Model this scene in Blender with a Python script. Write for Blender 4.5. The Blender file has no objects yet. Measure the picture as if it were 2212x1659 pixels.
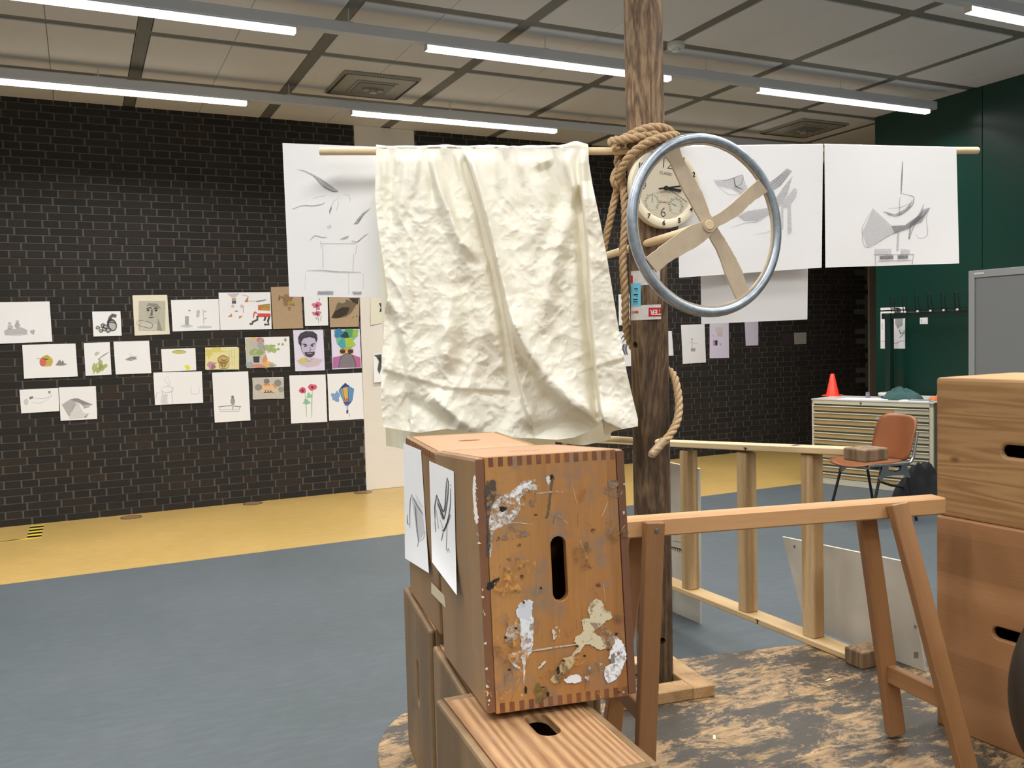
import bpy, bmesh, math, random
import numpy as np
from mathutils import Vector, Matrix, noise as mnoise

random.seed(7); np.random.seed(7)
scene = bpy.context.scene
COL = scene.collection

# ------------------------------------------------------------------ camera
W, H = 2212.0, 1659.0
F_PX = 1912.6
YAW, PITCH, ROLL = 0.452645, -0.0512056, -0.0262866
HC = 1.425
def cam_axes():
    f = np.array([math.sin(YAW)*math.cos(PITCH), math.cos(YAW)*math.cos(PITCH), math.sin(PITCH)])
    r = np.array([math.cos(YAW), -math.sin(YAW), 0.0])
    u = np.cross(r, f)
    return (math.cos(ROLL)*r+math.sin(ROLL)*u, -math.sin(ROLL)*r+math.cos(ROLL)*u, f)
RX, UX, FX = cam_axes()
CAM = np.array([0, 0, HC])
cd = bpy.data.cameras.new('camera'); cam = bpy.data.objects.new('camera', cd); COL.objects.link(cam)
cd.sensor_width = 36.0; cd.lens = 36.0*F_PX/W; cd.clip_start = 0.02; cd.clip_end = 100
m = Matrix.Identity(4)
for i in range(3):
    m[i][0], m[i][1], m[i][2] = RX[i], UX[i], -FX[i]
m[2][3] = HC
cam.matrix_world = m
scene.camera = cam

# ------------------------------------------------------------------ world, exposure
wd = bpy.data.worlds.new('world'); scene.world = wd; wd.use_nodes = True
wd.node_tree.nodes['Background'].inputs[0].default_value = (0.5, 0.52, 0.55, 1)
wd.node_tree.nodes['Background'].inputs[1].default_value = 0.2
vs = scene.view_settings
vs.view_transform = 'Standard'; vs.look = 'None'; vs.exposure = 0.0; vs.gamma = 1.0; vs.use_curve_mapping = False
LED_STRENGTH = 4.0      # visible glow of the diffusers
LED_WATT = 33.0         # light of one bar, thrown downwards by its lens
LED_SPREAD = 146.0

# ------------------------------------------------------------------ pixel -> ray helpers
def ray(x, y): return FX + RX*(x-W/2)/F_PX - UX*(y-H/2)/F_PX
def onz(x, y, z): d = ray(x, y); return CAM + d*((z-HC)/d[2])
def ony(x, y, Y): d = ray(x, y); return CAM + d*(Y/d[1])
def onx(x, y, X): d = ray(x, y); return CAM + d*(X/d[0])
def onplane(x, y, P0, N, off=0.0):
    d = ray(x, y); t = (np.dot(np.array(P0)-CAM, N)+off)/np.dot(d, N); return CAM + d*t
def depth(P): return float(np.dot(np.array(P)-CAM, FX))

# ------------------------------------------------------------------ room constants
YW = 8.25          # face of the brick wall
ZC = 3.475         # ceiling
ZS = 0.22          # top of the model stage
YB = 6.21          # edge of the yellow lino
XG = 7.03          # green partition face

# ================================================================== materials
def lin(c): 
    c = c/255.0
    return c/12.92 if c <= 0.04045 else ((c+0.055)/1.055)**2.4
def S(r, g, b, a=1.0): return (lin(r), lin(g), lin(b), a)
MATS = {}
def newmat(name):
    mt = bpy.data.materials.new(name); mt.use_nodes = True; MATS[name] = mt
    nt = mt.node_tree; b = nt.nodes['Principled BSDF']
    return mt, nt, b
def plain(name, col, rough=0.6, metal=0.0, spec=0.5, bump=0.0, bscale=200, var=0.0, vscale=8):
    mt, nt, b = newmat(name)
    b.inputs['Base Color'].default_value = col; b.inputs['Roughness'].default_value = rough
    b.inputs['Metallic'].default_value = metal; b.inputs['Specular IOR Level'].default_value = spec
    tc = nt.nodes.new('ShaderNodeTexCoord')
    if var > 0:
        n = nt.nodes.new('ShaderNodeTexNoise'); n.inputs['Scale'].default_value = vscale; n.inputs['Detail'].default_value = 6
        nt.links.new(tc.outputs['Object'], n.inputs['Vector'])
        r = nt.nodes.new('ShaderNodeValToRGB'); r.color_ramp.elements[0].position = 0.3; r.color_ramp.elements[1].position = 0.7
        r.color_ramp.elements[0].color = tuple(c*(1-var) for c in col[:3])+(1,)
        r.color_ramp.elements[1].color = tuple(min(1, c*(1+var)) for c in col[:3])+(1,)
        nt.links.new(n.outputs['Fac'], r.inputs['Fac']); nt.links.new(r.outputs['Color'], b.inputs['Base Color'])
    if bump > 0:
        n2 = nt.nodes.new('ShaderNodeTexNoise'); n2.inputs['Scale'].default_value = bscale; n2.inputs['Detail'].default_value = 4
        nt.links.new(tc.outputs['Object'], n2.inputs['Vector'])
        bp = nt.nodes.new('ShaderNodeBump'); bp.inputs['Strength'].default_value = bump; bp.inputs['Distance'].default_value = 0.002
        nt.links.new(n2.outputs['Fac'], bp.inputs['Height']); nt.links.new(bp.outputs['Normal'], b.inputs['Normal'])
    return mt
def ramp(nt, stops):
    r = nt.nodes.new('ShaderNodeValToRGB'); e = r.color_ramp.elements
    while len(e) < len(stops): e.new(0.5)
    for i, (p, c) in enumerate(stops): e[i].position = p; e[i].color = c
    return r
def mixcol(nt, a, b, fac, mode='MIX'):
    mx = nt.nodes.new('ShaderNodeMix'); mx.data_type = 'RGBA'; mx.blend_type = mode
    for s, v in ((mx.inputs[6], a), (mx.inputs[7], b), (mx.inputs[0], fac)):
        if hasattr(v, 'is_output'): nt.links.new(v, s)
        else: s.default_value = v
    return mx.outputs[2]
def wood(name, light, dark, axis='X', ring=22.0, stretch=0.06, rough=0.55, dist=2.5, knots=None, grime=None, grime_amt=0.0, gscale=6.0, planks=None, fine=0.25, bands=None):
    """grain runs along the given object axis"""
    mt, nt, b = newmat(name)
    tc = nt.nodes.new('ShaderNodeTexCoord'); mp = nt.nodes.new('ShaderNodeMapping')
    sc = [1, 1, 1]; sc['XYZ'.index(axis)] = stretch; mp.inputs['Scale'].default_value = sc
    oi = nt.nodes.new('ShaderNodeObjectInfo')
    mul = nt.nodes.new('ShaderNodeMath'); mul.operation = 'MULTIPLY'; mul.inputs[1].default_value = 13.7
    nt.links.new(oi.outputs['Random'], mul.inputs[0])
    add = nt.nodes.new('ShaderNodeVectorMath'); add.operation = 'ADD'
    nt.links.new(tc.outputs['Object'], mp.inputs['Vector']); nt.links.new(mp.outputs['Vector'], add.inputs[0]); nt.links.new(mul.outputs[0], add.inputs[1])
    n1 = nt.nodes.new('ShaderNodeTexNoise'); n1.inputs['Scale'].default_value = ring*0.18; n1.inputs['Detail'].default_value = 2
    nt.links.new(add.outputs[0], n1.inputs['Vector'])
    m1 = nt.nodes.new('ShaderNodeMath'); m1.operation = 'MULTIPLY'; m1.inputs[1].default_value = ring*dist*0.35
    nt.links.new(n1.outputs['Fac'], m1.inputs[0])
    phase = m1.outputs[0]
    if bands:
        sb_ = nt.nodes.new('ShaderNodeSeparateXYZ'); nt.links.new(tc.outputs['Object'], sb_.inputs[0])
        mb_ = nt.nodes.new('ShaderNodeMath'); mb_.operation = 'MULTIPLY_ADD'; mb_.inputs[1].default_value = bands[1]; nt.links.new(sb_.outputs['XYZ'.index(bands[0])], mb_.inputs[0]); nt.links.new(m1.outputs[0], mb_.inputs[2]); phase = mb_.outputs[0]
    sn = nt.nodes.new('ShaderNodeMath'); sn.operation = 'SINE'; nt.links.new(phase, sn.inputs[0])
    n2 = nt.nodes.new('ShaderNodeTexNoise'); n2.inputs['Scale'].default_value = ring*9; n2.inputs['Detail'].default_value = 3
    nt.links.new(add.outputs[0], n2.inputs['Vector'])
    m2 = nt.nodes.new('ShaderNodeMath'); m2.operation = 'MULTIPLY_ADD'; m2.inputs[1].default_value = 0.28; m2.inputs[2].default_value = 0.36
    nt.links.new(sn.outputs[0], m2.inputs[0])
    m3 = nt.nodes.new('ShaderNodeMath'); m3.operation = 'MULTIPLY_ADD'; m3.inputs[1].default_value = fine*2
    nt.links.new(n2.outputs['Fac'], m3.inputs[0]); nt.links.new(m2.outputs[0], m3.inputs[2])
    rp = ramp(nt, [(0.2, light), (0.95, dark)]); nt.links.new(m3.outputs[0], rp.inputs['Fac'])
    col = rp.outputs['Color']
    if planks:
        ax, wdt, amt = planks
        sp = nt.nodes.new('ShaderNodeSeparateXYZ'); nt.links.new(tc.outputs['Object'], sp.inputs[0])
        dv = nt.nodes.new('ShaderNodeMath'); dv.operation = 'DIVIDE'; dv.inputs[1].default_value = wdt; nt.links.new(sp.outputs['XYZ'.index(ax)], dv.inputs[0])
        fl = nt.nodes.new('ShaderNodeMath'); fl.operation = 'FLOOR'; nt.links.new(dv.outputs[0], fl.inputs[0])
        wn = nt.nodes.new('ShaderNodeTexWhiteNoise'); wn.noise_dimensions = '1D'; nt.links.new(fl.outputs[0], wn.inputs['W'])
        r2 = ramp(nt, [(0.0, (1-amt,)*3+(1,)), (1.0, (1+amt*0.3,)*3+(1,))]); nt.links.new(wn.outputs['Value'], r2.inputs['Fac'])
        col = mixcol(nt, col, r2.outputs['Color'], 1.0, 'MULTIPLY')
    if knots:
        v = nt.nodes.new('ShaderNodeTexVoronoi'); v.inputs['Scale'].default_value = knots[0]
        mpk = nt.nodes.new('ShaderNodeMapping'); s2 = [1, 1, 1]; s2['XYZ'.index(axis)] = 0.55; mpk.inputs['Scale'].default_value = s2
        nt.links.new(tc.outputs['Object'], mpk.inputs['Vector']); nt.links.new(mpk.outputs['Vector'], v.inputs['Vector'])
        rk = ramp(nt, [(0.0, (1, 1, 1, 1)), (knots[1], (0, 0, 0, 1))]); nt.links.new(v.outputs['Distance'], rk.inputs['Fac'])
        col = mixcol(nt, col, tuple(c*0.3 for c in dark[:3])+(1,), rk.outputs['Color'])
    if grime:
        n3 = nt.nodes.new('ShaderNodeTexNoise'); n3.inputs['Scale'].default_value = gscale; n3.inputs['Detail'].default_value = 8; n3.inputs['Roughness'].default_value = 0.65
        nt.links.new(tc.outputs['Object'], n3.inputs['Vector'])
        rg = ramp(nt, [(0.5, (0, 0, 0, 1)), (0.68, (grime_amt,)*3+(1,))]); nt.links.new(n3.outputs['Fac'], rg.inputs['Fac'])
        col = mixcol(nt, col, grime, rg.outputs['Color'])
    nt.links.new(col, b.inputs['Base Color'])
    b.inputs['Roughness'].default_value = rough
    bp = nt.nodes.new('ShaderNodeBump'); bp.inputs['Strength'].default_value = 0.15; bp.inputs['Distance'].default_value = 0.001
    nt.links.new(m3.outputs[0], bp.inputs['Height']); nt.links.new(bp.outputs['Normal'], b.inputs['Normal'])
    return mt

plain('plaster', S(226, 220, 210), 0.8, bump=0.3, bscale=60, var=0.03, vscale=3)
plain('mortar', S(90, 87, 84), 0.9, bump=0.5)
plain('ceiling_panel', S(212, 212, 213), 0.85, bump=0.2, bscale=120, var=0.03, vscale=2)
plain('ceiling_strip', S(112, 112, 106), 0.6, var=0.05, vscale=4)
plain('ceiling_void', S(30, 30, 28), 0.9)
plain('lamp_metal', S(204, 206, 210), 0.4, spec=0.4)
plain('vent_metal', S(150, 146, 134), 0.5)
plain('vent_dark', S(60, 58, 52), 0.7)
plain('white_plastic', S(205, 205, 200), 0.4)
plain('grey_metal', S(146, 148, 148), 0.45)
plain('grey_metal_dark', S(120, 122, 123), 0.45)
plain('grey_pillar', S(140, 134, 122), 0.8)
plain('green_laminate', S(14, 54, 45), 0.28, spec=0.5, var=0.03, vscale=2)
plain('green_metal', S(16, 44, 37), 0.35)
plain('beige_metal', S(206, 200, 178), 0.42)
plain('beige_top', S(190, 188, 182), 0.4)
plain('beige_dark', S(150, 144, 122), 0.5)
plain('tan_strip', S(196, 164, 112), 0.55, var=0.06, vscale=12)
plain('cone_red', S(255, 62, 38), 0.45)
plain('chrome', S(190, 190, 192), 0.22, metal=1.0)
plain('galvanised', S(158, 168, 178), 0.38, metal=0.85, var=0.18, vscale=60)
plain('black_plastic', S(22, 22, 22), 0.4)
plain('black_cloth', S(20, 21, 24), 0.85, bump=0.5, bscale=400)
plain('paper', S(236, 236, 238), 0.8, var=0.012, vscale=5)
plain('paper_cream', S(226, 220, 200), 0.8, var=0.015, vscale=6)
plain('paper_tan', S(176, 150, 118), 0.8, var=0.03, vscale=20)
plain('paper_lilac', S(222, 216, 236), 0.8)
plain('paper_grey', S(160, 160, 156), 0.7)
plain('paper_dark', S(58, 48, 52), 0.6, var=0.5, vscale=60)
plain('clock_cream', S(222, 212, 186), 0.45)
plain('clock_face', S(206, 196, 174), 0.35)
plain('clock_ink', S(36, 34, 30), 0.5)
plain('card_board', S(188, 170, 146), 0.75, var=0.08, vscale=30, bump=0.2)
plain('tape_clear', S(206, 204, 202), 0.3, var=0.1, vscale=60)
plain('tape_masking', S(206, 190, 160), 0.6)
plain('tape_red', S(190, 22, 36), 0.45)
plain('tape_yellow', S(222, 196, 60), 0.5)
plain('label_blue', S(104, 190, 222), 0.5)
plain('lettering_white', S(224, 214, 204), 0.5)
plain('chair_ply', S(136, 82, 50), 0.35, var=0.10, vscale=7)
plain('green_cloth', S(56, 88, 86), 0.9, bump=0.5, bscale=300, var=0.1, vscale=10)
plain('orange_cloth', S(214, 116, 62), 0.8)
plain('grey_bottle', S(128, 128, 142), 0.3)
plain('board_white', S(196, 190, 178), 0.6, var=0.05, vscale=8)
plain('board_grey', S(184, 178, 166), 0.7, var=0.12, vscale=5)
plain('board_edge', S(236, 226, 204), 0.6)
plain('socket_brown', S(140, 104, 66), 0.5, var=0.15, vscale=30)
plain('screw_metal', S(120, 118, 112), 0.4, metal=0.7)
plain('slot_dark', S(24, 18, 14), 0.9)
plain('leather_dark', S(46, 36, 26), 0.5, var=0.1)
plain('straw', S(214, 206, 182), 0.7)

# LED
mt, nt, b = newmat('led'); b.inputs['Base Color'].default_value = (1, 1, 1, 1)
b.inputs['Emission Color'].default_value = (1.0, 0.985, 0.955, 1); b.inputs['Emission Strength'].default_value = LED_STRENGTH

mt, nt, b = newmat('led_side'); b.inputs['Base Color'].default_value = (1, 1, 1, 1)
b.inputs['Emission Color'].default_value = (1.0, 0.975, 0.93, 1); b.inputs['Emission Strength'].default_value = 2.2
# bricks: slight change of tone from brick to brick
mt, nt, b = newmat('brick')
gi = nt.nodes.new('ShaderNodeNewGeometry'); oi = nt.nodes.new('ShaderNodeObjectInfo')
ad = nt.nodes.new('ShaderNodeMath'); ad.operation = 'ADD'; nt.links.new(gi.outputs['Random Per Island'], ad.inputs[0]); nt.links.new(oi.outputs['Random'], ad.inputs[1])
fr = nt.nodes.new('ShaderNodeMath'); fr.operation = 'FRACT'; nt.links.new(ad.outputs[0], fr.inputs[0])
rp = ramp(nt, [(0.0, S(42, 40, 39)), (0.6, S(47, 44, 41)), (0.9, S(51, 46, 42)), (1.0, S(56, 48, 42))]); nt.links.new(fr.outputs[0], rp.inputs['Fac'])
n = nt.nodes.new('ShaderNodeTexNoise'); n.inputs['Scale'].default_value = 60; n.inputs['Detail'].default_value = 5
nt.links.new(gi.outputs['Position'], n.inputs['Vector'])
r2 = ramp(nt, [(0.3, (0.85, 0.85, 0.85, 1)), (0.75, (1.12, 1.12, 1.12, 1))]); nt.links.new(n.outputs['Fac'], r2.inputs['Fac'])
nt.links.new(mixcol(nt, rp.outputs['Color'], r2.outputs['Color'], 1.0, 'MULTIPLY'), b.inputs['Base Color'])
b.inputs['Roughness'].default_value = 0.75; b.inputs['Specular IOR Level'].default_value = 0.2
bp = nt.nodes.new('ShaderNodeBump'); bp.inputs['Strength'].default_value = 0.4; bp.inputs['Distance'].default_value = 0.002
nt.links.new(n.outputs['Fac'], bp.inputs['Height']); nt.links.new(bp.outputs['Normal'], b.inputs['Normal'])

# linoleum
def lino(name, c0, c1, c2, rough, stretch):
    mt, nt, b = newmat(name)
    tc = nt.nodes.new('ShaderNodeTexCoord'); mp = nt.nodes.new('ShaderNodeMapping'); mp.inputs['Scale'].default_value = stretch
    nt.links.new(tc.outputs['Object'], mp.inputs['Vector'])
    n = nt.nodes.new('ShaderNodeTexNoise'); n.inputs['Scale'].default_value = 9; n.inputs['Detail'].default_value = 9; n.inputs['Roughness'].default_value = 0.72
    nt.links.new(mp.outputs['Vector'], n.inputs['Vector'])
    rp = ramp(nt, [(0.30, c0), (0.5, c1), (0.78, c2)]); nt.links.new(n.outputs['Fac'], rp.inputs['Fac'])
    n3 = nt.nodes.new('ShaderNodeTexNoise'); n3.inputs['Scale'].default_value = 1.1; n3.inputs['Detail'].default_value = 3
    nt.links.new(tc.outputs['Object'], n3.inputs['Vector'])
    r3 = ramp(nt, [(0.35, (0.93, 0.95, 0.93, 1)), (0.65, (1.05, 1.05, 1.06, 1))]); nt.links.new(n3.outputs['Fac'], r3.inputs['Fac'])
    nt.links.new(mixcol(nt, rp.outputs['Color'], r3.outputs['Color'], 1.0, 'MULTIPLY'), b.inputs['Base Color'])
    b.inputs['Roughness'].default_value = rough; b.inputs['Specular IOR Level'].default_value = 0.35
lino('lino_grey', S(77, 83, 87), S(80, 87, 91), S(91, 97, 101), 0.5, (1.0, 3.0, 1.0))
lino('lino_yellow', S(174, 142, 82), S(182, 150, 88), S(192, 162, 102), 0.34, (1.0, 2.0, 1.0))

# woods
wood('wood_pale', S(224, 200, 160), S(192, 160, 114), 'X', ring=26, rough=0.5)
wood('wood_dowel', S(230, 204, 164), S(206, 172, 128), 'X', ring=10, stretch=0.03, rough=0.45, fine=0.15)
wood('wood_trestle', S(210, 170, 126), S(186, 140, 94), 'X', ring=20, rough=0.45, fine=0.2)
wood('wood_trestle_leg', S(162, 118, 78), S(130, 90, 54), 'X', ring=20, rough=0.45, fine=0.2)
wood('wood_box_orange', S(180, 130, 74), S(150, 100, 52), 'Y', ring=16, stretch=0.08, rough=0.35, planks=('X', 0.062, 0.14), grime=S(126, 108, 92), grime_amt=0.95, gscale=15)
wood('wood_box_side', S(158, 124, 86), S(126, 96, 66), 'Y', ring=14, rough=0.5, grime=S(128, 112, 96), grime_amt=0.7, gscale=9)
wood('wood_box_edge', S(124, 82, 56), S(100, 64, 42), 'Z', ring=24, rough=0.45)
wood('wood_box_top', S(198, 156, 122), S(176, 132, 98), 'Y', ring=14, rough=0.42, grime=S(170, 140, 114), grime_amt=0.5, gscale=9)
wood('wood_finger', S(130, 78, 46), S(104, 60, 36), 'Y', ring=40, rough=0.5)
wood('wood_old_top', S(180, 142, 102), S(128, 90, 56), 'Y', ring=24, stretch=0.10, rough=0.6, dist=9.0, bands=('X', 300.0), knots=(5.0, 0.07), grime=S(150, 118, 92), grime_amt=0.5, gscale=7)
wood('wood_old_edge', S(140, 116, 88), S(96, 76, 52), 'Y', ring=30, rough=0.7, grime=S(120, 112, 98), grime_amt=0.7, gscale=20)
wood('wood_old_side', S(142, 114, 80), S(108, 84, 56), 'Y', ring=22, rough=0.55, grime=S(90, 78, 60), grime_amt=0.6, gscale=8)
wood('wood_right_upper', S(174, 136, 92), S(142, 104, 66), 'X', ring=70, rough=0.45, knots=(6.5, 0.085), planks=('Y', 0.19, 0.12))
wood('wood_right_lower', S(182, 136, 96), S(154, 110, 72), 'X', ring=20, rough=0.42, knots=(4.0, 0.04), planks=('Y', 0.118, 0.15), fine=0.22)
wood('wood_right_top', S(226, 186, 130), S(196, 150, 96), 'Y', ring=20, rough=0.45)
wood('wood_collar', S(208, 178, 134), S(172, 136, 92), 'X', ring=20, rough=0.6, knots=(11.0, 0.08), grime=S(120, 90, 56), grime_amt=0.6, gscale=14)
wood('wood_block', S(140, 114, 86), S(100, 78, 56), 'Z', ring=60, rough=0.7)

# post: weathered, figured
mt, nt, b = newmat('wood_post')
tc = nt.nodes.new('ShaderNodeTexCoord'); mp = nt.nodes.new('ShaderNodeMapping'); mp.inputs['Scale'].default_value = (1, 1, 0.16)
nt.links.new(tc.outputs['Object'], mp.inputs['Vector'])
n1 = nt.nodes.new('ShaderNodeTexNoise'); n1.inputs['Scale'].default_value = 11; n1.inputs['Detail'].default_value = 3; n1.inputs['Distortion'].default_value = 0.6
nt.links.new(mp.outputs['Vector'], n1.inputs['Vector'])
m1 = nt.nodes.new('ShaderNodeMath'); m1.operation = 'MULTIPLY'; m1.inputs[1].default_value = 46; nt.links.new(n1.outputs['Fac'], m1.inputs[0])
sn = nt.nodes.new('ShaderNodeMath'); sn.operation = 'SINE'; nt.links.new(m1.outputs[0], sn.inputs[0])
n2 = nt.nodes.new('ShaderNodeTexNoise'); n2.inputs['Scale'].default_value = 160; nt.links.new(mp.outputs['Vector'], n2.inputs['Vector'])
ma = nt.nodes.new('ShaderNodeMath'); ma.operation = 'MULTIPLY_ADD'; ma.inputs[1].default_value = 0.22; nt.links.new(sn.outputs[0], ma.inputs[0]); nt.links.new(n2.outputs['Fac'], ma.inputs[2])
rp = ramp(nt, [(0.2, S(156, 130, 100)), (0.5, S(124, 99, 73)), (0.85, S(84, 65, 46))]); nt.links.new(ma.outputs[0], rp.inputs['Fac'])
n4 = nt.nodes.new('ShaderNodeTexNoise'); n4.inputs['Scale'].default_value = 7; n4.inputs['Detail'].default_value = 5; nt.links.new(tc.outputs['Object'], n4.inputs['Vector'])
r4 = ramp(nt, [(0.4, (0.72, 0.70, 0.68, 1)), (0.62, (1.08, 1.08, 1.06, 1))]); nt.links.new(n4.outputs['Fac'], r4.inputs['Fac'])
cpost = mixcol(nt, rp.outputs['Color'], r4.outputs['Color'], 1.0, 'MULTIPLY')
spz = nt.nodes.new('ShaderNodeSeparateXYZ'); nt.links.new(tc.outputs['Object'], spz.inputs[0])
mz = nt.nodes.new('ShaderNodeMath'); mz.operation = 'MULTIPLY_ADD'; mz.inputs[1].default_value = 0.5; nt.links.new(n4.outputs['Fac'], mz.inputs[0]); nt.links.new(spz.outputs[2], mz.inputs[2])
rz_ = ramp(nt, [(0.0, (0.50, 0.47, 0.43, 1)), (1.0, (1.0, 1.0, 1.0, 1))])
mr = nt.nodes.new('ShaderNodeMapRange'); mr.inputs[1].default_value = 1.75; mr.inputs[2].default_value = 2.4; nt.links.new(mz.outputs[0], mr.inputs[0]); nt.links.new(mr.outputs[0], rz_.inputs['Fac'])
nt.links.new(mixcol(nt, cpost, rz_.outputs['Color'], 1.0, 'MULTIPLY'), b.inputs['Base Color'])   # post colour turns darker from about eye height down, ragged edge
b.inputs['Roughness'].default_value = 0.7
bp = nt.nodes.new('ShaderNodeBump'); bp.inputs['Strength'].default_value = 0.35; bp.inputs['Distance'].default_value = 0.002
nt.links.new(ma.outputs[0], bp.inputs['Height']); nt.links.new(bp.outputs['Normal'], b.inputs['Normal'])

# stage boards: worn dark paint over pale wood
mt, nt, b = newmat('stage_wood')
tc = nt.nodes.new('ShaderNodeTexCoord'); mp = nt.nodes.new('ShaderNodeMapping'); mp.inputs['Scale'].default_value = (1.0, 4.5, 1.0)
nt.links.new(tc.outputs['Object'], mp.inputs['Vector'])
n1 = nt.nodes.new('ShaderNodeTexNoise'); n1.inputs['Scale'].default_value = 14; n1.inputs['Detail'].default_value = 8; n1.inputs['Roughness'].default_value = 0.7
nt.links.new(mp.outputs['Vector'], n1.inputs['Vector'])
rp = ramp(nt, [(0.25, S(112, 90, 62)), (0.5, S(168, 138, 98)), (0.8, S(200, 170, 126))]); nt.links.new(n1.outputs['Fac'], rp.inputs['Fac'])
mp2 = nt.nodes.new('ShaderNodeMapping'); mp2.inputs['Scale'].default_value = (1.0, 1.7, 1.0); mp2.inputs['Location'].default_value = (0.35, 0.2, 0); nt.links.new(tc.outputs['Object'], mp2.inputs['Vector'])
n2 = nt.nodes.new('ShaderNodeTexNoise'); n2.inputs['Scale'].default_value = 3.4; n2.inputs['Detail'].default_value = 14; n2.inputs['Roughness'].default_value = 0.82; n2.inputs['Distortion'].default_value = 0.3
nt.links.new(mp2.outputs['Vector'], n2.inputs['Vector'])
r2 = ramp(nt, [(0.455, (0, 0, 0, 1)), (0.505, (0.95, 0.95, 0.95, 1))]); nt.links.new(n2.outputs['Fac'], r2.inputs['Fac'])
n3 = nt.nodes.new('ShaderNodeTexNoise'); n3.inputs['Scale'].default_value = 9; n3.inputs['Detail'].default_value = 12; n3.inputs['Roughness'].default_value = 0.8; nt.links.new(mp.outputs['Vector'], n3.inputs['Vector'])
r3 = ramp(nt, [(0.45, (0, 0, 0, 1)), (0.64, (0.8, 0.8, 0.8, 1))]); nt.links.new(n3.outputs['Fac'], r3.inputs['Fac'])
c1 = mixcol(nt, rp.outputs['Color'], S(92, 72, 50), r3.outputs['Color'])
c2 = mixcol(nt, c1, S(58, 56, 52), r2.outputs['Color'])
nt.links.new(c2, b.inputs['Base Color']); b.inputs['Roughness'].default_value = 0.5
bp = nt.nodes.new('ShaderNodeBump'); bp.inputs['Strength'].default_value = 0.25; bp.inputs['Distance'].default_value = 0.002
nt.links.new(n1.outputs['Fac'], bp.inputs['Height']); nt.links.new(bp.outputs['Normal'], b.inputs['Normal'])

# rope
mt, nt, b = newmat('rope')
tc = nt.nodes.new('ShaderNodeTexCoord'); n1 = nt.nodes.new('ShaderNodeTexNoise'); n1.inputs['Scale'].default_value = 240; n1.inputs['Detail'].default_value = 3
nt.links.new(tc.outputs['Object'], n1.inputs['Vector'])
rp = ramp(nt, [(0.3, S(164, 134, 98)), (0.7, S(204, 176, 138))]); nt.links.new(n1.outputs['Fac'], rp.inputs['Fac'])
nt.links.new(rp.outputs['Color'], b.inputs['Base Color']); b.inputs['Roughness'].default_value = 0.85
bp = nt.nodes.new('ShaderNodeBump'); bp.inputs['Strength'].default_value = 0.5; bp.inputs['Distance'].default_value = 0.001
nt.links.new(n1.outputs['Fac'], bp.inputs['Height']); nt.links.new(bp.outputs['Normal'], b.inputs['Normal'])

# cloth: cream cotton, a little light passes through
mt, nt, b = newmat('cloth')
b.inputs['Base Color'].default_value = S(247, 245, 233); b.inputs['Roughness'].default_value = 0.7
tc = nt.nodes.new('ShaderNodeTexCoord')
n1 = nt.nodes.new('ShaderNodeTexNoise'); n1.inputs['Scale'].default_value = 16; n1.inputs['Detail'].default_value = 5; n1.inputs['Distortion'].default_value = 1.0; nt.links.new(tc.outputs['Object'], n1.inputs['Vector'])
v1 = nt.nodes.new('ShaderNodeTexVoronoi'); v1.feature = 'DISTANCE_TO_EDGE'; v1.inputs['Scale'].default_value = 15
dm = nt.nodes.new('ShaderNodeVectorMath'); dm.operation = 'MULTIPLY_ADD'; dm.inputs[1].default_value = (0.10, 0.10, 0.10); nt.links.new(n1.outputs['Color'], dm.inputs[0]); nt.links.new(tc.outputs['Object'], dm.inputs[2])
nt.links.new(dm.outputs[0], v1.inputs['Vector'])
rv = ramp(nt, [(0.0, (0, 0, 0, 1)), (0.22, (1, 1, 1, 1))]); nt.links.new(v1.outputs['Distance'], rv.inputs['Fac'])
hh = nt.nodes.new('ShaderNodeMath'); hh.operation = 'MULTIPLY_ADD'; hh.inputs[1].default_value = 0.35; nt.links.new(rv.outputs['Color'], hh.inputs[0]); nt.links.new(n1.outputs['Fac'], hh.inputs[2])
bp = nt.nodes.new('ShaderNodeBump'); bp.inputs['Strength'].default_value = 0.30; bp.inputs['Distance'].default_value = 0.006
nt.links.new(hh.outputs[0], bp.inputs['Height']); nt.links.new(bp.outputs['Normal'], b.inputs['Normal'])
tr = nt.nodes.new('ShaderNodeBsdfTranslucent'); tr.inputs['Color'].default_value = S(250, 228, 168); nt.links.new(bp.outputs['Normal'], tr.inputs['Normal'])
ms = nt.nodes.new('ShaderNodeMixShader'); ms.inputs[0].default_value = 0.14
nt.links.new(b.outputs[0], ms.inputs[1]); nt.links.new(tr.outputs[0], ms.inputs[2]); nt.links.new(ms.outputs[0], nt.nodes['Material Output'].inputs['Surface'])

# ink / paint: colour and opacity from the mesh's colour attribute, broken up like pencil or brush
mt, nt, b = newmat('ink')
at = nt.nodes.new('ShaderNodeVertexColor'); at.layer_name = 'Col'
nt.links.new(at.outputs['Color'], b.inputs['Base Color']); b.inputs['Roughness'].default_value = 0.8
tc = nt.nodes.new('ShaderNodeTexCoord'); n1 = nt.nodes.new('ShaderNodeTexNoise'); n1.inputs['Scale'].default_value = 420; n1.inputs['Detail'].default_value = 3
nt.links.new(tc.outputs['Object'], n1.inputs['Vector'])
r1 = ramp(nt, [(0.3, (0.55, 0.55, 0.55, 1)), (0.65, (1, 1, 1, 1))]); nt.links.new(n1.outputs['Fac'], r1.inputs['Fac'])
mu = nt.nodes.new('ShaderNodeMath'); mu.operation = 'MULTIPLY'; nt.links.new(at.outputs['Alpha'], mu.inputs[0]); nt.links.new(r1.outputs['Color'], mu.inputs[1])
nt.links.new(mu.outputs[0], b.inputs['Alpha'])
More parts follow.
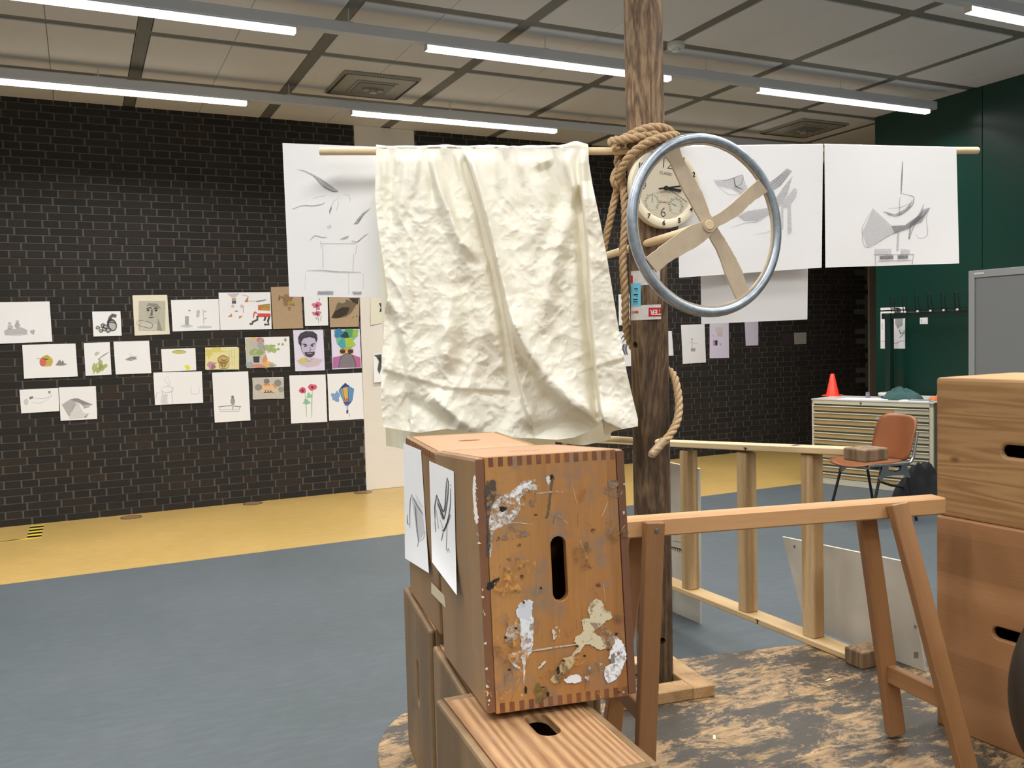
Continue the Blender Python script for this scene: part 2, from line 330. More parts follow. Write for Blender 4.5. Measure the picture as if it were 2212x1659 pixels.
# dried paint on wood: ragged, partly scraped off
mt, nt, b = newmat('dried_paint')
at = nt.nodes.new('ShaderNodeVertexColor'); at.layer_name = 'Col'
nt.links.new(at.outputs['Color'], b.inputs['Base Color']); b.inputs['Roughness'].default_value = 0.55
tc = nt.nodes.new('ShaderNodeTexCoord'); n1 = nt.nodes.new('ShaderNodeTexNoise'); n1.inputs['Scale'].default_value = 75; n1.inputs['Detail'].default_value = 8; n1.inputs['Roughness'].default_value = 0.7
nt.links.new(tc.outputs['Object'], n1.inputs['Vector'])
sb = nt.nodes.new('ShaderNodeMath'); sb.operation = 'MULTIPLY_ADD'; sb.inputs[1].default_value = 1.0; nt.links.new(at.outputs['Alpha'], sb.inputs[0]); nt.links.new(n1.outputs['Fac'], sb.inputs[2])
r1 = ramp(nt, [(0.0, (0, 0, 0, 1)), (1.0, (1, 1, 1, 1))]); r1.color_ramp.elements[0].position = 0.86; r1.color_ramp.elements[1].position = 0.97
sc_ = nt.nodes.new('ShaderNodeMath'); sc_.operation = 'MULTIPLY'; sc_.inputs[1].default_value = 0.8; nt.links.new(sb.outputs[0], sc_.inputs[0])
nt.links.new(sc_.outputs[0], r1.inputs['Fac']); nt.links.new(r1.outputs['Color'], b.inputs['Alpha'])
M = MATS

# ================================================================== mesh helpers
def link(name, me, mat=None, parent=None, mw=None):
    o = bpy.data.objects.new(name, me); COL.objects.link(o)
    if mat is not None and me is not None:
        me.materials.clear(); me.materials.append(M[mat])
    if mw is not None: o.matrix_basis = mw
    if parent is not None: setparent(o, parent)
    return o
def world_of(o):
    mw = o.matrix_basis.copy()
    while o.parent:
        mw = o.parent.matrix_basis @ (o.matrix_parent_inverse @ mw) if not o.parent.parent else o.parent.matrix_basis @ (o.matrix_parent_inverse @ mw)
        mw = mw
        o = o.parent
        if o.parent: mw = o.matrix_parent_inverse @ mw
    return mw
def setparent(o, p):
    # geometry is written in world space; keep it there
    pw = p.matrix_basis.copy(); q = p
    while q.parent:
        pw = q.parent.matrix_basis @ q.matrix_parent_inverse @ pw; q = q.parent
    o.parent = p; o.matrix_parent_inverse = pw.inverted()
def tag(o, label=None, cat=None, group=None, kind=None):
    if label: o['label'] = label
    if cat: o['category'] = cat
    if group: o['group'] = group
    if kind: o['kind'] = kind
    return o
def thing(name, label, cat, loc=(0, 0, 0), group=None):
    o = bpy.data.objects.new(name, None); COL.objects.link(o)
    o.empty_display_size = 0.05; o.matrix_basis = Matrix.Translation(Vector(loc))
    return tag(o, label, cat, group)
def bm_mesh(bm, smooth=False, name='m'):
    bmesh.ops.recalc_face_normals(bm, faces=bm.faces)
    me = bpy.data.meshes.new(name); bm.to_mesh(me); bm.free()
    if smooth:
        me.polygons.foreach_set('use_smooth', [True]*len(me.polygons)); me.set_sharp_from_angle(angle=math.radians(52))
    return me
def bm_box(bm, x0, x1, y0, y1, z0, z1):
    vs_ = [bm.verts.new(p) for p in ((x0,y0,z0),(x1,y0,z0),(x1,y1,z0),(x0,y1,z0),(x0,y0,z1),(x1,y0,z1),(x1,y1,z1),(x0,y1,z1))]
    for f in ((0,3,2,1),(4,5,6,7),(0,1,5,4),(1,2,6,5),(2,3,7,6),(3,0,4,7)): bm.faces.new([vs_[i] for i in f])
    return vs_
def box_me(x0, x1, y0, y1, z0, z1, bevel=0.0, seg=2):
    bm = bmesh.new(); bm_box(bm, x0, x1, y0, y1, z0, z1)
    if bevel > 0: bmesh.ops.bevel(bm, geom=list(bm.edges), offset=bevel, segments=seg, affect='EDGES', profile=0.5)
    return bm_mesh(bm)
def obox(name, x0, x1, y0, y1, z0, z1, mat, parent=None, bevel=0.0, mw=None, seg=2):
    return link(name, box_me(x0, x1, y0, y1, z0, z1, bevel, seg), mat, parent, mw)
def frame(a, b, up=(0, 0, 1)):
    a = Vector(a); b = Vector(b); x = (b-a).normalized(); u = Vector(up)
    y = u.cross(x)
    if y.length < 1e-5: y = Vector((0, 1, 0)).cross(x)
    y.normalize(); z = x.cross(y)
    mm = Matrix.Identity(4)
    for i in range(3): mm[i][0], mm[i][1], mm[i][2], mm[i][3] = x[i], y[i], z[i], a[i]
    return mm, (b-a).length
def beam(name, a, b, w, t, mat, parent=None, bevel=0.002, up=(0, 0, 1)):
    mm, L = frame(a, b, up)
    return link(name, box_me(0, L, -w/2, w/2, -t/2, t/2, bevel, 1), mat, parent, mm)
def tube_bm(bm, pts, r, n=10, closed=False, caps=True):
    pts = [Vector(p) for p in pts]; N = len(pts)
    rr = r if isinstance(r, (list, tuple, np.ndarray)) else [r]*N
    t0 = (pts[1]-pts[0]).normalized(); nrm = t0.orthogonal().normalized(); rings = []; prev = t0
    for i in range(N):
        if closed: t = (pts[(i+1) % N]-pts[i-1]).normalized()
        else: t = (pts[min(i+1, N-1)]-pts[max(i-1, 0)]).normalized()
        q = prev.rotation_difference(t); nrm = (q @ nrm); nrm = (nrm - t*nrm.dot(t)).normalized(); prev = t
        bn = t.cross(nrm)
        rings.append([bm.verts.new(pts[i] + (nrm*math.cos(2*math.pi*k/n)+bn*math.sin(2*math.pi*k/n))*rr[i]) for k in range(n)])
    for i in range(N if closed else N-1):
        A, B = rings[i], rings[(i+1) % N]
        for k in range(n): bm.faces.new((A[k], A[(k+1) % n], B[(k+1) % n], B[k]))
    if caps and not closed:
        bm.faces.new(rings[0][::-1]); bm.faces.new(rings[-1])
def tube(name, pts, r, mat, parent=None, n=10, closed=False, smooth=True, mw=None):
    bm = bmesh.new(); tube_bm(bm, pts, r, n, closed); return link(name, bm_mesh(bm, smooth), mat, parent, mw)
def lathe(name, prof, mat, parent=None, mw=None, n=32, smooth=True):
    bm = bmesh.new(); rings = []
    for (r, z) in prof:
        if r < 1e-6: rings.append([bm.verts.new((0, 0, z))])
        else: rings.append([bm.verts.new((r*math.cos(2*math.pi*k/n), r*math.sin(2*math.pi*k/n), z)) for k in range(n)])
    for A, B in zip(rings, rings[1:]):
        for k in range(n):
            if len(A) == 1 and len(B) == 1: continue
            if len(A) == 1: bm.faces.new((A[0], B[k], B[(k+1) % n]))
            elif len(B) == 1: bm.faces.new((A[k], A[(k+1) % n], B[0]))
            else: bm.faces.new((A[k], A[(k+1) % n], B[(k+1) % n], B[k]))
    return link(name, bm_mesh(bm, smooth), mat, parent, mw)
def catmull(P, per=10):
    P = [np.array(p, float) for p in P]; Q = [2*P[0]-P[1]]+P+[2*P[-1]-P[-2]]; out = []
    for i in range(1, len(Q)-2):
        a, b_, c, d = Q[i-1], Q[i], Q[i+1], Q[i+2]
        for k in range(per):
            t = k/per
            out.append(0.5*((2*b_)+(-a+c)*t+(2*a-5*b_+4*c-d)*t*t+(-a+3*b_-3*c+d)*t**3))
    out.append(P[-1]); return out
def prism(name, poly, nrm, thick, mat, parent=None, bevel=0.0):
    bm = bmesh.new(); nv = Vector(nrm).normalized()
    vv = [bm.verts.new(Vector(p)) for p in poly]; f = bm.faces.new(vv)
    r = bmesh.ops.extrude_face_region(bm, geom=[f]); ev = [g for g in r['geom'] if isinstance(g, bmesh.types.BMVert)]
    bmesh.ops.translate(bm, verts=ev, vec=nv*thick)
    if bevel: bmesh.ops.bevel(bm, geom=list(bm.edges), offset=bevel, segments=1, affect='EDGES')
    return link(name, bm_mesh(bm), mat, parent)
def text_me(s, size, bold=0.0):
    cu = bpy.data.curves.new('t', 'FONT'); cu.body = s; cu.size = size; cu.align_x = 'CENTER'; cu.align_y = 'CENTER'; cu.offset = bold; cu.resolution_u = 4
    o = bpy.data.objects.new('t', cu); COL.objects.link(o)
    dg = bpy.context.evaluated_depsgraph_get(); me = bpy.data.meshes.new_from_object(o.evaluated_get(dg))
    bpy.data.objects.remove(o); bpy.data.curves.remove(cu); return me
def basis(o, x, y, z=None):
    x = Vector(x).normalized(); y = Vector(y); z = x.cross(y).normalized(); y = z.cross(x)
    mm = Matrix.Identity(4)
    for i in range(3): mm[i][0], mm[i][1], mm[i][2], mm[i][3] = x[i], y[i], z[i], o[i]
    return mm

class Ink:
    """flat marks (pencil, paint, print) lying on a sheet; P(px, py, lift) gives the point on it"""
    def __init__(self, P): self.P = P; self.v = []; self.f = []; self.c = []; self.k = 0; self.px = []; self.rag = 0.0; self.hole = None
    def lift(self): self.k += 1; return 0.0003+0.00006*self.k
    def poly(self, pts, col):
        if self.hole and any(self.hole[0]-2 < x < self.hole[2]+2 and self.hole[1]-2 < y < self.hole[3]+2 for x, y in pts): return
        if self.rag > 0 and len(pts) > 3:
            r_ = random.Random(int(pts[0][0]*17)); n0 = len(pts); q = catmull(list(pts)+[pts[0]], 7)[:-1]
            pts = [(p[0]+r_.uniform(-1, 1)*self.rag, p[1]+r_.uniform(-1, 1)*self.rag) for p in q]
        l = self.lift(); i0 = len(self.v)
        for (x, y) in pts: self.v.append(self.P(x, y, l)); self.c.append(col); self.px.append((x, y))
        self.f.append(list(range(i0, i0+len(pts))))
    def blob(self, cx, cy, rx, ry, col, rot=0.0, n=18, rough=0.0, seed=0):
        if self.hole and self.hole[0]-rx < cx < self.hole[2]+rx and self.hole[1]-ry < cy < self.hole[3]+ry: return
        rnd = random.Random(seed+int(cx*7+cy*13)); pts = []
        cr, sr = math.cos(rot), math.sin(rot); ph = rnd.random()*6
        for k in range(n):
            a = 2*math.pi*k/n; q = 1+rough*(0.6*math.sin(3*a+ph)+0.4*math.sin(5*a+ph*2)+rnd.uniform(-0.5, 0.5))
            x, y = rx*q*math.cos(a), ry*q*math.sin(a); pts.append((cx+x*cr-y*sr, cy+x*sr+y*cr))
        self.poly(pts, col)
    def stroke(self, pts, w, col, smooth=True, taper=True):
        pp = catmull([(x, y) for x, y in pts], 5) if smooth and len(pts) > 2 else [np.array(p, float) for p in pts]
        if self.hole and any(self.hole[0]-2 < p[0] < self.hole[2]+2 and self.hole[1]-2 < p[1] < self.hole[3]+2 for p in pp): return
        l = self.lift(); n = len(pp); i0 = len(self.v)
        for i, p in enumerate(pp):
            t = pp[min(i+1, n-1)]-pp[max(i-1, 0)]; t = t/(np.linalg.norm(t)+1e-9); nn = np.array([-t[1], t[0]])
            ww = w*0.5*((0.35+0.65*math.sin(math.pi*(i+0.5)/n)) if taper else 1.0)
            for s in (-1, 1):
                q = p+nn*ww*s; self.v.append(self.P(q[0], q[1], l)); self.c.append(col); self.px.append((q[0], q[1]))
        for i in range(n-1): self.f.append([i0+2*i, i0+2*i+1, i0+2*i+3, i0+2*i+2])
    def rect(self, x0, y0, x1, y1, col): self.poly([(x0, y0), (x1, y0), (x1, y1), (x0, y1)], col)
    def build_parts(self, big, small, parent, mat, area=60.0):
        def A(f):
            p = [self.px[i] for i in f]; return abs(sum(p[i][0]*p[(i+1) % len(p)][1]-p[(i+1) % len(p)][0]*p[i][1] for i in range(len(p))))/2
        rest = Ink(self.P)
        for f in self.f:
            if A(f) > area:
                q = Ink(self.P); q.v = [self.v[i] for i in f]; q.c = [self.c[i] for i in f]; q.f = [list(range(len(f)))]; q.build(big, parent, mat)
            else:
                i0 = len(rest.v); rest.v += [self.v[i] for i in f]; rest.c += [self.c[i] for i in f]; rest.f.append(list(range(i0, i0+len(f))))
        o = rest.build(small, parent, mat)
        if o: o['kind'] = 'stuff'
    def build(self, name, parent, mat='ink'):
        if not self.f: return None
        me = bpy.data.meshes.new(name); me.from_pydata([tuple(p) for p in self.v], [], self.f)
        ca = me.color_attributes.new('Col', 'FLOAT_COLOR', 'POINT'); ca.data.foreach_set('color', np.array(self.c, float).ravel())
        return link(name, me, mat, parent)
G1 = S(120, 120, 124, 0.55); G2 = S(96, 96, 100, 0.7); G3 = S(60, 60, 64, 0.85); GK = S(28, 28, 30, 0.95); GL = S(170, 170, 174, 0.5)

# ================================================================== the setting
# floor
fl = obox('floor', -5.0, 12.0, -4.5, YB, -0.1, 0.0, 'lino_grey'); tag(fl, kind='structure')
obox('border', -5.0, 12.0, YB, 9.5, -0.1, 0.0, 'lino_yellow', fl)
# outer walls that close the room
tag(obox('wall_left', -5.1, -5.0, -4.5, YW, 0, ZC, 'plaster'), kind='structure')
tag(obox('wall_front', -5.0, 12.0, -4.6, -4.5, 0, ZC, 'plaster'), kind='structure')
tag(obox('wall_right', 12.0, 12.1, -4.5, YW, 0, ZC, 'plaster'), kind='structure')

# brick wall, English bond
wall = obox('wall_back', -5.0, 12.0, YW+0.004, YW+0.3, 0, ZC+0.1, 'mortar'); tag(wall, kind='structure')
BL, BH, JT, JH = 0.2515, 0.0625, 0.0135, 0.0085
ncourse = int(ZC/BH)+1
spots = []
PX0, PX1 = 2.42, 3.02    # white pillar
GX0, GX1 = 9.13, 9.75    # grey pillar
for c in range(ncourse):
    z0 = c*BH; st = (c % 2 == 0)
    L = BL if st else BL/2
    x = -5.0 + (BL/4 if st else 0.0) + (0.03*math.sin(c*2.3) if st else 0)
    while x < 11.9:
        xe = x+L-JT
        if not (xe > PX0 and x < PX1) and not (xe > GX0 and x < GX1): spots.append((x, xe, z0, st))
        elif x < PX0 and xe > PX0 and PX0-x > 0.04: spots.append((x, PX0, z0, None))
        elif x < PX1 and xe > PX1 and xe-PX1 > 0.04: spots.append((PX1, xe, z0, None))
        x += L
def proj(P):
    v = np.array(P, float)-CAM; d = np.dot(v, FX); return (W/2+F_PX*np.dot(v, RX)/d, H/2-F_PX*np.dot(v, UX)/d, d)
cand = []
for i, (x0, x1, z0, st) in enumerate(spots):
    px, py, d = proj(((x0+x1)/2, YW, z0+0.03))
    hid = any(a <= px <= c_ and b_ <= py <= d_ for a, b_, c_, d_ in ((600, 300, 1380, 960), (0, 640, 800, 915)))
    if st is True and 20 < px < 790 and 210 < py < 1130 and not hid and z0+BH < ZC: cand.append((d, i))
cand.sort(); single = set(i for d, i in cand[:300])
bmesh_one = box_me(0, BL-JT, -0.010, 0.02, 0, BH-JH, 0.0)
bmesh_one.materials.append(M['brick'])
bmr = bmesh.new()
for i, (x0, x1, z0, st) in enumerate(spots):
    dy = random.uniform(-0.0015, 0.0015)
    if i in single:
        o = bpy.data.objects.new('brick', bmesh_one); COL.objects.link(o)
        o.matrix_basis = Matrix.Translation((x0, YW+0.01+dy, z0)); setparent(o, wall)
    else:
        bm_box(bmr, x0, x1, YW+dy, YW+0.03, z0, min(z0+BH-JH, ZC))
ob = link('brickwork', bm_mesh(bmr), 'brick', wall); ob['kind'] = 'stuff'
# pillars
tag(obox('wall_pillar_white', PX0, PX1, YW-0.012, YW+0.25, 0, ZC, 'plaster', None, 0.006), 'white plastered pillar set into the dark brick wall', 'pillar', kind='structure')
tag(obox('wall_pillar_grey', GX0, GX1, YW-0.02, YW+0.25, 0, ZC, 'grey_pillar', None, 0.006), 'grey pillar beside the green partition at the end of the brick wall', 'pillar', kind='structure')

# green partition with panel seams
part = thing('wall_partition', None, None, (XG, 5.0, 0)); tag(part, 'glossy dark green partition wall of upright panels', 'partition', kind='structure')
ys = [-4.5, -3.2, -1.8, -0.4, 1.0, 2.4, 3.76, 5.119, 6.26]
for a, b_ in zip(ys, ys[1:]): obox('panel', XG, XG+0.10, a+0.002, b_-0.002, 0, ZC, 'green_laminate', part, 0.003)
obox('core', XG+0.01, XG+0.09, ys[0], ys[-1]-0.01, 0, ZC, 'black_plastic', part)

# ceiling: panels between recessed strips
ceil = obox('ceiling', -5.0, 12.0, -4.5, YW+0.3, ZC+0.05, ZC+0.12, 'ceiling_void'); tag(ceil, kind='structure')
GXS = [0.468+1.131*k for k in range(-5, 11)]
GYS = [6.315-1.09*k for k in range(-1, 10)][::-1]
pm = {}
SW = 0.048
for i in range(len(GXS)-1):
    for j in range(-1, len(GYS)):
        x0, x1 = GXS[i]+SW, GXS[i+1]-SW
        y0 = GYS[j]+SW if j >= 0 else -4.5
        y1 = GYS[j+1]-SW if j+1 < len(GYS) else YW+0.02
        if j == -1: continue
        xm = (x0+x1)/2
        for (a, b_) in ((x0, xm-0.0015), (xm+0.0015, x1)):
            key = (round(b_-a, 4), round(y1-y0, 4))
            if key not in pm:
                pm[key] = box_me(0, b_-a, 0, y1-y0, 0, 0.03, 0.002, 1); pm[key].materials.append(M['ceiling_panel'])
            o = bpy.data.objects.new('panel', pm[key]); COL.objects.link(o); o.matrix_basis = Matrix.Translation((a, y0, ZC)); setparent(o, ceil)
for x in GXS: obox('strip', x-SW+0.006, x+SW-0.006, -4.4, YW+0.02, ZC+0.006, ZC+0.03, 'ceiling_strip', ceil)
for y in GYS: obox('strip', -5.0, 12.0, y-SW+0.006, y+SW-0.006, ZC+0.0075, ZC+0.03, 'ceiling_strip', ceil)

# light rows: a hung channel with LED bars underneath
LAMP_Y = [7.14, 5.41, 3.60, 1.85, 0.1, -1.65, -3.4]
ROWNAME = ['nearest the brick wall', 'second from the brick wall', 'third from the brick wall', 'fourth from the brick wall', 'above the camera', 'behind the camera', 'farthest behind the camera']
for k, y in enumerate(LAMP_Y):
    ch = thing('light_channel', 'grey metal lighting channel hung under the ceiling, row '+ROWNAME[k], 'light channel', (1.5, y, ZC-0.15), 'lighting channels')
    obox('channel', -4.6, 6.80, y-0.032, y+0.032, ZC-0.155, ZC-0.088, 'lamp_metal', ch, 0.004)
    for x in [-3.9+1.37*i for i in range(8)]:
        tube('hanger', [(x, y, ZC-0.09), (x, y, ZC+0.004)], 0.004, 'lamp_metal', ch, 6)
        obox('clip', x-0.025, x+0.025, y-0.012, y+0.012, ZC-0.09, ZC-0.078, 'lamp_metal', ch)
    if k < 2: names = {-1: 'left', 0: 'middle', 1: 'right'}
    for q in (-2, -1, 0, 1):
        x0 = 2.083+2.735*q; x1 = x0+1.9
        pos = {-2: 'leftmost', -1: 'second from left', 0: 'third from left', 1: 'rightmost'}[q]
        lt = thing('led_lamp', 'white LED bar, %s, in the row %s' % (pos, ROWNAME[k]), 'lamp', ((x0+x1)/2, y, ZC-0.2), 'LED ceiling lamps')
        df = obox('diffuser', x0, x1, y-0.026, y+0.026, ZC-0.195, ZC-0.162, 'led_side', lt, 0.005)
        df.data.materials.append(M['led'])
        for pg in df.data.polygons: pg.material_index = 1 if pg.normal.z < -0.9 else 0
        la = bpy.data.lights.new('light_source', 'AREA'); la.shape = 'RECTANGLE'; la.size = x1-x0-0.02; la.size_y = 0.045; la.energy = LED_WATT; la.color = (1.0, 0.985, 0.955); la.spread = math.radians(LED_SPREAD)
        lo = bpy.data.objects.new('light_source', la); COL.objects.link(lo); lo.matrix_basis = Matrix.Translation(((x0+x1)/2, y, ZC-0.1965)); setparent(lo, lt)
        obox('end_cap', x0-0.006, x0, y-0.024, y+0.024, ZC-0.192, ZC-0.155, 'white_plastic', lt)
        obox('end_cap', x1, x1+0.006, y-0.024, y+0.024, ZC-0.192, ZC-0.155, 'white_plastic', lt)
        obox('tray', x0, x1, y-0.028, y+0.028, ZC-0.162, ZC-0.155, 'lamp_metal', lt)

def vent(cx, cy, label):
    v = thing('ceiling_vent', label, 'vent', (cx, cy, ZC-0.02), 'square ceiling vents')
    h_ = 0.305
    obox('plate', cx-h_, cx+h_, cy-h_, cy+h_, ZC-0.022, ZC-0.001, 'vent_metal', v, 0.004)
    for sx, sy in ((0, -1), (0, 1), (-1, 0), (1, 0)):   # edge grille cells
        cellme = box_me(-0.007, 0.007, -0.011, 0.011, -0.0012, 0.001) if sy else box_me(-0.011, 0.011, -0.007, 0.007, -0.0012, 0.001)
        cellme.materials.append(M['vent_dark'])
        for i in range(27):
            t = -0.273+i*0.021; o = bpy.data.objects.new('slot', cellme); COL.objects.link(o)
            o.matrix_basis = Matrix.Translation((cx+(t if sy else sx*0.287), cy+(sy*0.287 if sy else t), ZC-0.0225)); setparent(o, v)
    obox('rim', cx-0.165, cx+0.165, cy-0.165, cy+0.165, ZC-0.030, ZC-0.020, 'vent_metal', v, 0.003)
    obox('centre_plate', cx-0.145, cx+0.145, cy-0.145, cy+0.145, ZC-0.036, ZC-0.028, 'ceiling_strip', v, 0.003)
    lathe('nozzle', [(0, -0.03), (0.03, -0.03), (0.036, -0.02), (0.036, 0.0)], 'vent_metal', v, Matrix.Translation((cx+0.01, cy+0.01, ZC-0.034)), 20)
    obox('nozzle_wing', cx-0.075, cx-0.02, cy-0.02, cy+0.02, ZC-0.05, ZC-0.034, 'vent_metal', v, 0.004)
    obox('nozzle_wing', cx+0.04, cx+0.09, cy-0.02, cy+0.02, ZC-0.05, ZC-0.034, 'vent_metal', v, 0.004)
vent(2.19, 6.91, 'square ceiling vent above the white pillar')
vent(6.67, 6.83, 'square ceiling vent near the green partition corner')
sm = thing('smoke_detector', 'round white smoke detector on the ceiling beside the post', 'smoke detector', (3.887, 5.199, ZC-0.05))
mw = Matrix.Translation((3.887, 5.199, ZC+0.012))
lathe('base', [(0, 0), (0.062, 0), (0.062, -0.035), (0.055, -0.045), (0.03, -0.047), (0, -0.047)], 'white_plastic', sm, mw, 28)
lathe('sensor_head', [(0.03, -0.045), (0.028, -0.065), (0.012, -0.07), (0, -0.07)], 'white_plastic', sm, mw, 20)

# floor boxes along the wall and hazard tape
for i, (px, py, lb) in enumerate(((283, 1117, 'round brown floor socket by the brick wall, nearest the striped tape'), (545, 1087, 'round brown floor socket by the brick wall, middle one'), (783, 1063, 'round brown floor socket beside the white pillar'))):
    p = onz(px, py, 0); s = thing('floor_socket', lb, 'floor socket', (p[0], p[1]-0.02, 0), 'floor sockets')
    lathe('ring', [(0.085, 0.0), (0.085, 0.004), (0.074, 0.004), (0.074, 0.0)], 'screw_metal', s, Matrix.Translation((p[0], p[1]-0.02, 0.0)), 28)
    lathe('cover', [(0, 0.003), (0.074, 0.003), (0.074, 0.0)], 'socket_brown', s, Matrix.Translation((p[0], p[1]-0.02, 0.0)), 28)
    obox('lid', p[0]-0.03, p[0]+0.03, p[1]-0.05, p[1]+0.01, 0.003, 0.006, 'socket_brown', s, 0.001)
tp = thing('hazard_tape', 'yellow and black striped tape on the floor at far left', 'tape', (-0.39, 7.9, 0))
obox('strip', -0.43, -0.33, 7.62, 8.18, 0.0, 0.001, 'tape_yellow', tp)
for k in range(4): obox('stripe', -0.43, -0.33, 7.66+k*0.135, 7.73+k*0.135, 0.0005, 0.0014, 'black_plastic', tp)
prism('strip', [(-0.9, 7.585, 0.0), (-0.43, 7.615, 0.0), (-0.43, 7.645, 0.0), (-0.9, 7.64, 0.0)], (0, 0, 1), 0.001, 'tape_yellow', tp)
prism('stripe', [(-0.62, 7.61, 0.0005), (-0.45, 7.625, 0.0005), (-0.5, 7.645, 0.0005), (-0.6, 7.635, 0.0005)], (0, 0, 1), 0.001, 'black_plastic', tp)

#@@SPLIT@@
# ================================================================== big things: stage, post, pole, boxes
E1 = Vector((0.979, -0.203, 0)).normalized(); E2 = Vector((-E1.y*-1*-1, 0, 0))
E2 = Vector((E1.y, -E1.x, 0))            # from the far edge towards the camera
SC = Vector((0.815, 2.885, 0))           # far-left corner of the stage
def stpt(a, b_, z): p = SC+E1*a+E2*b_; return Vector((p.x, p.y, z))
SL, SD, SR = 2.02, 1.75, 0.46
def rrect(r, inset=0.0, n=14):
    pts = []
    for (cx, cy, a0) in ((r, r, 180), (SL-r, r, 270), (SL-r, SD-r, 0), (r, SD-r, 90)):
        for k in range(n+1):
            a = math.radians(a0+90*k/n); pts.append((cx+(r-inset)*math.cos(a), cy+(r-inset)*math.sin(a)))
    return pts
stage = thing('model_stage', 'low wooden model stage with worn black paint and rounded corners', 'stage', tuple(stpt(SL/2, SD/2, 0)))
prism('top_board', [stpt(a, b_, ZS-0.028) for a, b_ in rrect(SR)], (0, 0, 1), 0.028, 'stage_wood', stage, 0.003)
prism('base', [stpt(a, b_, 0.0) for a, b_ in rrect(SR, 0.09)], (0, 0, 1), ZS-0.028, 'wood_old_edge', stage)

# post
PC = np.array([1.749, 2.516]); PR = 0.0632
def postpt(ang, rad, z): return np.array([PC[0]+rad*math.cos(ang), PC[1]+rad*math.sin(ang), z])
ACAM = math.atan2(-PC[1], -PC[0])        # angle on the post that faces the camera
post = thing('wooden_post', 'round weathered wooden post standing upright on the stage', 'post', (PC[0], PC[1], ZS))
bm = bmesh.new(); NR, NZ = 40, 90; rings = []
for j in range(NZ+1):
    z = ZS+0.002+(3.05-ZS)*j/NZ; ring = []
    for k in range(NR):
        a = 2*math.pi*k/NR
        r = PR*(1+0.018*math.sin(2*a+z*1.3)+0.012*math.sin(3*a-z*2.1)+0.010*mnoise.noise(Vector((math.cos(a)*2, math.sin(a)*2, z*3))))
        ring.append(bm.verts.new((PC[0]+r*math.cos(a), PC[1]+r*math.sin(a), z)))
    rings.append(ring)
for A, B in zip(rings, rings[1:]):
    for k in range(NR): bm.faces.new((A[k], A[(k+1) % NR], B[(k+1) % NR], B[k]))
bm.faces.new(rings[0][::-1]); bm.faces.new(rings[-1])
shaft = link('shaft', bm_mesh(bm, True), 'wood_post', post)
def bore(p, q, r):
    mm_, L_ = frame(p, q); bmc = bmesh.new(); tube_bm(bmc, [(0, 0, 0), (L_, 0, 0)], r, 20)
    c_ = link('cutter', bm_mesh(bmc), None, None, mm_)
    md = shaft.modifiers.new('b', 'BOOLEAN'); md.operation = 'DIFFERENCE'; md.solver = 'EXACT'; md.object = c_
    dg = bpy.context.evaluated_depsgraph_get(); me = bpy.data.meshes.new_from_object(shaft.evaluated_get(dg))
    shaft.modifiers.clear(); shaft.data = me; bpy.data.objects.remove(c_)
ZAX = 1.73; AX0 = onz(1527, 487, ZAX); AXD = (onz(1310, 552, ZAX)-AX0); AXL = np.linalg.norm(AXD); AXD = AXD/AXL
ZPEG = 1.065; PG0 = onz(1435, 955, ZPEG); PGD = onz(1265, 945, ZPEG)-PG0; PGD = PGD/np.linalg.norm(PGD)
def P3(px, py):
    d = ray(px, py)
    for t in np.linspace(2.2, 3.4, 2400):
        q = CAM+d*t
        if (q[0]-PC[0])**2+(q[1]-PC[1])**2 < PR**2: return q
bore(np.array([0.726, 2.872, 2.046]), np.array([2.887, 2.119, 2.046]), 0.0128)
bore(AX0, AX0+AXD*AXL*1.3, 0.0155)
bore(PG0-PGD*0.1, PG0+PGD*0.6, 0.0112)
for hx, hy, hr in ((1372, 746, 0.013), (1431, 1385, 0.012)):
    q = P3(hx, hy); nd = np.array([PC[0]-q[0], PC[1]-q[1], 0.0]); nd /= np.linalg.norm(nd); bore(q-nd*0.1, q+nd*0.09, hr)
cc = Vector((1.695, 2.50, 0)); ca = math.radians(-8); cx_ = Vector((math.cos(ca), math.sin(ca), 0)); cy_ = Vector((-math.sin(ca), math.cos(ca), 0))
def collar(a0, b0, a1, b1, w): 
    A = cc+cx_*a0+cy_*b0; B = cc+cx_*a1+cy_*b1
    beam('base_plank', (A.x, A.y, ZS+0.02), (B.x, B.y, ZS+0.02), w, 0.04, 'wood_collar', post, 0.003)
collar(-0.16, -0.125, 0.095, -0.125, 0.075); collar(0.135, -0.165, 0.135, 0.10, 0.08); collar(-0.16, 0.135, 0.175, 0.135, 0.07); collar(-0.125, -0.085, -0.125, 0.098, 0.075)

# long pole through the post
B0 = np.array([0.726, 2.872, 2.046]); BE = np.array([0.9443, -0.3291, 0.0]); BN = np.array([-0.3291, -0.9443, 0.0])
BR = 0.0125
def barpt(x, y, off=0.0): return onplane(x, y, B0, BN, off)
pole = thing('display_pole', 'long pale wooden pole through the post, carrying cloth and drawings', 'pole', tuple(B0))
mm_, LB = frame(B0, B0+BE*2.29)
lathe('rod', [(0, 0), (BR-0.002, 0), (BR, 0.003), (BR, LB-0.004), (BR-0.003, LB), (0, LB)], 'wood_dowel', pole, mm_ @ Matrix.Rotation(math.pi/2, 4, 'Y'), 20)

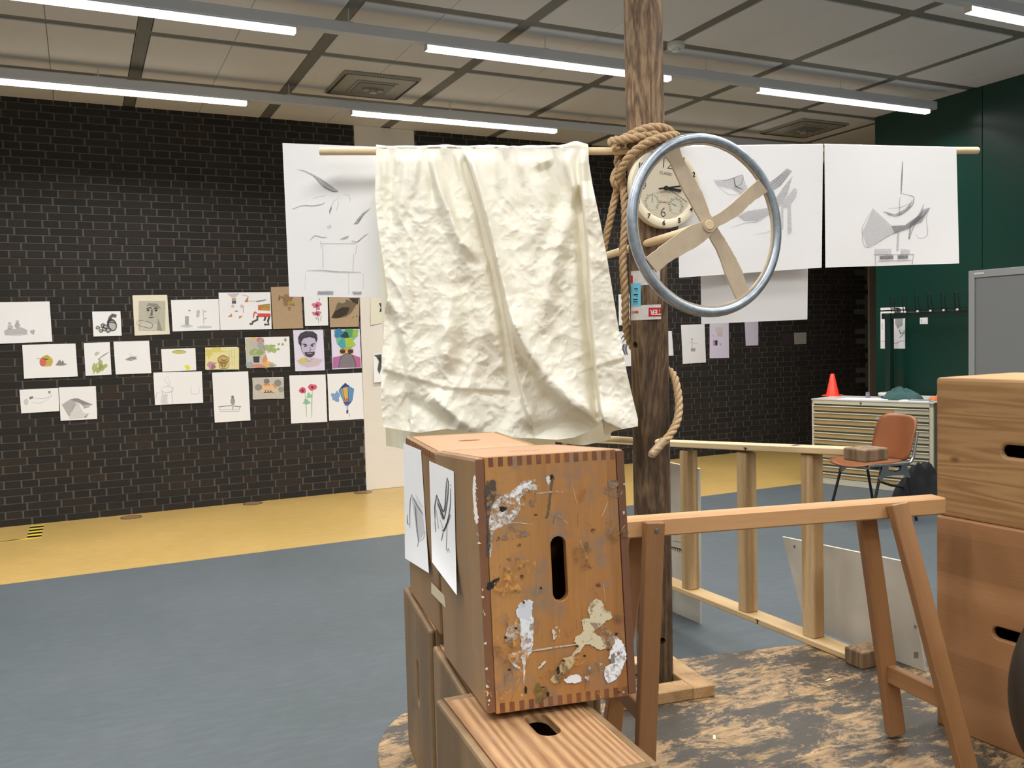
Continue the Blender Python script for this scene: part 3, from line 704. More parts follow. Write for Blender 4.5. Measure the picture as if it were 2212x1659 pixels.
# ---- wooden boxes built of panels with hand slots
def panel_me(w, h, t, slot=None, bevel=0.0015):
    """panel in local x (0..w), y (0..h), thickness 0..t; slot = (cx, cy, length, width, 'x'|'y')"""
    bm = bmesh.new()
    out = [bm.verts.new((x, y, 0)) for x, y in ((0, 0), (w, 0), (w, h), (0, h))]
    ed = [bm.edges.new((out[i], out[(i+1) % 4])) for i in range(4)]
    if slot:
        cx, cy, L, sw, ax = slot; r = sw/2; c = []
        for k in range(9): a = -math.pi/2+math.pi*k/8; c.append((L/2-r+r*math.cos(a), r*math.sin(a)))
        for k in range(9): a = math.pi/2+math.pi*k/8; c.append((-L/2+r+r*math.cos(a), r*math.sin(a)))
        if ax == 'y': c = [(-y, x) for x, y in c]
        sv = [bm.verts.new((cx+x, cy+y, 0)) for x, y in c]
        ed += [bm.edges.new((sv[i], sv[(i+1) % len(sv)])) for i in range(len(sv))]
    bmesh.ops.triangle_fill(bm, use_beauty=True, use_dissolve=False, edges=ed)
    r_ = bmesh.ops.extrude_face_region(bm, geom=list(bm.faces)); ev = [g for g in r_['geom'] if isinstance(g, bmesh.types.BMVert)]
    bmesh.ops.translate(bm, verts=ev, vec=(0, 0, t))
    bmesh.ops.recalc_face_normals(bm, faces=bm.faces)
    if bevel > 0:
        sh = [e for e in bm.edges if len(e.link_faces) == 2 and e.calc_face_angle(0) > 0.9]
        bmesh.ops.bevel(bm, geom=sh, offset=bevel, segments=2, affect='EDGES', profile=0.5)
    return bm_mesh(bm)
def mbox(corner, yaw, tilt=0.0):
    return Matrix.Translation(Vector(corner)) @ Matrix.Rotation(yaw, 4, 'Z') @ Matrix.Rotation(tilt, 4, 'X')
def wooden_box(label, mb, w, d, h, mats, slots={}, t=0.018, rnd=0.006, group=None):
    """mats: front,back,left,right,top,bottom ; local x=width, y=depth (away), z=up"""
    base = mb @ Vector((w/2, d/2, 0))
    o = thing('wooden_box', label, 'box', tuple(base), group)
    def pn(name, me, mt_, loc): 
        return link(name, me, mt_, o, mb @ loc)
    T = Matrix.Translation; RXp = Matrix.Rotation(math.pi/2, 4, 'X')
    # front/back: panel x->x, y->z, thickness -> -y ; place so that outer face is at y=0
    pn('front_panel', panel_me(w-2*t, h, t, slots.get('front'), 0.0016), mats['front'], T((t, t, 0)) @ RXp)
    pn('back_panel', panel_me(w-2*t, h, t, slots.get('back'), 0.0016), mats['front'], T((t, d, 0)) @ RXp)
    # left/right: panel x->y, y->z, thickness->x
    RL = Matrix(((0, 0, 1, 0), (1, 0, 0, 0), (0, 1, 0, 0), (0, 0, 0, 1)))
    pn('side_panel', panel_me(d, h, t, slots.get('left'), rnd), mats['left'], RL)
    pn('side_panel', panel_me(d, h, t, slots.get('right'), rnd), mats['left'], T((w-t, 0, 0)) @ RL)
    pn('top_panel', panel_me(w-2*t, d-2*t, t, slots.get('top'), 0.0012), mats['top'], T((t, t, h-t)))
    pn('bottom_panel', panel_me(w-2*t, d-2*t, t, None, 0.0012), mats['top'], T((t, t, 0)))
    return o
old = dict(front='wood_old_side', left='wood_old_side', top='wood_old_top')
MB_L1 = mbox((0.577, 1.238, ZS), math.radians(-5)); DL1 = (0.275, 0.42, 0.48)
MB_L2 = mbox((0.690, 1.672, ZS), math.radians(-9.5)); DL2 = (0.30, 0.365, 0.452)
MB_L3 = mbox((0.752, 2.062, ZS), math.radians(-10.4)); DL3 = (0.30, 0.42, 0.48)
b1 = wooden_box('worn wooden box with open-grained top under the paint-spattered box', MB_L1, *DL1, old, {'top': (0.135, 0.205, 0.10, 0.046, 'y'), 'left': (0.2, 0.26, 0.12, 0.03, 'y')}, rnd=0.007, group='stacked wooden boxes')
b2 = wooden_box('grey-brown wooden box squeezed between two others under the paint-spattered box', MB_L2, *DL2, old, {'left': (0.18, 0.26, 0.1, 0.03, 'y')}, rnd=0.007, group='stacked wooden boxes')
b3 = wooden_box('worn wooden box at the left edge of the stage, farthest of the lower row', MB_L3, *DL3, old, {'left': (0.20, 0.27, 0.12, 0.034, 'y')}, rnd=0.008, group='stacked wooden boxes')
MB_G = mbox((0.762, 2.008, 0.701), math.radians(-9)); DG = (0.275, 0.40, 0.452)
b4 = wooden_box('brown wooden box with dovetailed edge standing behind the paint-spattered box', MB_G, *DG, dict(front='wood_box_side', left='wood_box_side', top='wood_box_top'), {'top': (0.125, 0.20, 0.062, 0.03, 'x')}, rnd=0.006, group='stacked wooden boxes')
MB_F = mbox((0.6600, 1.503, 0.7145), math.radians(-11), math.radians(-5)); DF = (0.305, 0.45, 0.487)
b5 = wooden_box('paint-spattered orange wooden box with an upright hand slot, tilted on the stack', MB_F, *DF, dict(front='wood_box_orange', left='wood_box_side', top='wood_box_top'), {'front': (0.140, 0.262, 0.125, 0.031, 'y'), 'top': (0.13, 0.16, 0.075, 0.03, 'x')}, rnd=0.008, group='stacked wooden boxes')
MB_R2 = mbox((2.32, 1.222, ZS), math.radians(2.4)); DR2 = (0.38, 0.60, 0.640)
MB_R1 = mbox((2.328, 1.232, ZS+0.640), math.radians(2.0)); DR1 = (0.38, 0.60, 0.415)
wooden_box('reddish wooden box with glued planks, lower of the right-hand pair', MB_R2, *DR2, dict(front='wood_right_lower', left='wood_right_lower', top='wood_right_top'), {'left': (0.372, 0.335, 0.10, 0.034, 'x')}, rnd=0.005, group='boxes at the right')
wooden_box('knotty pine box standing on top of the reddish box at right', MB_R1, *DR1, dict(front='wood_right_upper', left='wood_right_upper', top='wood_right_top'), {'left': (0.33, 0.215, 0.125, 0.034, 'x')}, rnd=0.008, group='boxes at the right')
# side-panel edges of the front box are redder, finger joints along the front edges
def facepts(mb, w, h, y):
    P0 = np.array(mb @ Vector((0, y, 0))); ex = np.array((mb.to_3x3() @ Vector((1, 0, 0)))); ez = np.array((mb.to_3x3() @ Vector((0, 0, 1)))); n_ = np.array((mb.to_3x3() @ Vector((0, -1, 0))))
    return P0, ex, ez, n_
fw, fd, fh = DF
for zz in (0.0, fh):
    for k in range(14):
        x = 0.026+k*0.0192
        me = box_me(0, 0.0095, -0.0004, 0.004, 0.0015 if zz == 0 else -0.0195, 0.0195 if zz == 0 else -0.0015)
        link('finger_joint', me, 'wood_finger', b5, MB_F @ Matrix.Translation((x, 0, zz)))
for x0 in (0.0012, fw-0.0168):
    link('edge_strip', box_me(x0, x0+0.0156, -0.0005, 0.003, 0.004, fh-0.004), 'wood_box_edge', b5, MB_F)
gw, gd, gh = DG
for k in range(17):
    link('finger_joint', box_me(-0.0006, 0.004, 0.012+k*0.0225, 0.023+k*0.0225, gh-0.019, gh-0.002), 'wood_finger', b4, MB_G)

# paint on the front box
FP0, FEX, FEZ, FN = facepts(MB_F, fw, fh, 0.0)
pk = Ink(lambda x, y, l: onplane(x, y, FP0, FN, l+0.0003))
pk.rag = 1.5; pk.hole = (1178, 1184, 1228, 1336)
ZB = lambda x, y: (840+x/3.687, 900+y/3.687)        # coordinates read off an enlarged view
ZC_ = lambda x, y: (800+x/3.456, 1200+y/3.456)
WHT = S(222, 222, 226, 0.78); CRM = S(200, 188, 158, 0.74); GRY = S(190, 192, 198, 0.85); BLK = S(22, 20, 18, 1.0)
def zp(pts, f): return [f(*p) for p in pts]
pk.poly(zp([(1170, 500), (1080, 510), (980, 590), (900, 630), (820, 700), (780, 790), (800, 880), (830, 900), (980, 830), (1050, 720), (1040, 650), (1110, 590)], ZB), S(218, 216, 214, 0.63))
pk.poly(zp([(1160, 505), (1060, 540), (960, 610), (1000, 640), (1090, 560)], ZB), S(226, 224, 224, 0.74))
pk.poly(zp([(830, 890), (805, 960), (800, 1100), (815, 1110), (830, 960), (850, 900)], ZB), S(206, 200, 192, 0.64))
pk.blob(*ZB(1150, 565), 9, 6, S(214, 210, 208, 0.7), rough=0.25)
pk.blob(*ZB(1272, 505), 5, 9, S(216, 214, 214, 0.8), rough=0.25)
pk.blob(*ZB(1297, 485), 4, 6, BLK, rough=0.2)
pk.poly(zp([(1290, 500), (1265, 740), (1245, 800), (1262, 805), (1285, 720), (1310, 500)], ZB), S(92, 76, 60, 0.75))
pk.poly(zp([(775, 515), (850, 515), (845, 660), (800, 780), (810, 980), (800, 1100), (775, 1090), (780, 850), (760, 640)], ZB), S(74, 64, 54, 0.66))
pk.blob(*ZB(907, 735), 7, 5, BLK, rough=0.25)
pk.poly(zp([(780, 1340), (800, 1320), (850, 1295), (878, 1285), (870, 1320), (830, 1360), (800, 1380), (778, 1370)], ZB), BLK)
pk.stroke(zp([(900, 855), (1020, 845), (1145, 860)], ZB), 1.6, S(210, 200, 190, 0.7))
pk.stroke(zp([(1170, 615), (1300, 600), (1440, 600)], ZB), 4.5, S(186, 164, 140, 0.66))
for cx, cy, rx, ry in ((1000, 930, 95, 60), (1130, 1100, 100, 70), (1000, 1180, 80, 60), (1440, 1230, 40, 70), (1780, 580, 60, 80), (1130, 640, 50, 60)):
    pk.blob(*ZB(cx, cy), rx/3.687, ry/3.687, S(134, 112, 96, 0.62), rough=0.3)
for cx, cy in ((870, 975), (1040, 1030), (1060, 1280), (1630, 910), (1670, 1340), (1610, 1190), (1755, 1370)):
    pk.blob(*ZB(cx, cy), 4, 4.5, S(112, 58, 40, 0.6), rough=0.3)
pk.poly(zp([(1090, 400), (1130, 345), (1210, 340), (1205, 440), (1220, 480), (1215, 600), (1205, 715), (1160, 780), (1150, 960), (1143, 870), (1130, 760), (1120, 560), (1110, 470), (1085, 440)], ZC_), S(214, 218, 224, 0.70))
pk.poly(zp([(1120, 350), (1200, 350), (1190, 460), (1100, 460)], ZC_), S(196, 200, 208, 0.9))
pk.poly(zp([(1010, 560), (1040, 520), (1110, 500), (1115, 600), (1020, 660)], ZC_), S(196, 186, 170, 0.63))
pk.poly(zp([(1030, 740), (1110, 710), (1140, 760), (1080, 800), (1145, 860), (1130, 870), (1050, 800)], ZC_), S(214, 212, 210, 0.68))
pk.stroke(zp([(1150, 720), (1350, 690), (1560, 660)], ZC_), 4, S(190, 176, 156, 0.7))
pk.poly(zp([(1620, 410), (1650, 350), (1690, 322), (1740, 360), (1745, 410), (1790, 420), (1800, 470), (1760, 490), (1720, 530), (1670, 570), (1740, 620), (1760, 690), (1700, 700), (1620, 660), (1560, 720), (1500, 750), (1540, 690), (1525, 620), (1590, 560), (1580, 480), (1640, 470)], ZC_), CRM)
pk.poly(zp([(1440, 760), (1530, 760), (1500, 840), (1430, 900), (1390, 955), (1345, 930), (1400, 850)], ZC_), S(190, 170, 128, 0.68))
pk.poly(zp([(1810, 600), (1860, 620), (1900, 690), (1910, 770), (1880, 850), (1850, 910), (1780, 955), (1750, 900), (1760, 830), (1830, 790), (1780, 770), (1800, 690)], ZC_), S(226, 226, 230, 0.70))
pk.poly(zp([(1790, 760), (1820, 725), (1825, 790), (1795, 810)], ZC_), S(120, 116, 108, 0.9))
pk.poly(zp([(1445, 930), (1490, 895), (1550, 890), (1580, 920), (1560, 945), (1480, 955)], ZC_), S(222, 220, 226, 0.88))
pk.blob(*ZC_(1618, 915), 4, 4, WHT, rough=0.3)
pk.poly(zp([(1250, 840), (1300, 785), (1310, 800), (1265, 845)], ZC_), S(206, 200, 190, 0.75))
pk.poly(zp([(1360, 540), (1390, 590), (1370, 630), (1360, 580)], ZC_), S(206, 198, 186, 0.75))
pk.blob(*ZC_(1402, 860), 3, 8, BLK, rough=0.2); pk.blob(*ZC_(1162, 1005), 2.5, 7, BLK, rough=0.2); pk.blob(*ZC_(1325, 1035), 2.5, 5, BLK, rough=0.2)
pk.blob(*ZC_(1270, 1020), 14, 18, S(110, 96, 50, 0.66), rough=0.3)
pk.poly(zp([(1640, 500), (1760, 530), (1830, 640), (1760, 700), (1720, 600)], ZC_), S(150, 124, 102, 0.64))
for k in range(60):   # scratches
    rr = random.Random(500+k); x, y, a, L = 1060+rr.random()*290, 1030+rr.random()*490, rr.gauss(1.5, 0.7), rr.uniform(8, 46)
    pk.stroke([(x, y), (x+L*math.cos(a), y+L*math.sin(a))], rr.uniform(0.5, 1.3), rr.choice([S(206, 176, 136, 0.68), S(70, 48, 28, 0.68), S(110, 70, 40, 0.7), S(214, 200, 180, 0.68)]), smooth=False)
for k in range(16):
    rr = random.Random(900+k); pk.blob(1075+rr.random()*270, 1040+rr.random()*460, 8+rr.random()*22, 8+rr.random()*26, rr.choice([S(128, 110, 96, 0.60), S(110, 82, 54, 0.58), S(196, 140, 70, 0.6), S(150, 92, 50, 0.6)]), rough=0.35)
for k in range(26):
    rr = random.Random(k); pk.blob(1060+rr.random()*300, 1040+rr.random()*480, 1.2+rr.random()*1.6, 1+rr.random()*1.6, rr.choice([S(224, 214, 200, 0.9), S(60, 44, 30, 0.8), S(120, 64, 36, 0.8)]), rough=0.2)
for k in range(30):   # flecks on the red edge strip
    rr = random.Random(100+k); t = rr.random(); pk.poly([(1026+30*t+rr.uniform(-4, 4), 1030+500*t+q*rr.uniform(2, 8)) if q in (0, 1) else (1028+30*t+rr.uniform(-4, 4), 1032+500*t+rr.uniform(0, 5)) for q in (0, 1, 2)], S(220, 212, 202, 0.85))
pk.poly(zp([(668, 480), (688, 480), (690, 640), (712, 800), (700, 850), (680, 790)], ZB), S(220, 214, 210, 0.8))
pk.build_parts('paint_mark', 'paint_flecks', b5, 'dried_paint')

# ------------------------------------------------------------------ drawings taped to the left sides of two boxes
def left_plane(mb):
    P0 = np.array(mb @ Vector((0, 0, 0))); n_ = np.array(mb.to_3x3() @ Vector((-1, 0, 0))); return P0, n_
def bilin(q, u, v):
    (ax, ay), (bx, by), (cx, cy), (dx, dy) = q    # TL TR BR BL
    x = (ax*(1-u)+bx*u)*(1-v)+(dx*(1-u)+cx*u)*v; y = (ay*(1-u)+by*u)*(1-v)+(dy*(1-u)+cy*u)*v; return x, y
def sheet_me(P, q, off, nu=10, nv=12, thick=0.0006, nrm=None):
    bm = bmesh.new(); V = []
    for j in range(nv+1):
        for i in range(nu+1):
            u, v = i/nu, j/nv; x, y = bilin(q, u, v); V.append(bm.verts.new(tuple(P(x, y, off(u, v)))))
    for j in range(nv):
        for i in range(nu):
            a = j*(nu+1)+i; bm.faces.new((V[a], V[a+1], V[a+nu+2], V[a+nu+1]))
    if nrm is not None:
        r_ = bmesh.ops.extrude_face_region(bm, geom=list(bm.faces)); ev = [g for g in r_['geom'] if isinstance(g, bmesh.types.BMVert)]
        bmesh.ops.translate(bm, verts=ev, vec=Vector(nrm)*thick)
    return bm_mesh(bm, True)
def boxpaper(mb, q, label, draw, curl):
    P0, n_ = left_plane(mb)
    P = lambda x, y, o=0.0: onplane(x, y, P0, n_, o)
    off = lambda u, v: 0.0022+curl*max(0, v-0.55)**2
    o = link('drawing_sheet', sheet_me(P, q, off, nrm=-n_), 'paper'); tag(o, label, 'drawing', 'drawings taped to the boxes')
    def PP(x, y, l):
        # rough v from y to follow the curl
        v = (y-min(p[1] for p in q))/(max(p[1] for p in q)-min(p[1] for p in q)); return P(x, y, 0.0022+curl*max(0, v-0.55)**2+l+0.0004)
    ik = Ink(PP); draw(ik); ik.build('drawing', o); return o
ZD = lambda x, y: (860+x/5.184, 920+y/5.184)
def dr1(k):
    k.poly(zp([(150, 790), (205, 830), (270, 960), (290, 1100), (300, 1200), (225, 1300), (205, 1200), (180, 1000)], ZD), S(150, 152, 160, 0.35))
    k.stroke(zp([(135, 1200), (130, 1000), (135, 840), (150, 765)], ZD), 1.6, G3); k.stroke(zp([(150, 765), (200, 870), (250, 950), (285, 1000)], ZD), 1.6, G3)
    k.stroke(zp([(195, 770), (240, 860), (275, 920)], ZD), 1.0, G2); k.stroke(zp([(185, 880), (205, 1100), (225, 1300), (195, 1420)], ZD), 1.5, G3)
    k.stroke(zp([(225, 1300), (280, 1260), (305, 1180)], ZD), 1.2, G2); k.stroke(zp([(100, 990), (105, 1090), (130, 1100)], ZD), 1.8, G3)
    k.poly(zp([(185, 900), (200, 900), (215, 1180), (205, 1200)], ZD), S(120, 122, 130, 0.4))
def dr2(k):
    k.poly(zp([(415, 780), (440, 790), (500, 930), (510, 1040), (440, 900)], ZD), S(120, 122, 130, 0.45))
    for pts, w in (([(430, 770), (410, 900), (412, 1050)], 2.2), ([(430, 770), (470, 880), (505, 960), (525, 880), (535, 700), (545, 580)], 2.6), ([(545, 580), (560, 640), (550, 820), (510, 1040), (465, 960)], 2.4),
                   ([(585, 700), (580, 900), (545, 1090), (505, 1170), (490, 1160)], 2.2), ([(440, 860), (505, 1020), (515, 1035)], 3.2), ([(505, 1170), (490, 1260), (455, 1440)], 1.6), ([(545, 1120), (540, 1420), (560, 1370)], 1.2), ([(585, 990), (530, 1130), (510, 1180)], 3.4), ([(410, 1060), (420, 1190)], 1.4), ([(560, 1370), (575, 1420)], 1.2), ([(580, 660), (590, 672)], 1.6), ([(425, 940), (450, 1150)], 0.9), ([(470, 1050), (500, 1150)], 0.9)):
        k.stroke(zp(pts, ZD), w, GK)
boxpaper(MB_G, [(871, 957), (909, 973), (926, 1238), (875, 1206)], 'charcoal drawing of hanging drapery taped to the rear box', dr1, 0.05)
boxpaper(MB_F, [(927, 996), (980, 1019), (986, 1285), (933, 1214)], 'ink drawing of a folded hanging cloth taped to the painted box', dr2, 0.07)
P0_, n_ = left_plane(MB_F)
o = prism('masking_tape', [onplane(x, y, P0_, n_, 0.0006) for x, y in ((932, 1258), (960, 1287), (963, 1313), (932, 1281))], n_, 0.0006, 'tape_masking'); tag(o, 'torn strip of pale tape on the left side of the painted box', 'tape')
#@@SPLIT2@@
# ------------------------------------------------------------------ axle, wheel, peg
ax = thing('axle_dowel', 'round wooden dowel through the post carrying the wheel', 'dowel', tuple(AX0))
mm_, L_ = frame(AX0-AXD*0.018, AX0+AXD*AXL*1.22)
lathe('rod', [(0, 0), (0.0125, 0), (0.0135, 0.0015), (0.0135, L_-0.002), (0.0125, L_), (0, L_)], 'wood_dowel', ax, mm_ @ Matrix.Rotation(math.pi/2, 4, 'Y'), 20)
pg = thing('lower_dowel', 'pale wooden dowel through the post just above the box tops', 'dowel', tuple(PG0))
mm_, L_ = frame(PG0, PG0+PGD*0.55)
lathe('rod', [(0, 0), (0.0095, 0), (0.0105, 0.0015), (0.0105, L_), (0, L_)], 'wood_dowel', pg, mm_ @ Matrix.Rotation(math.pi/2, 4, 'Y'), 20)

WN = np.array([-0.045, -0.998, 0.05]); WN /= np.linalg.norm(WN)
WC = AX0 + 0.0
wheel = thing('wheel', 'galvanised steel wheel rim with two crossed cardboard spokes', 'wheel', tuple(WC))
WR = 187.5*depth(WC)/F_PX
w1 = np.cross([0, 0, 1.0], WN); w1 /= np.linalg.norm(w1); w2 = np.cross(WN, w1)
def wpt(a, r, n_): return WC + (w1*math.cos(a)+w2*math.sin(a))*r + WN*n_
bm = bmesh.new(); prof = []
for k in range(20):   # rounded rim with a shallow groove
    a = 2*math.pi*k/20; rr = 0.0145*(1.0 - 0.16*math.exp(-((a-math.pi*1.0)/0.35)**2))
    prof.append((rr*math.cos(a), rr*1.05*math.sin(a)))
NA = 120; rings = [[bm.verts.new(tuple(wpt(2*math.pi*i/NA, WR+p, q))) for p, q in prof] for i in range(NA)]
for i in range(NA):
    A, B = rings[i], rings[(i+1) % NA]
    for k in range(20): bm.faces.new((A[k], A[(k+1) % 20], B[(k+1) % 20], B[k]))
link('rim', bm_mesh(bm, True), 'galvanised', wheel)
bm = bmesh.new(); prof = [(-0.012, -0.004), (-0.0165, -0.004), (-0.0165, 0.004), (-0.012, 0.004)]
rings = [[bm.verts.new(tuple(wpt(2*math.pi*i/NA, WR+p-random.random()*0.0012, q))) for p, q in prof] for i in range(NA)]
for i in range(NA):
    A, B = rings[i], rings[(i+1) % NA]
    for k in range(4): bm.faces.new((A[k], A[(k+1) % 4], B[(k+1) % 4], B[k]))
link('liner', bm_mesh(bm), 'card_board', wheel)
def wp(px, py, n_=0.0): return onplane(px, py, WC, WN, n_)
def spoke(name, a_l, a_r, off):
    poly = catmull(a_l, 6)+catmull(a_r, 6)
    r_ = random.Random(len(a_l)+int(a_l[0][0]))
    pts = [wp(x+r_.uniform(-0.6, 0.6), y+r_.uniform(-0.6, 0.6), off) for x, y in poly]
    return prism(name, pts, WN, 0.006, 'card_board', wheel)
spoke('spoke', [(1433, 338), (1446, 352), (1468, 400), (1494, 447), (1514, 484), (1530, 512), (1548, 545), (1564, 588), (1581, 630), (1595, 657)], [(1622, 641), (1610, 615), (1598, 580), (1585, 555), (1568, 525), (1550, 497), (1531, 462), (1513, 415), (1490, 375), (1473, 342), (1464, 317)], -0.003)
spoke('spoke', [(1392, 558), (1440, 522), (1480, 494), (1516, 478), (1550, 462), (1590, 430), (1637, 388)], [(1656, 415), (1620, 440), (1590, 468), (1548, 492), (1530, 512), (1500, 535), (1452, 562), (1417, 588)], 0.0035)
hm = basis(tuple(WC+WN*0.0095), tuple(w1), tuple(w2))
lathe('hub_washer', [(0, 0.0), (0.022, 0.0), (0.022, 0.004), (0, 0.004)], 'card_board', wheel, hm, 28)

# ------------------------------------------------------------------ clock
CN = np.array([-0.08, -0.996, 0.0]); CN /= np.linalg.norm(CN)
CP = ony(1439, 406, 2.425); CR = 86.0*depth(CP)/F_PX
clock = thing('wall_clock', 'round cream wall clock with two small gauges hanging on the post', 'clock', tuple(CP))
c1 = np.cross(CN, [0, 0, 1.0])*-1; c1 /= np.linalg.norm(c1); c2 = np.array([0, 0, 1.0])
c1 = np.cross(c2, CN); 
ROLLC = math.radians(-6)
cx1 = c1*math.cos(ROLLC)+c2*math.sin(ROLLC); cx2 = -c1*math.sin(ROLLC)+c2*math.cos(ROLLC)
cm = basis(tuple(CP), tuple(cx1), tuple(cx2))
lathe('case', [(0, -0.034), (CR*0.93, -0.034), (CR, -0.026), (CR, -0.004), (CR*0.985, 0.0), (CR*0.93, 0.0015), (CR*0.80, 0.0), (CR*0.775, -0.0035), (0, -0.0036)], 'clock_cream', clock, cm, 72)
lathe('dial', [(CR*0.765, -0.0032), (0, -0.0032)], 'clock_face', clock, cm, 60)
def clocktext(s, x, y, size, bold=0.0, name='numeral', mat='clock_ink', z=0.0022):
    return link(name, text_me(s, size, bold), mat, clock, cm @ Matrix.Translation((x*CR, y*CR, z)))
for k in range(1, 13):
    a = math.radians(90-30*k)
    if k not in (12,): clocktext(str(k), 0.885*math.cos(a), 0.885*math.sin(a), CR*0.17, 0.0008)
clocktext('12', -0.02, 0.60, CR*0.36, -0.0008, z=-0.0028); clocktext('6', -0.02, -0.62, CR*0.36, -0.0008, z=-0.0028); clocktext('9', -0.62, -0.04, CR*0.3, -0.0008, z=-0.0028)
clocktext('CLASSIC', -0.02, 0.36, CR*0.10, 0, 'lettering', z=-0.0028); clocktext('QUARTZ', 0.0, -0.36, CR*0.075, 0, 'lettering', z=-0.0028)
def hand(name, a_deg, L0, L1, w, z):
    a = math.radians(a_deg); me = box_me(-L0*CR, L1*CR, -w*CR/2, w*CR/2, 0, 0.0012)
    link(name, me, 'black_plastic', clock, cm @ Matrix.Translation((0, 0, z)) @ Matrix.Rotation(a, 4, 'Z'))
hand('hour_hand', -1, 0.02, 0.44, 0.065, -0.001); hand('minute_hand', 14, 0.22, 0.60, 0.04, 0.001); hand('second_hand', -24, 0.05, 0.68, 0.012, 0.003)
lathe('hand_cap', [(0, 0.005), (0.045*CR, 0.005), (0.055*CR, 0.003), (0.055*CR, -0.003)], 'black_plastic', clock, cm, 18)
plain('gauge_face', S(202, 198, 176), 0.5)
for gx, lab in ((-0.36, 't'), (0.33, 'h')):
    g_ = lathe('gauge', [(0, -0.0026), (0.2*CR, -0.0026), (0.2*CR, -0.0031)], 'gauge_face', clock, cm @ Matrix.Translation((gx*CR, -0.40*CR, 0)), 32)
    for k in range(19):
        a = math.radians(-40+260*k/18); me = box_me(0.15*CR, (0.205 if k % 3 else 0.225)*CR, -0.0006, 0.0006, -0.0025, -0.0022)
        link('tick', me, 'clock_ink', g_, cm @ Matrix.Translation((gx*CR, -0.40*CR, 0)) @ Matrix.Rotation(a, 4, 'Z'))
    link('needle', box_me(-0.01*CR, 0.12*CR, -0.0006, 0.0006, -0.0024, -0.0018), 'clock_ink', g_, cm @ Matrix.Translation((gx*CR, -0.40*CR, 0)) @ Matrix.Rotation(math.radians(90 if lab == 't' else 160), 4, 'Z'))
tube('hanging_wire', [CP-CN*0.03+np.array([0, 0, CR*0.6]), np.array([PC[0]-0.01, PC[1]-PR-0.004, CP[2]+CR*0.75])], 0.0015, 'screw_metal', clock, 6)

# ------------------------------------------------------------------ rope: three twisted strands
def rope_me(path, r=0.0135, pitch=0.072):
    path = [np.array(p) for p in path]; Ls = [0]
    for a, b_ in zip(path, path[1:]): Ls.append(Ls[-1]+np.linalg.norm(b_-a))
    n = int(Ls[-1]/0.006); S_ = np.linspace(0, Ls[-1], n); P = np.array([[np.interp(s, Ls, [p[i] for p in path]) for i in range(3)] for s in S_])
    T = np.gradient(P, axis=0); T /= np.linalg.norm(T, axis=1)[:, None]
    nv = np.cross(T[0], [0.3, 0.5, 0.8]); nv /= np.linalg.norm(nv); NN = []
    for t in T: nv = nv-t*np.dot(nv, t); nv /= np.linalg.norm(nv); NN.append(nv.copy())
    NN = np.array(NN); BB = np.cross(T, NN); bm = bmesh.new()
    for k in range(3):
        a = 2*math.pi*(S_/pitch+k/3.0)
        c = P+(NN*np.cos(a)[:, None]+BB*np.sin(a)[:, None])*r*0.52
        tube_bm(bm, [tuple(q) for q in c], r*0.56, 8)
    return bm_mesh(bm, True)
def PP(deg, rad, z): return postpt(ACAM+math.radians(deg), rad, z)   # deg: + turns towards image-right
rope = thing('rope', 'thick natural rope wound and knotted round the post, ends hanging', 'rope', tuple(PP(0, 0.08, 1.9)))
def rz(py): return ony(1397, py, PC[1])[2]
RR = PR+0.0145
coil = [PP(-60, RR+0.035, rz(322)), PP(-95, RR+0.02, rz(318)), PP(-150, RR, rz(312)), PP(160, RR, rz(300)), PP(105, RR+0.008, rz(295)), PP(70, RR+0.004, rz(290)), PP(35, RR+0.002, rz(287)), PP(0, RR, rz(290)), PP(-40, RR, rz(299)),
        PP(-80, RR+0.012, rz(306)), PP(-120, RR+0.012, rz(308)), PP(-165, RR, rz(308)), PP(150, RR, rz(300))]
coil2 = [PP(-150, RR+0.004, rz(300)), PP(-110, RR+0.03, rz(302)), PP(-72, RR+0.038, rz(306)), PP(-40, RR+0.016, rz(308)), PP(-10, RR+0.004, rz(306)), PP(30, RR+0.004, rz(300))]
front = [PP(150, RR+0.004, rz(305)), PP(115, RR+0.006, rz(303)), PP(85, RR+0.02, rz(303)), PP(60, RR+0.034, rz(305)), PP(28, RR+0.030, rz(313)), PP(0, RR+0.028, rz(325)), PP(-28, RR+0.026, rz(345)), PP(-52, RR+0.022, rz(370)), PP(-68, RR+0.018, rz(392)), PP(-80, RR+0.004, rz(406)), PP(-100, RR-0.002, rz(400)), PP(-112, RR+0.014, rz(378)), PP(-105, RR+0.02, rz(345)), PP(-100, RR+0.014, rz(325))]
tail = [PP(-88, RR+0.004, rz(345)), PP(-78, RR+0.004, rz(385)), PP(-66, RR+0.003, rz(430)), PP(-62, RR+0.004, rz(480)), PP(-66, RR+0.012, rz(540)), PP(-66, RR+0.012, rz(590)), PP(-72, RR+0.004, rz(640)), PP(-88, RR+0.001, rz(690)), PP(-115, RR, rz(730)), PP(-150, RR, rz(765)), PP(170, RR, rz(785)), PP(130, RR, rz(800)), PP(98, RR+0.004, rz(815)), PP(82, RR+0.016, rz(850)), PP(72, RR+0.022, rz(885)), PP(56, RR+0.022, rz(915)), PP(34, RR+0.022, rz(940)), PP(12, RR+0.026, rz(960)), PP(4, RR+0.028, rz(970))]
Kn = PP(-100, RR+0.02, rz(385))
def far(px, py, back): return onplane(px, py, np.array([PC[0], PC[1], 0]), BN, -back)
tail2 = [PP(-108, RR+0.012, rz(352)), PP(-112, RR+0.022, rz(380)), far(1334, 405, 0.02), far(1328, 430, 0.02), far(1318, 475, 0.02), far(1308, 520, 0.02), far(1296, 580, 0.02), far(1288, 640, 0.025)]
knot = [far(1334, 365, 0.03), far(1326, 378, 0.0), far(1325, 395, -0.012), far(1335, 405, -0.004), far(1343, 398, 0.02), far(1340, 375, 0.035)]
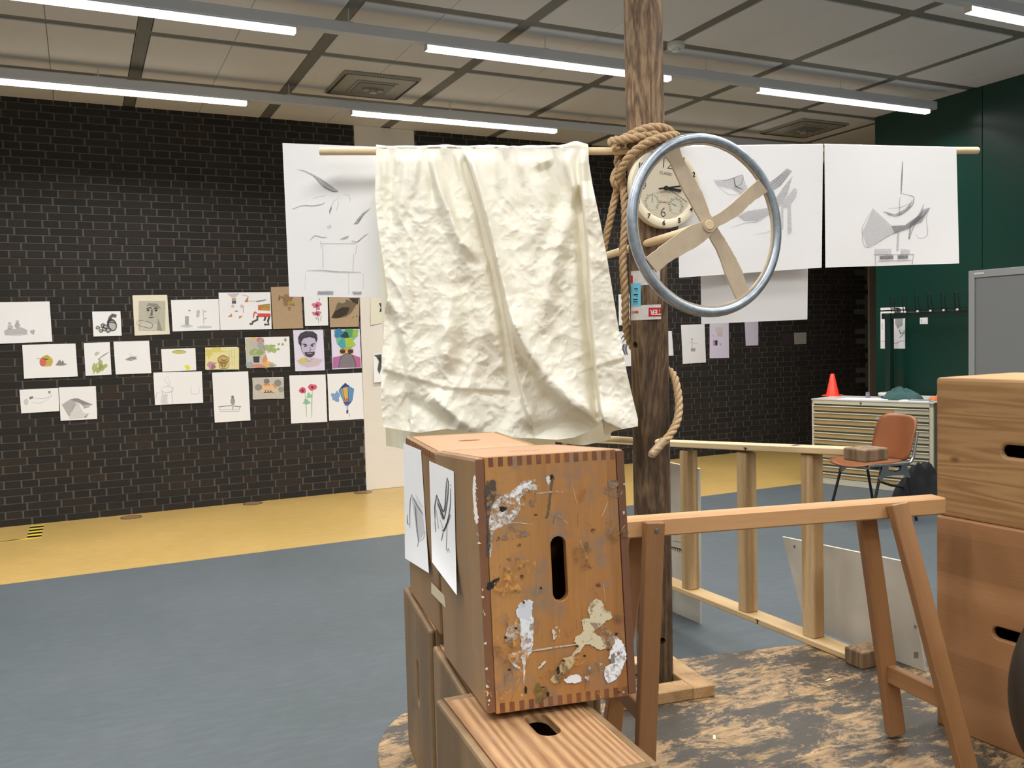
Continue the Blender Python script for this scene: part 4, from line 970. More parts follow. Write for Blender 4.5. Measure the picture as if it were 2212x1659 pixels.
for nm, pth, rad in (('coil', coil, 0.0145), ('coil', coil2, 0.0145), ('coil', front, 0.0145), ('hanging_end', tail, 0.0135), ('hanging_end', tail2, 0.0125), ('knot', knot, 0.0105)):
    link(nm, rope_me(catmull(pth, 12), rad), 'rope', rope)
ep = [PP(26, RR+0.023, rz(945)), PP(4, RR+0.028, rz(970)), PP(2, RR+0.0285, rz(973))]
plain('tape_brown', S(176, 150, 118), 0.18, spec=0.7, var=0.1, vscale=80)
tube('taped_tip', [tuple(p) for p in catmull(ep, 6)], 0.0148, 'tape_brown', rope, 14)

# tapes and label on the post
def wrap_patch(name, x0, x1, y0, y1, mat, parent, lift, nx=14, slant=0.0):
    """patch hugging the post between pixel columns x0..x1 and rows y0..y1"""
    bm = bmesh.new(); rows = []
    for (py, sl) in ((y0, 0), (y1, 0)):
        row = []
        for i in range(nx+1):
            px = x0+(x1-x0)*i/nx; q = P3(px, py+slant*(px-x0)); 
            if q is None: 
                q = rowlast
            rowlast = q
            d_ = np.array([q[0]-PC[0], q[1]-PC[1]]); d_ /= np.linalg.norm(d_)
            row.append(bm.verts.new((PC[0]+d_[0]*(PR*1.022+lift), PC[1]+d_[1]*(PR*1.022+lift), q[2])))
        rows.append(row)
    for i in range(nx): bm.faces.new((rows[0][i], rows[0][i+1], rows[1][i+1], rows[1][i]))
    return link(name, bm_mesh(bm, True), mat, parent)
tpa = thing('printed_tape', 'silver printed tape round the post, upper band above the blue label', 'tape', tuple(P3(1400, 605)), 'tape bands on the post')
wrap_patch('band', 1364, 1425, 586, 618, 'tape_clear', tpa, 0.0006, slant=-0.08)
wrap_patch('print_block', 1364, 1368, 595, 613, 'tape_red', tpa, 0.0010, 3)
tpb = thing('printed_tape', 'silver printed tape round the post with red block, lower band below the blue label', 'tape', tuple(P3(1400, 675)), 'tape bands on the post')
wrap_patch('band', 1364, 1427, 660, 692, 'tape_clear', tpb, 0.0006, slant=-0.04)
wrap_patch('print_block', 1401, 1427, 665, 684, 'tape_red', tpb, 0.0010, 6, slant=-0.03)
lb = thing('price_label', 'small light blue printed label stuck on the post', 'label', tuple(P3(1375, 640)))
wrap_patch('label', 1365, 1385, 612, 662, 'label_blue', lb, 0.0014, 6, slant=-0.05)
def post_text(s, px, py, h_px, mat, parent, rot180=True, bold=0.0, name='lettering'):
    q = P3(px, py); nn = Vector((q[0]-PC[0], q[1]-PC[1], 0)).normalized(); x = Vector((0, 0, 1)).cross(nn); y = Vector((0, 0, 1))
    if rot180: x, y = -x, -y
    me = text_me(s, h_px*depth(q)/F_PX*1.35, bold)
    rr = PR*1.022+0.0022
    for v in me.vertices:   # bend round the post
        a = v.co.x/rr; v.co.z = rr*(math.cos(a)-1); v.co.x = rr*math.sin(a)
    link(name, me, mat, parent, basis((PC[0]+nn.x*rr, PC[1]+nn.y*rr, q[2]), x, y))
post_text('TER', 1416, 674, 11, 'lettering_white', tpb, True, 0.0006); post_text('MAAT', 1372, 674, 6, 'tape_red', tpb, True, 0.0003)
for py, w_, t_ in ((623, 12, 2.4), (628, 8, 1.4), (635, 14, 3.4), (640, 6, 1.4), (646, 16, 2.2), (651, 16, 2.2), (656, 16, 1.2)):
    wrap_patch('print_line', 1378-w_*0.55, 1378+1, py, py+t_, 'clock_ink', lb, 0.0017, 3, slant=-0.05)

# ------------------------------------------------------------------ drawings on the pole
def hung(name, q, label, off, draw, group, nu=22, nv=22, wave=0.006, over=True, seed=0):
    bm = bmesh.new(); V = []; N = BN; rnd = random.Random(seed); p1, p2 = rnd.random()*6, rnd.random()*6
    def of(u, v): return off(u, v) + wave*math.sin(u*3.0+p1)*v + wave*0.6*math.sin(u*5.5+v*2+p2)*v
    rows = []
    for j in range(nv+1):
        rows.append([bm.verts.new(tuple(barpt(*bilin(q, i/nu, j/nv), of(i/nu, j/nv)))) for i in range(nu+1)])
    if over:   # short flap over the pole
        for k, (dz, do) in enumerate(((0.004, -0.008), (0.003, -0.022), (-0.012, -0.032), (-0.05, -0.034))):
            rows.insert(0, [bm.verts.new(tuple(np.array(rows[k][i].co if k == 0 else base[i]) * 0 + base0[i] + np.array([0, 0, dz]) + BN*do)) for i in range(nu+1)] if k else None)
            if rows[0] is None:
                rows.pop(0); base0 = [np.array(v.co) for v in rows[0]]; base = base0
                rows.insert(0, [bm.verts.new(tuple(base0[i]+np.array([0, 0, dz])+BN*do)) for i in range(nu+1)])
    for A, B in zip(rows, rows[1:]):
        for i in range(nu): bm.faces.new((A[i], A[i+1], B[i+1], B[i]))
    ext = bmesh.ops.extrude_face_region(bm, geom=list(bm.faces)); bmesh.ops.translate(bm, verts=[g for g in ext['geom'] if isinstance(g, bmesh.types.BMVert)], vec=Vector(tuple(-BN*0.0006)))
    o = link(name, bm_mesh(bm, True), 'paper'); tag(o, label, 'drawing', group)
    (ax_, ay), (bx, by), (cx, cy), (dx, dy) = q
    def PPx(x, y, l):
        v = min(1, max(0, (y-(ay+by)/2)/((cy+dy)/2-(ay+by)/2))); xl = ax_*(1-v)+dx*v; xr = bx*(1-v)+cx*v; u = min(1, max(0, (x-xl)/(xr-xl)))
        return barpt(x, y, of(u, v)+0.0007+l)
    ik = Ink(PPx)
    if draw: draw(ik); ik.build('drawing', o)
    return o
ZE = lambda x, y: (1412+x/2.765, y/2.765)
ZF = lambda x, y: (600+x/4.608, 300+y/4.608)
def drA(k):
    k.poly(zp([(360, 1080), (420, 1075), (530, 1045), (560, 1120), (600, 1150), (520, 1160), (470, 1130), (380, 1110)], ZE), S(190, 190, 194, 0.5))
    k.poly(zp([(560, 1260), (690, 1240), (780, 1110), (830, 1050), (800, 1160), (740, 1250), (620, 1320), (540, 1320), (500, 1290)], ZE), S(176, 176, 180, 0.55))
    k.poly(zp([(690, 1090), (760, 1040), (800, 1005), (825, 1020), (760, 1110), (690, 1150)], ZE), S(150, 150, 156, 0.5))
    for x in (0, 10, 22, 34): k.stroke(zp([(685+x, 1100+x), (740+x, 1060+x*.6), (795+x*.9, 1005+x*.5)], ZE), 1.2, G2)
    k.stroke(zp([(355, 1075), (440, 1075), (530, 1045), (520, 1100), (480, 1120), (520, 1150)], ZE), 1.2, G2); k.stroke(zp([(480, 1060), (490, 1110), (530, 1130)], ZE), 2.4, G3)
    k.stroke(zp([(380, 1110), (450, 1160), (520, 1160), (620, 1140)], ZE), 1.2, G1); k.stroke(zp([(460, 1360), (560, 1330), (620, 1325), (690, 1280)], ZE), 1.2, G2)
    k.poly(zp([(790, 1180), (840, 1120), (860, 1130), (850, 1180), (820, 1220), (825, 1390), (800, 1400), (800, 1240), (775, 1240), (775, 1370), (760, 1370), (762, 1210)], ZE), S(186, 186, 190, 0.5))
    k.stroke(zp([(600, 1400), (700, 1380), (780, 1340)], ZE), 3, S(200, 200, 204, 0.4))
def drB(k):
    k.poly(zp([(1310, 1245), (1340, 1270), (1420, 1345), (1500, 1345), (1570, 1300), (1615, 1215), (1600, 1300), (1520, 1370), (1420, 1400), (1275, 1480), (1245, 1390)], ZE), S(196, 196, 200, 0.55))
    k.poly(zp([(1420, 1350), (1500, 1345), (1575, 1290), (1600, 1290), (1540, 1355), (1440, 1395)], ZE), S(130, 130, 136, 0.6))
    k.stroke(zp([(1488, 965), (1483, 1060), (1478, 1160)], ZE), 3.2, G2, taper=True); k.stroke(zp([(1470, 1180), (1468, 1280)], ZE), 3, GL)
    k.stroke(zp([(1480, 1155), (1520, 1165), (1555, 1180), (1540, 1230), (1480, 1280), (1430, 1290), (1370, 1265)], ZE), 1.5, G3)
    k.poly(zp([(1375, 1260), (1440, 1280), (1500, 1250), (1550, 1190), (1530, 1240), (1470, 1285), (1410, 1285)], ZE), S(110, 110, 116, 0.6))
    k.stroke(zp([(1400, 1245), (1470, 1240), (1530, 1215)], ZE), 1.2, G2); k.stroke(zp([(1310, 1245), (1260, 1330), (1245, 1390), (1275, 1480), (1420, 1400), (1560, 1340), (1615, 1215)], ZE), 1.2, G2)
    k.stroke(zp([(1650, 1240), (1610, 1290), (1560, 1340), (1525, 1430)], ZE), 2.2, G2); k.stroke(zp([(1650, 1240), (1630, 1300), (1635, 1400), (1590, 1425), (1565, 1400)], ZE), 1.4, G1)
    k.poly(zp([(1610, 1250), (1650, 1240), (1600, 1330), (1540, 1350), (1530, 1430), (1520, 1425), (1530, 1340)], ZE), S(120, 120, 126, 0.55))
    k.stroke(zp([(1462, 1375), (1456, 1500)], ZE), 5, GL, taper=False)
    k.poly(zp([(1318, 1485), (1420, 1485), (1420, 1525), (1318, 1525)], ZE), S(188, 188, 192, 0.5)); k.poly(zp([(1475, 1485), (1530, 1490), (1530, 1520), (1475, 1520)], ZE), S(188, 188, 192, 0.5))
    k.stroke(zp([(1318, 1522), (1555, 1520)], ZE), 1.6, G2, taper=False)
    k.poly(zp([(1350, 1530), (1432, 1525), (1432, 1548), (1350, 1550)], ZE), S(92, 92, 98, 0.8)); k.poly(zp([(1458, 1525), (1520, 1525), (1520, 1545), (1458, 1548)], ZE), S(92, 92, 98, 0.8))
    k.stroke(zp([(1325, 1530), (1325, 1585)], ZE), 1.3, G2, taper=False); k.stroke(zp([(1338, 1560), (1540, 1555)], ZE), 2.6, G1, taper=False); k.stroke(zp([(1552, 1520), (1545, 1580)], ZE), 1.3, G2, taper=False)
def drC(k):
    k.poly(zp([(175, 300), (260, 310), (350, 350), (440, 400), (540, 470), (605, 520), (560, 530), (480, 490), (420, 430), (350, 370), (260, 325)], ZF), S(170, 172, 176, 0.6))
    k.stroke(zp([(360, 370), (450, 470), (540, 520), (605, 527)], ZF), 2.6, G2); k.stroke(zp([(390, 380), (480, 440), (560, 505)], ZF), 1.1, G1)
    k.stroke(zp([(145, 700), (240, 665), (350, 665), (440, 650), (465, 630)], ZF), 2.4, S(150, 150, 156, 0.7)); k.stroke(zp([(340, 595), (410, 575), (480, 565)], ZF), 1.2, GL)
    k.stroke(zp([(515, 745), (525, 690), (560, 620), (620, 580)], ZF), 1.2, G1); k.poly(zp([(515, 745), (512, 710), (530, 670), (540, 690), (522, 735)], ZF), S(130, 130, 136, 0.6))
    k.stroke(zp([(655, 560), (700, 560), (720, 600), (715, 630)], ZF), 1.0, GL); k.stroke(zp([(580, 720), (600, 660), (605, 610)], ZF), 1.0, GL)
    k.poly(zp([(755, 848), (790, 800), (840, 740), (920, 690), (860, 750), (820, 810), (790, 845)], ZF), S(150, 150, 156, 0.65)); k.stroke(zp([(755, 848), (800, 835), (840, 770), (920, 692)], ZF), 1.4, G2)
    k.stroke(zp([(490, 865), (500, 890), (525, 880), (520, 860), (505, 870)], ZF), 1.5, G1)
    k.stroke(zp([(320, 1010), (370, 965), (440, 980), (490, 978)], ZF), 1.8, G2); k.poly(zp([(615, 1000), (660, 975), (708, 960), (700, 985), (650, 1002)], ZF), S(150, 150, 156, 0.65))
    k.stroke(zp([(735, 1015), (790, 1025), (850, 975), (900, 943)], ZF), 2.0, G2)
    for pts in ([(428, 1015), (432, 1090)], [(448, 1040), (450, 1295)], [(785, 1055), (775, 1150)], [(755, 1150), (748, 1320)], [(430, 1040), (780, 1040)]): k.stroke(zp(pts, ZF), 1.3, G1, smooth=False)
    k.stroke(zp([(290, 1308), (450, 1310), (560, 1320), (700, 1325), (830, 1328)], ZF), 2.0, G2)
    k.stroke(zp([(705, 1335), (708, 1550)], ZF), 1.1, GL); k.stroke(zp([(850, 1340), (850, 1500)], ZF), 1.0, GL); k.stroke(zp([(275, 1340), (270, 1500)], ZF), 0.8, GL)
    k.poly(zp([(398, 1515), (552, 1515), (552, 1548), (392, 1548)], ZF), S(140, 140, 146, 0.75)); k.poly(zp([(738, 1520), (835, 1520), (830, 1545), (755, 1548)], ZF), S(140, 140, 146, 0.75))
hung('drawing_sheet', [(1462, 317), (1778, 312), (1775, 578), (1467, 600)], 'large pencil drawing of draped cloth hanging behind the wheel', lambda u, v: 0.0155+0.006*v, drA, 'drawings hung on the pole', seed=1)
hung('drawing_sheet', [(1781, 312), (2066, 319), (2072, 569), (1783, 578)], 'pencil drawing of a sailing boat-like still life at the right end of the pole', lambda u, v: 0.0155+0.006*v, drB, 'drawings hung on the pole', seed=2)
hung('drawing_sheet', [(1510, 330), (1748, 325), (1744, 690), (1515, 700)], 'blank back of a sheet hanging lowest behind the wheel drawing', lambda u, v: -0.016-0.012*v, None, 'drawings hung on the pole', seed=3, over=False)
hung('drawing_sheet', [(610, 309), (838, 318), (838, 643), (625, 641)], 'pencil sketch of leaves over a block at the left end of the pole', lambda u, v: -0.078-0.004*v, drC, 'drawings hung on the pole', seed=4, over=False, wave=0.003)

# ------------------------------------------------------------------ cloth over the pole
def interp(tab, x): return np.interp(x, [t[0] for t in tab], [t[1] for t in tab])
LT = [(300, 813), (350, 812), (420, 810), (480, 815), (540, 824), (600, 833), (640, 838), (672, 831), (720, 829), (790, 824), (860, 823), (925, 828), (960, 830)]
RT = [(300, 1271), (350, 1272), (400, 1280), (470, 1295), (560, 1312), (640, 1325), (720, 1338), (800, 1353), (860, 1367), (905, 1378), (930, 1378), (960, 1378)]
BT = [(0, 922), (0.08, 930), (0.14, 935), (0.25, 926), (0.32, 931), (0.42, 939), (0.52, 946), (0.60, 947), (0.68, 950), (0.75, 945), (0.82, 928), (0.85, 916), (0.862, 912), (0.868, 940), (0.885, 941), (0.90, 932), (0.95, 926), (1.0, 921)]
NU, NV = 330, 340
U, V_ = np.meshgrid(np.linspace(0, 1, NU), np.linspace(0, 1, NV))
YB_ = interp(BT, U.ravel()).reshape(U.shape)
YT = 318.0 + 0*U
PYg = YT+(YB_-YT)*V_
PXg = interp(LT, PYg.ravel()).reshape(U.shape)*(1-U)+interp(RT, PYg.ravel()).reshape(U.shape)*U
OFF = np.zeros_like(PXg); KF = 1.55
def seg_dist(px, py, line):
    """signed distance to a polyline (px); + on its image-right side, and parameter 0..1 along it"""
    best = np.full(px.shape, 1e9); sgn = np.zeros(px.shape); par = np.zeros(px.shape); n = len(line)-1
    for i in range(n):
        (x0, y0), (x1, y1) = line[i][:2], line[i+1][:2]; dx, dy = x1-x0, y1-y0; L2 = dx*dx+dy*dy
        t = np.clip(((px-x0)*dx+(py-y0)*dy)/L2, 0, 1); ex, ey = px-(x0+t*dx), py-(y0+t*dy); d = np.hypot(ex, ey)
        m_ = d < best; best = np.where(m_, d, best); sgn = np.where(m_, np.sign(dy*ex-dx*ey), sgn); par = np.where(m_, (i+t)/n, par)
    return best*sgn, par
def ridge(line, amp, wl, wr, fade=(0.0, 0.0)):
    global OFF
    L = catmull(line, 6); d, t = seg_dist(PXg, PYg, [tuple(p) for p in L])
    w = np.where(d < 0, wl, wr); a = amp*np.exp(-(d/w)**2)
    if fade[0] > 0: a *= np.clip(t/fade[0], 0, 1)
    if fade[1] > 0: a *= np.clip((1-t)/fade[1], 0, 1)
    OFF = OFF+a*KF
def step(line, amp, w, decay, side=1, fade=(0.0, 0.0)):
    """cloth lies higher on one side of the line, falling back with distance"""
    global OFF
    L = catmull(line, 6); d, t = seg_dist(PXg, PYg, [tuple(p) for p in L]); d = d*side
    a = amp*(1/(1+np.exp(-np.clip(d/w, -30, 30))))*np.exp(-np.maximum(d, 0)/decay)
    if fade[0] > 0: a *= np.clip(t/fade[0], 0, 1)
    if fade[1] > 0: a *= np.clip((1-t)/fade[1], 0, 1)
    OFF = OFF+a*KF
OFF += 0.016+0.062*np.clip(V_, 0, 1)**0.55
OFF += 0.010*V_*np.sin(PXg/38.0+1.0)+0.006*np.sin(PXg/21.0+PYg/160.0)
# long pleat left of centre
step([(1000, 312), (1030, 400), (1065, 540), (1090, 650), (1110, 780), (1128, 860), (1145, 915)], 0.034, 2.0, 26, 1, (0.08, 0))
ridge([(1000, 312), (1040, 420), (1075, 560), (1100, 660), (1130, 750), (1170, 810)], 0.016, 8, 14, (0.02, 0.15))
ridge([(1004, 330), (1042, 470), (1077, 620), (1102, 770), (1122, 860)], -0.036, 11, 4, (0.1, 0.05))
ridge([(1015, 330), (1053, 470), (1089, 620), (1112, 740)], 0.014, 5, 6, (0.1, 0.3))
for x0, x1, L_, am in ((832, 826, 120, 0.010), (862, 846, 150, 0.012), (905, 890, 110, 0.011), (985, 1000, 90, 0.012), (1062, 1078, 110, 0.012), (1088, 1102, 80, -0.010), (1118, 1132, 90, 0.010), (1160, 1172, 70, 0.009), (1195, 1200, 60, -0.009)):
    ridge([(x0, 316), ((x0+x1)/2, 316+L_/2), (x1, 316+L_)], am, 7, 8, (0.0, 0.5))
# sling: crest sweeping to the right hem, cloth turned under below it
ridge([(1100, 640), (1125, 730), (1165, 805), (1215, 860), (1260, 890), (1298, 908)], 0.040, 14, 34, (0.15, 0.0))
step([(1118, 700), (1150, 790), (1210, 862), (1262, 897), (1300, 912)], -0.045, 9, 90, -1, (0.2, 0.0))
ridge([(1150, 930), (1200, 925), (1250, 915)], -0.02, 20, 20)
# right-hand bunch and free panel
step([(1255, 392), (1262, 470), (1270, 560), (1276, 680), (1286, 800), (1298, 920)], 0.040, 2.0, 60, 1, (0.1, 0))
ridge([(1250, 400), (1262, 520), (1268, 640), (1280, 780), (1294, 900)], -0.040, 13, 4, (0.1, 0))
ridge([(1238, 316), (1228, 350), (1238, 400), (1235, 450)], 0.030, 9, 9, (0, 0.3))
ridge([(1262, 316), (1258, 360), (1262, 420), (1272, 520)], 0.026, 8, 10, (0, 0.3))
ridge([(1232, 440), (1205, 540), (1180, 640), (1165, 720)], 0.022, 20, 22, (0.2, 0.3))
ridge([(1175, 350), (1205, 420), (1200, 470)], -0.016, 26, 22, (0.1, 0.2))
ridge([(1130, 330), (1150, 400), (1160, 480), (1120, 600)], 0.012, 26, 20, (0.1, 0.3))
# left-hand folds
ridge([(928, 316), (940, 380), (968, 450), (995, 510), (1045, 565)], 0.026, 16, 11, (0.05, 0.2))
step([(945, 330), (975, 450), (1000, 515), (1052, 570)], -0.016, 4, 40, 1, (0.1, 0.1))
ridge([(918, 316), (930, 380), (938, 450)], -0.018, 9, 9, (0.1, 0.3)); ridge([(955, 318), (968, 345)], -0.016, 8, 8)
ridge([(885, 320), (868, 420), (850, 520)], 0.014, 12, 18, (0.1, 0.3)); ridge([(862, 340), (848, 440), (845, 520)], -0.012, 10, 10, (0.2, 0.3))
ridge([(880, 480), (882, 600), (880, 700)], 0.010, 10, 10, (0.3, 0.3))
ridge([(985, 560), (1010, 640), (1005, 740), (985, 850)], -0.020, 24, 22, (0.2, 0.3)); ridge([(960, 640), (965, 740), (955, 820)], 0.018, 20, 18, (0.3, 0.3))
ridge([(1040, 650), (1080, 760), (1090, 840)], 0.012, 22, 22, (0.3, 0.3))
# rear layer showing at the lower left
step([(840, 650), (856, 705), (872, 765), (880, 830), (886, 905)], -0.030, 3.0, 80, -1, (0.1, 0.0))
# creases of the folded sheet
step([(825, 798), (880, 815), (935, 830), (965, 838), (1040, 843), (1120, 846)], 0.011, 2.0, 26, 1, (0.02, 0.05))
step([(1290, 792), (1320, 782), (1350, 774)], 0.008, 2.0, 22, 1)
ridge([(870, 860), (930, 890), (985, 925)], -0.016, 16, 18, (0.1, 0.1)); ridge([(930, 850), (970, 890), (1040, 935)], 0.024, 16, 18, (0.1, 0.1))
step([(1120, 850), (1105, 890), (1080, 940)], -0.018, 4, 50, -1)
# crumple
rng = np.random.RandomState(3)
def vnoise(x, y, seed):
    r_ = np.random.RandomState(seed); G = r_.rand(64, 64); xi, yi = np.floor(x).astype(int), np.floor(y).astype(int); fx, fy = x-xi, y-yi
    fx, fy = fx*fx*(3-2*fx), fy*fy*(3-2*fy); g = lambda a, b_: G[a % 64, b_ % 64]
    return (g(xi, yi)*(1-fx)+g(xi+1, yi)*fx)*(1-fy)+(g(xi, yi+1)*(1-fx)+g(xi+1, yi+1)*fx)*fy
mask = np.clip((PYg-340)/120, 0.15, 1)
for (sx, sy, a, sd, rot) in ((46, 60, 0.009, 1, 0.3), (26, 30, 0.006, 2, -0.5), (15, 17, 0.0036, 3, 0.8), (9, 10, 0.0019, 4, 0.1)):
    xx = (PXg*math.cos(rot)+PYg*math.sin(rot))/sx; yy = (-PXg*math.sin(rot)+PYg*math.cos(rot))/sy
    OFF += mask*a*(1-2*np.abs(2*vnoise(xx, yy, sd)-1))*0.5
OFF = np.maximum(OFF, 0.0145+0.008*V_)
top = np.clip((PYg-318)/34, 0, 1); top = top*top*(3-2*top); OFF = (0.0150+0.008*vnoise(PXg/16.0, PYg/300.0, 11)+0.012*np.exp(-((PXg-1248)/22.0)**2))*(1-top)+OFF*top
cv = []; cf = []
DXY = (PXg, PYg)
dirs = FX[None, None, :]+RX[None, None, :]*((PXg-W/2)/F_PX)[..., None]-UX[None, None, :]*((PYg-H/2)/F_PX)[..., None]
tt = (np.dot(B0-CAM, BN)+OFF)/(dirs @ BN)
FRONT = CAM+dirs*tt[..., None]
rows = [FRONT[j] for j in range(NV)]
# over the pole and down behind
s_top = (FRONT[0]-B0) @ BE; o_top = (FRONT[0]-B0) @ BN
arc = []
for k in range(1, 8):
    a = math.pi*k/8
    rad = 0.0150+0.009*vnoise(s_top*22.0, s_top*0+0.5, 11)**2+0.003*vnoise(s_top*60.0, s_top*0+2.5, 12)+0.012*np.exp(-((s_top-0.84)/0.035)**2)
    arc.append(B0[None, :]+BE[None, :]*s_top[:, None]+BN[None, :]*(np.cos(a)*np.maximum(rad, o_top*(1-k/8.0)))[:, None]+np.array([0, 0, 1.0])[None, :]*(np.sin(a)*rad)[:, None])
NB = 70; zb0 = 2.046; back = []
uu = np.linspace(0, 1, NU)
for k in range(1, NB+1):
    t = k/NB; zlow = 1.075-0.02*np.sin(uu*9)-0.03*np.clip((uu-0.1)/0.2, 0, 1)*(uu < 0.75)
    z = zb0-0.0-(zb0-zlow)*t
    s_ = s_top*(1-0.0*t)+(-0.002+0.0*uu)+ (0.10*uu-0.0)*t*0.75
    off_ = -(0.016+0.02*t+0.018*t*np.sin(uu*26+1.0)+0.006*np.sin(uu*50+t*6))
    back.append(B0[None, :]*np.array([1, 1, 0])+BE[None, :]*s_[:, None]+BN[None, :]*off_[:, None]+np.array([0, 0, 1.0])[None, :]*z[:, None])
allrows = rows[::-1]+arc+back
AR = np.array(allrows).reshape(-1, 3); nr = len(allrows)
idx = np.arange(nr*NU).reshape(nr, NU)
quads = np.stack([idx[:-1, :-1], idx[:-1, 1:], idx[1:, 1:], idx[1:, :-1]], -1).reshape(-1, 4)
me = bpy.data.meshes.new('cloth'); me.from_pydata(AR.tolist(), [], quads.tolist()); me.polygons.foreach_set('use_smooth', [True]*len(me.polygons))
cl = link('draped_cloth', me, 'cloth'); tag(cl, 'creamy white crumpled cotton cloth draped over the pole', 'cloth')
#@@SPLIT3@@
# ------------------------------------------------------------------ trestle
def V3(p): return np.array([float(p[0]), float(p[1]), float(p[2])])
ts = thing('trestle', 'warm brown wooden trestle with four splayed legs standing on the stage', 'trestle', (1.75, 1.84, ZS))
TZ = 0.94
tA, tB = onz(1400, 1122, TZ), onz(2045, 1075, TZ)          # front top edge
tdir = (tB-tA)/np.linalg.norm(tB-tA); tn = np.array([tdir[1], -tdir[0], 0.0])   # towards the camera
if tn[1] > 0: tn = -tn
ctr = lambda s, dz: tA+tdir*s-tn*0.032+np.array([0, 0, dz])
LTB = np.linalg.norm(tB-tA)
bA, bB = ctr(-0.10, -0.024), ctr(LTB, -0.024)
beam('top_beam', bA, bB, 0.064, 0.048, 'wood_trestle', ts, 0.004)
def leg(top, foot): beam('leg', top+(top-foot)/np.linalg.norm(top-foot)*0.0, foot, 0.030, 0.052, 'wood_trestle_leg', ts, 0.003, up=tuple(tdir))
sR = float(np.dot(onz(1950, 1120, 0.90)-tA, tdir)); sL = float(np.dot(onz(1412, 1140, 0.92)-tA, tdir))
def bmfoot(p): return np.array([p[0], p[1], ZS+0.009])
rf_t = ctr(sR, -0.003)+tn*0.048; rf_f = bmfoot(onz(2094, 1688, ZS))
rr_t = ctr(sR-0.035, -0.05)-tn*0.045; rr_f = bmfoot(onz(1935, 1592, ZS))
lf_t = ctr(sL, -0.003)+tn*0.048; lf_f = bmfoot(onz(1391, 1712, ZS))
lr_t = ctr(sL-0.01, -0.05)-tn*0.045; lr_f = bmfoot(onz(1318, 1610, ZS))
for a, b_ in ((rf_t, rf_f), (rr_t, rr_f), (lf_t, lf_f), (lr_t, lr_f)):
    u = (b_-a)/np.linalg.norm(b_-a); leg(a, b_)
def at(a, b_, z): t = (z-a[2])/(b_[2]-a[2]); return a+(b_-a)*t
for (a, b_, c_, d_) in ((rf_t, rf_f, rr_t, rr_f), (lf_t, lf_f, lr_t, lr_f)):
    p, q = at(a, b_, 0.42), at(c_, d_, 0.42); u = (q-p)/np.linalg.norm(q-p); beam('stretcher', p+u*0.012, q-u*0.012, 0.028, 0.052, 'wood_trestle_leg', ts, 0.003)
for s_ in (sR+0.003, sL+0.002):
    p = ctr(s_, -0.024)+tn*0.0655; 
    lathe('bolt', [(0, 0.0025), (0.005, 0.0025), (0.006, 0)], 'screw_metal', ts, basis(tuple(p), tuple(tdir), (0, 0, 1)), 14)

# ------------------------------------------------------------------ ladder-like frame lying on edge
XL = 2.5
ld = thing('ladder', 'pale pine ladder lying on edge across the far side of the stage', 'ladder', (XL, 2.5, ZS))
def upz(y): return np.interp(y, [2.284, 4.056], [0.995, 0.842])
beam('rail', (XL, 2.30, ZS+0.0135), (XL, 4.5, ZS+0.0135), 0.085, 0.024, 'wood_pale', ld, 0.003)
beam('rail', (XL, 2.30, upz(2.30)-0.006), (XL, 4.5, upz(4.5)-0.006), 0.085, 0.026, 'wood_pale', ld, 0.003)
wood('wood_rung', S(196, 168, 126), S(158, 126, 84), 'X', ring=40, rough=0.55, fine=0.3)
for y in (2.533, 2.905, 3.30, 3.69, 4.08, 4.42): beam('rung', (XL, y, ZS+0.025), (XL, y, upz(y)-0.018), 0.058, 0.062, 'wood_rung', ld, 0.004, up=(0, 1, 0))
def eblock(y, z): return obox('end_block', XL-0.062, XL+0.055, y-0.10, y, z-0.030, z+0.016, 'wood_block', ld, 0.006)
eblock(2.32, upz(2.3)-0.004)
obox('end_block', XL-0.062, XL+0.05, 2.235, 2.32, ZS, ZS+0.062, 'wood_block', ld, 0.006)
for y, z in ((2.86, upz(2.86)-0.006), (2.80, ZS+0.013), (3.66, upz(3.66)-0.006)):
    obox('pencil_mark', XL-0.0431, XL-0.0426, y-0.003, y+0.004, z-0.010, z+0.010, 'clock_ink', ld); obox('pencil_mark', XL-0.0431, XL-0.0426, y-0.012, y+0.012, z+0.006, z+0.009, 'clock_ink', ld)
obox('metal_clip', XL-0.02, XL+0.02, 2.60, 2.63, upz(2.6)+0.006, upz(2.6)+0.012, 'chrome', ld, 0.001)
# boards leaning on it from behind
def lean_board(name, label, tl, tr, sl, sr, xt, xb, mats, mark=None, zf=0.001):
    """tl,tr: top corners (px); sl,sr: second points on the side edges; top edge at x=xt, foot on the floor near x=xb"""
    A, B = onx(*tl, xt), onx(*tr, xt); zt = (A[2]+B[2])/2
    n_ = np.cross(B-A, np.array([xb-xt, 0, -zt])); n_ /= np.linalg.norm(n_)
    if n_[0] > 0: n_ = -n_
    def foot(p, q):
        for k in np.linspace(1, 8, 800):
            P = onplane(p[0]+(q[0]-p[0])*k, p[1]+(q[1]-p[1])*k, A, n_)
            if P[2] <= zf: return P
        return P
    C_, D_ = foot(tr, sr), foot(tl, sl)
    o = thing(name, label, 'board', tuple((C_+D_)/2))
    prism('board', [A, B, C_, D_], -n_, 0.009, mats[0], o)
    u = (B-A); up_ = np.cross(n_, u/np.linalg.norm(u)); 
    prism('cut_edge', [A-n_*0.0001+np.array([0, 0, 0.0002]), B+np.array([0, 0, 0.0002]), B-n_*0.009+np.array([0, 0, 0.0002]), A-n_*0.009+np.array([0, 0, 0.0002])], (0, 0, 1), 0.001, 'board_edge', o)
    if mark: mark(o, lambda x, y, l: onplane(x, y, A, n_, l+0.0004))
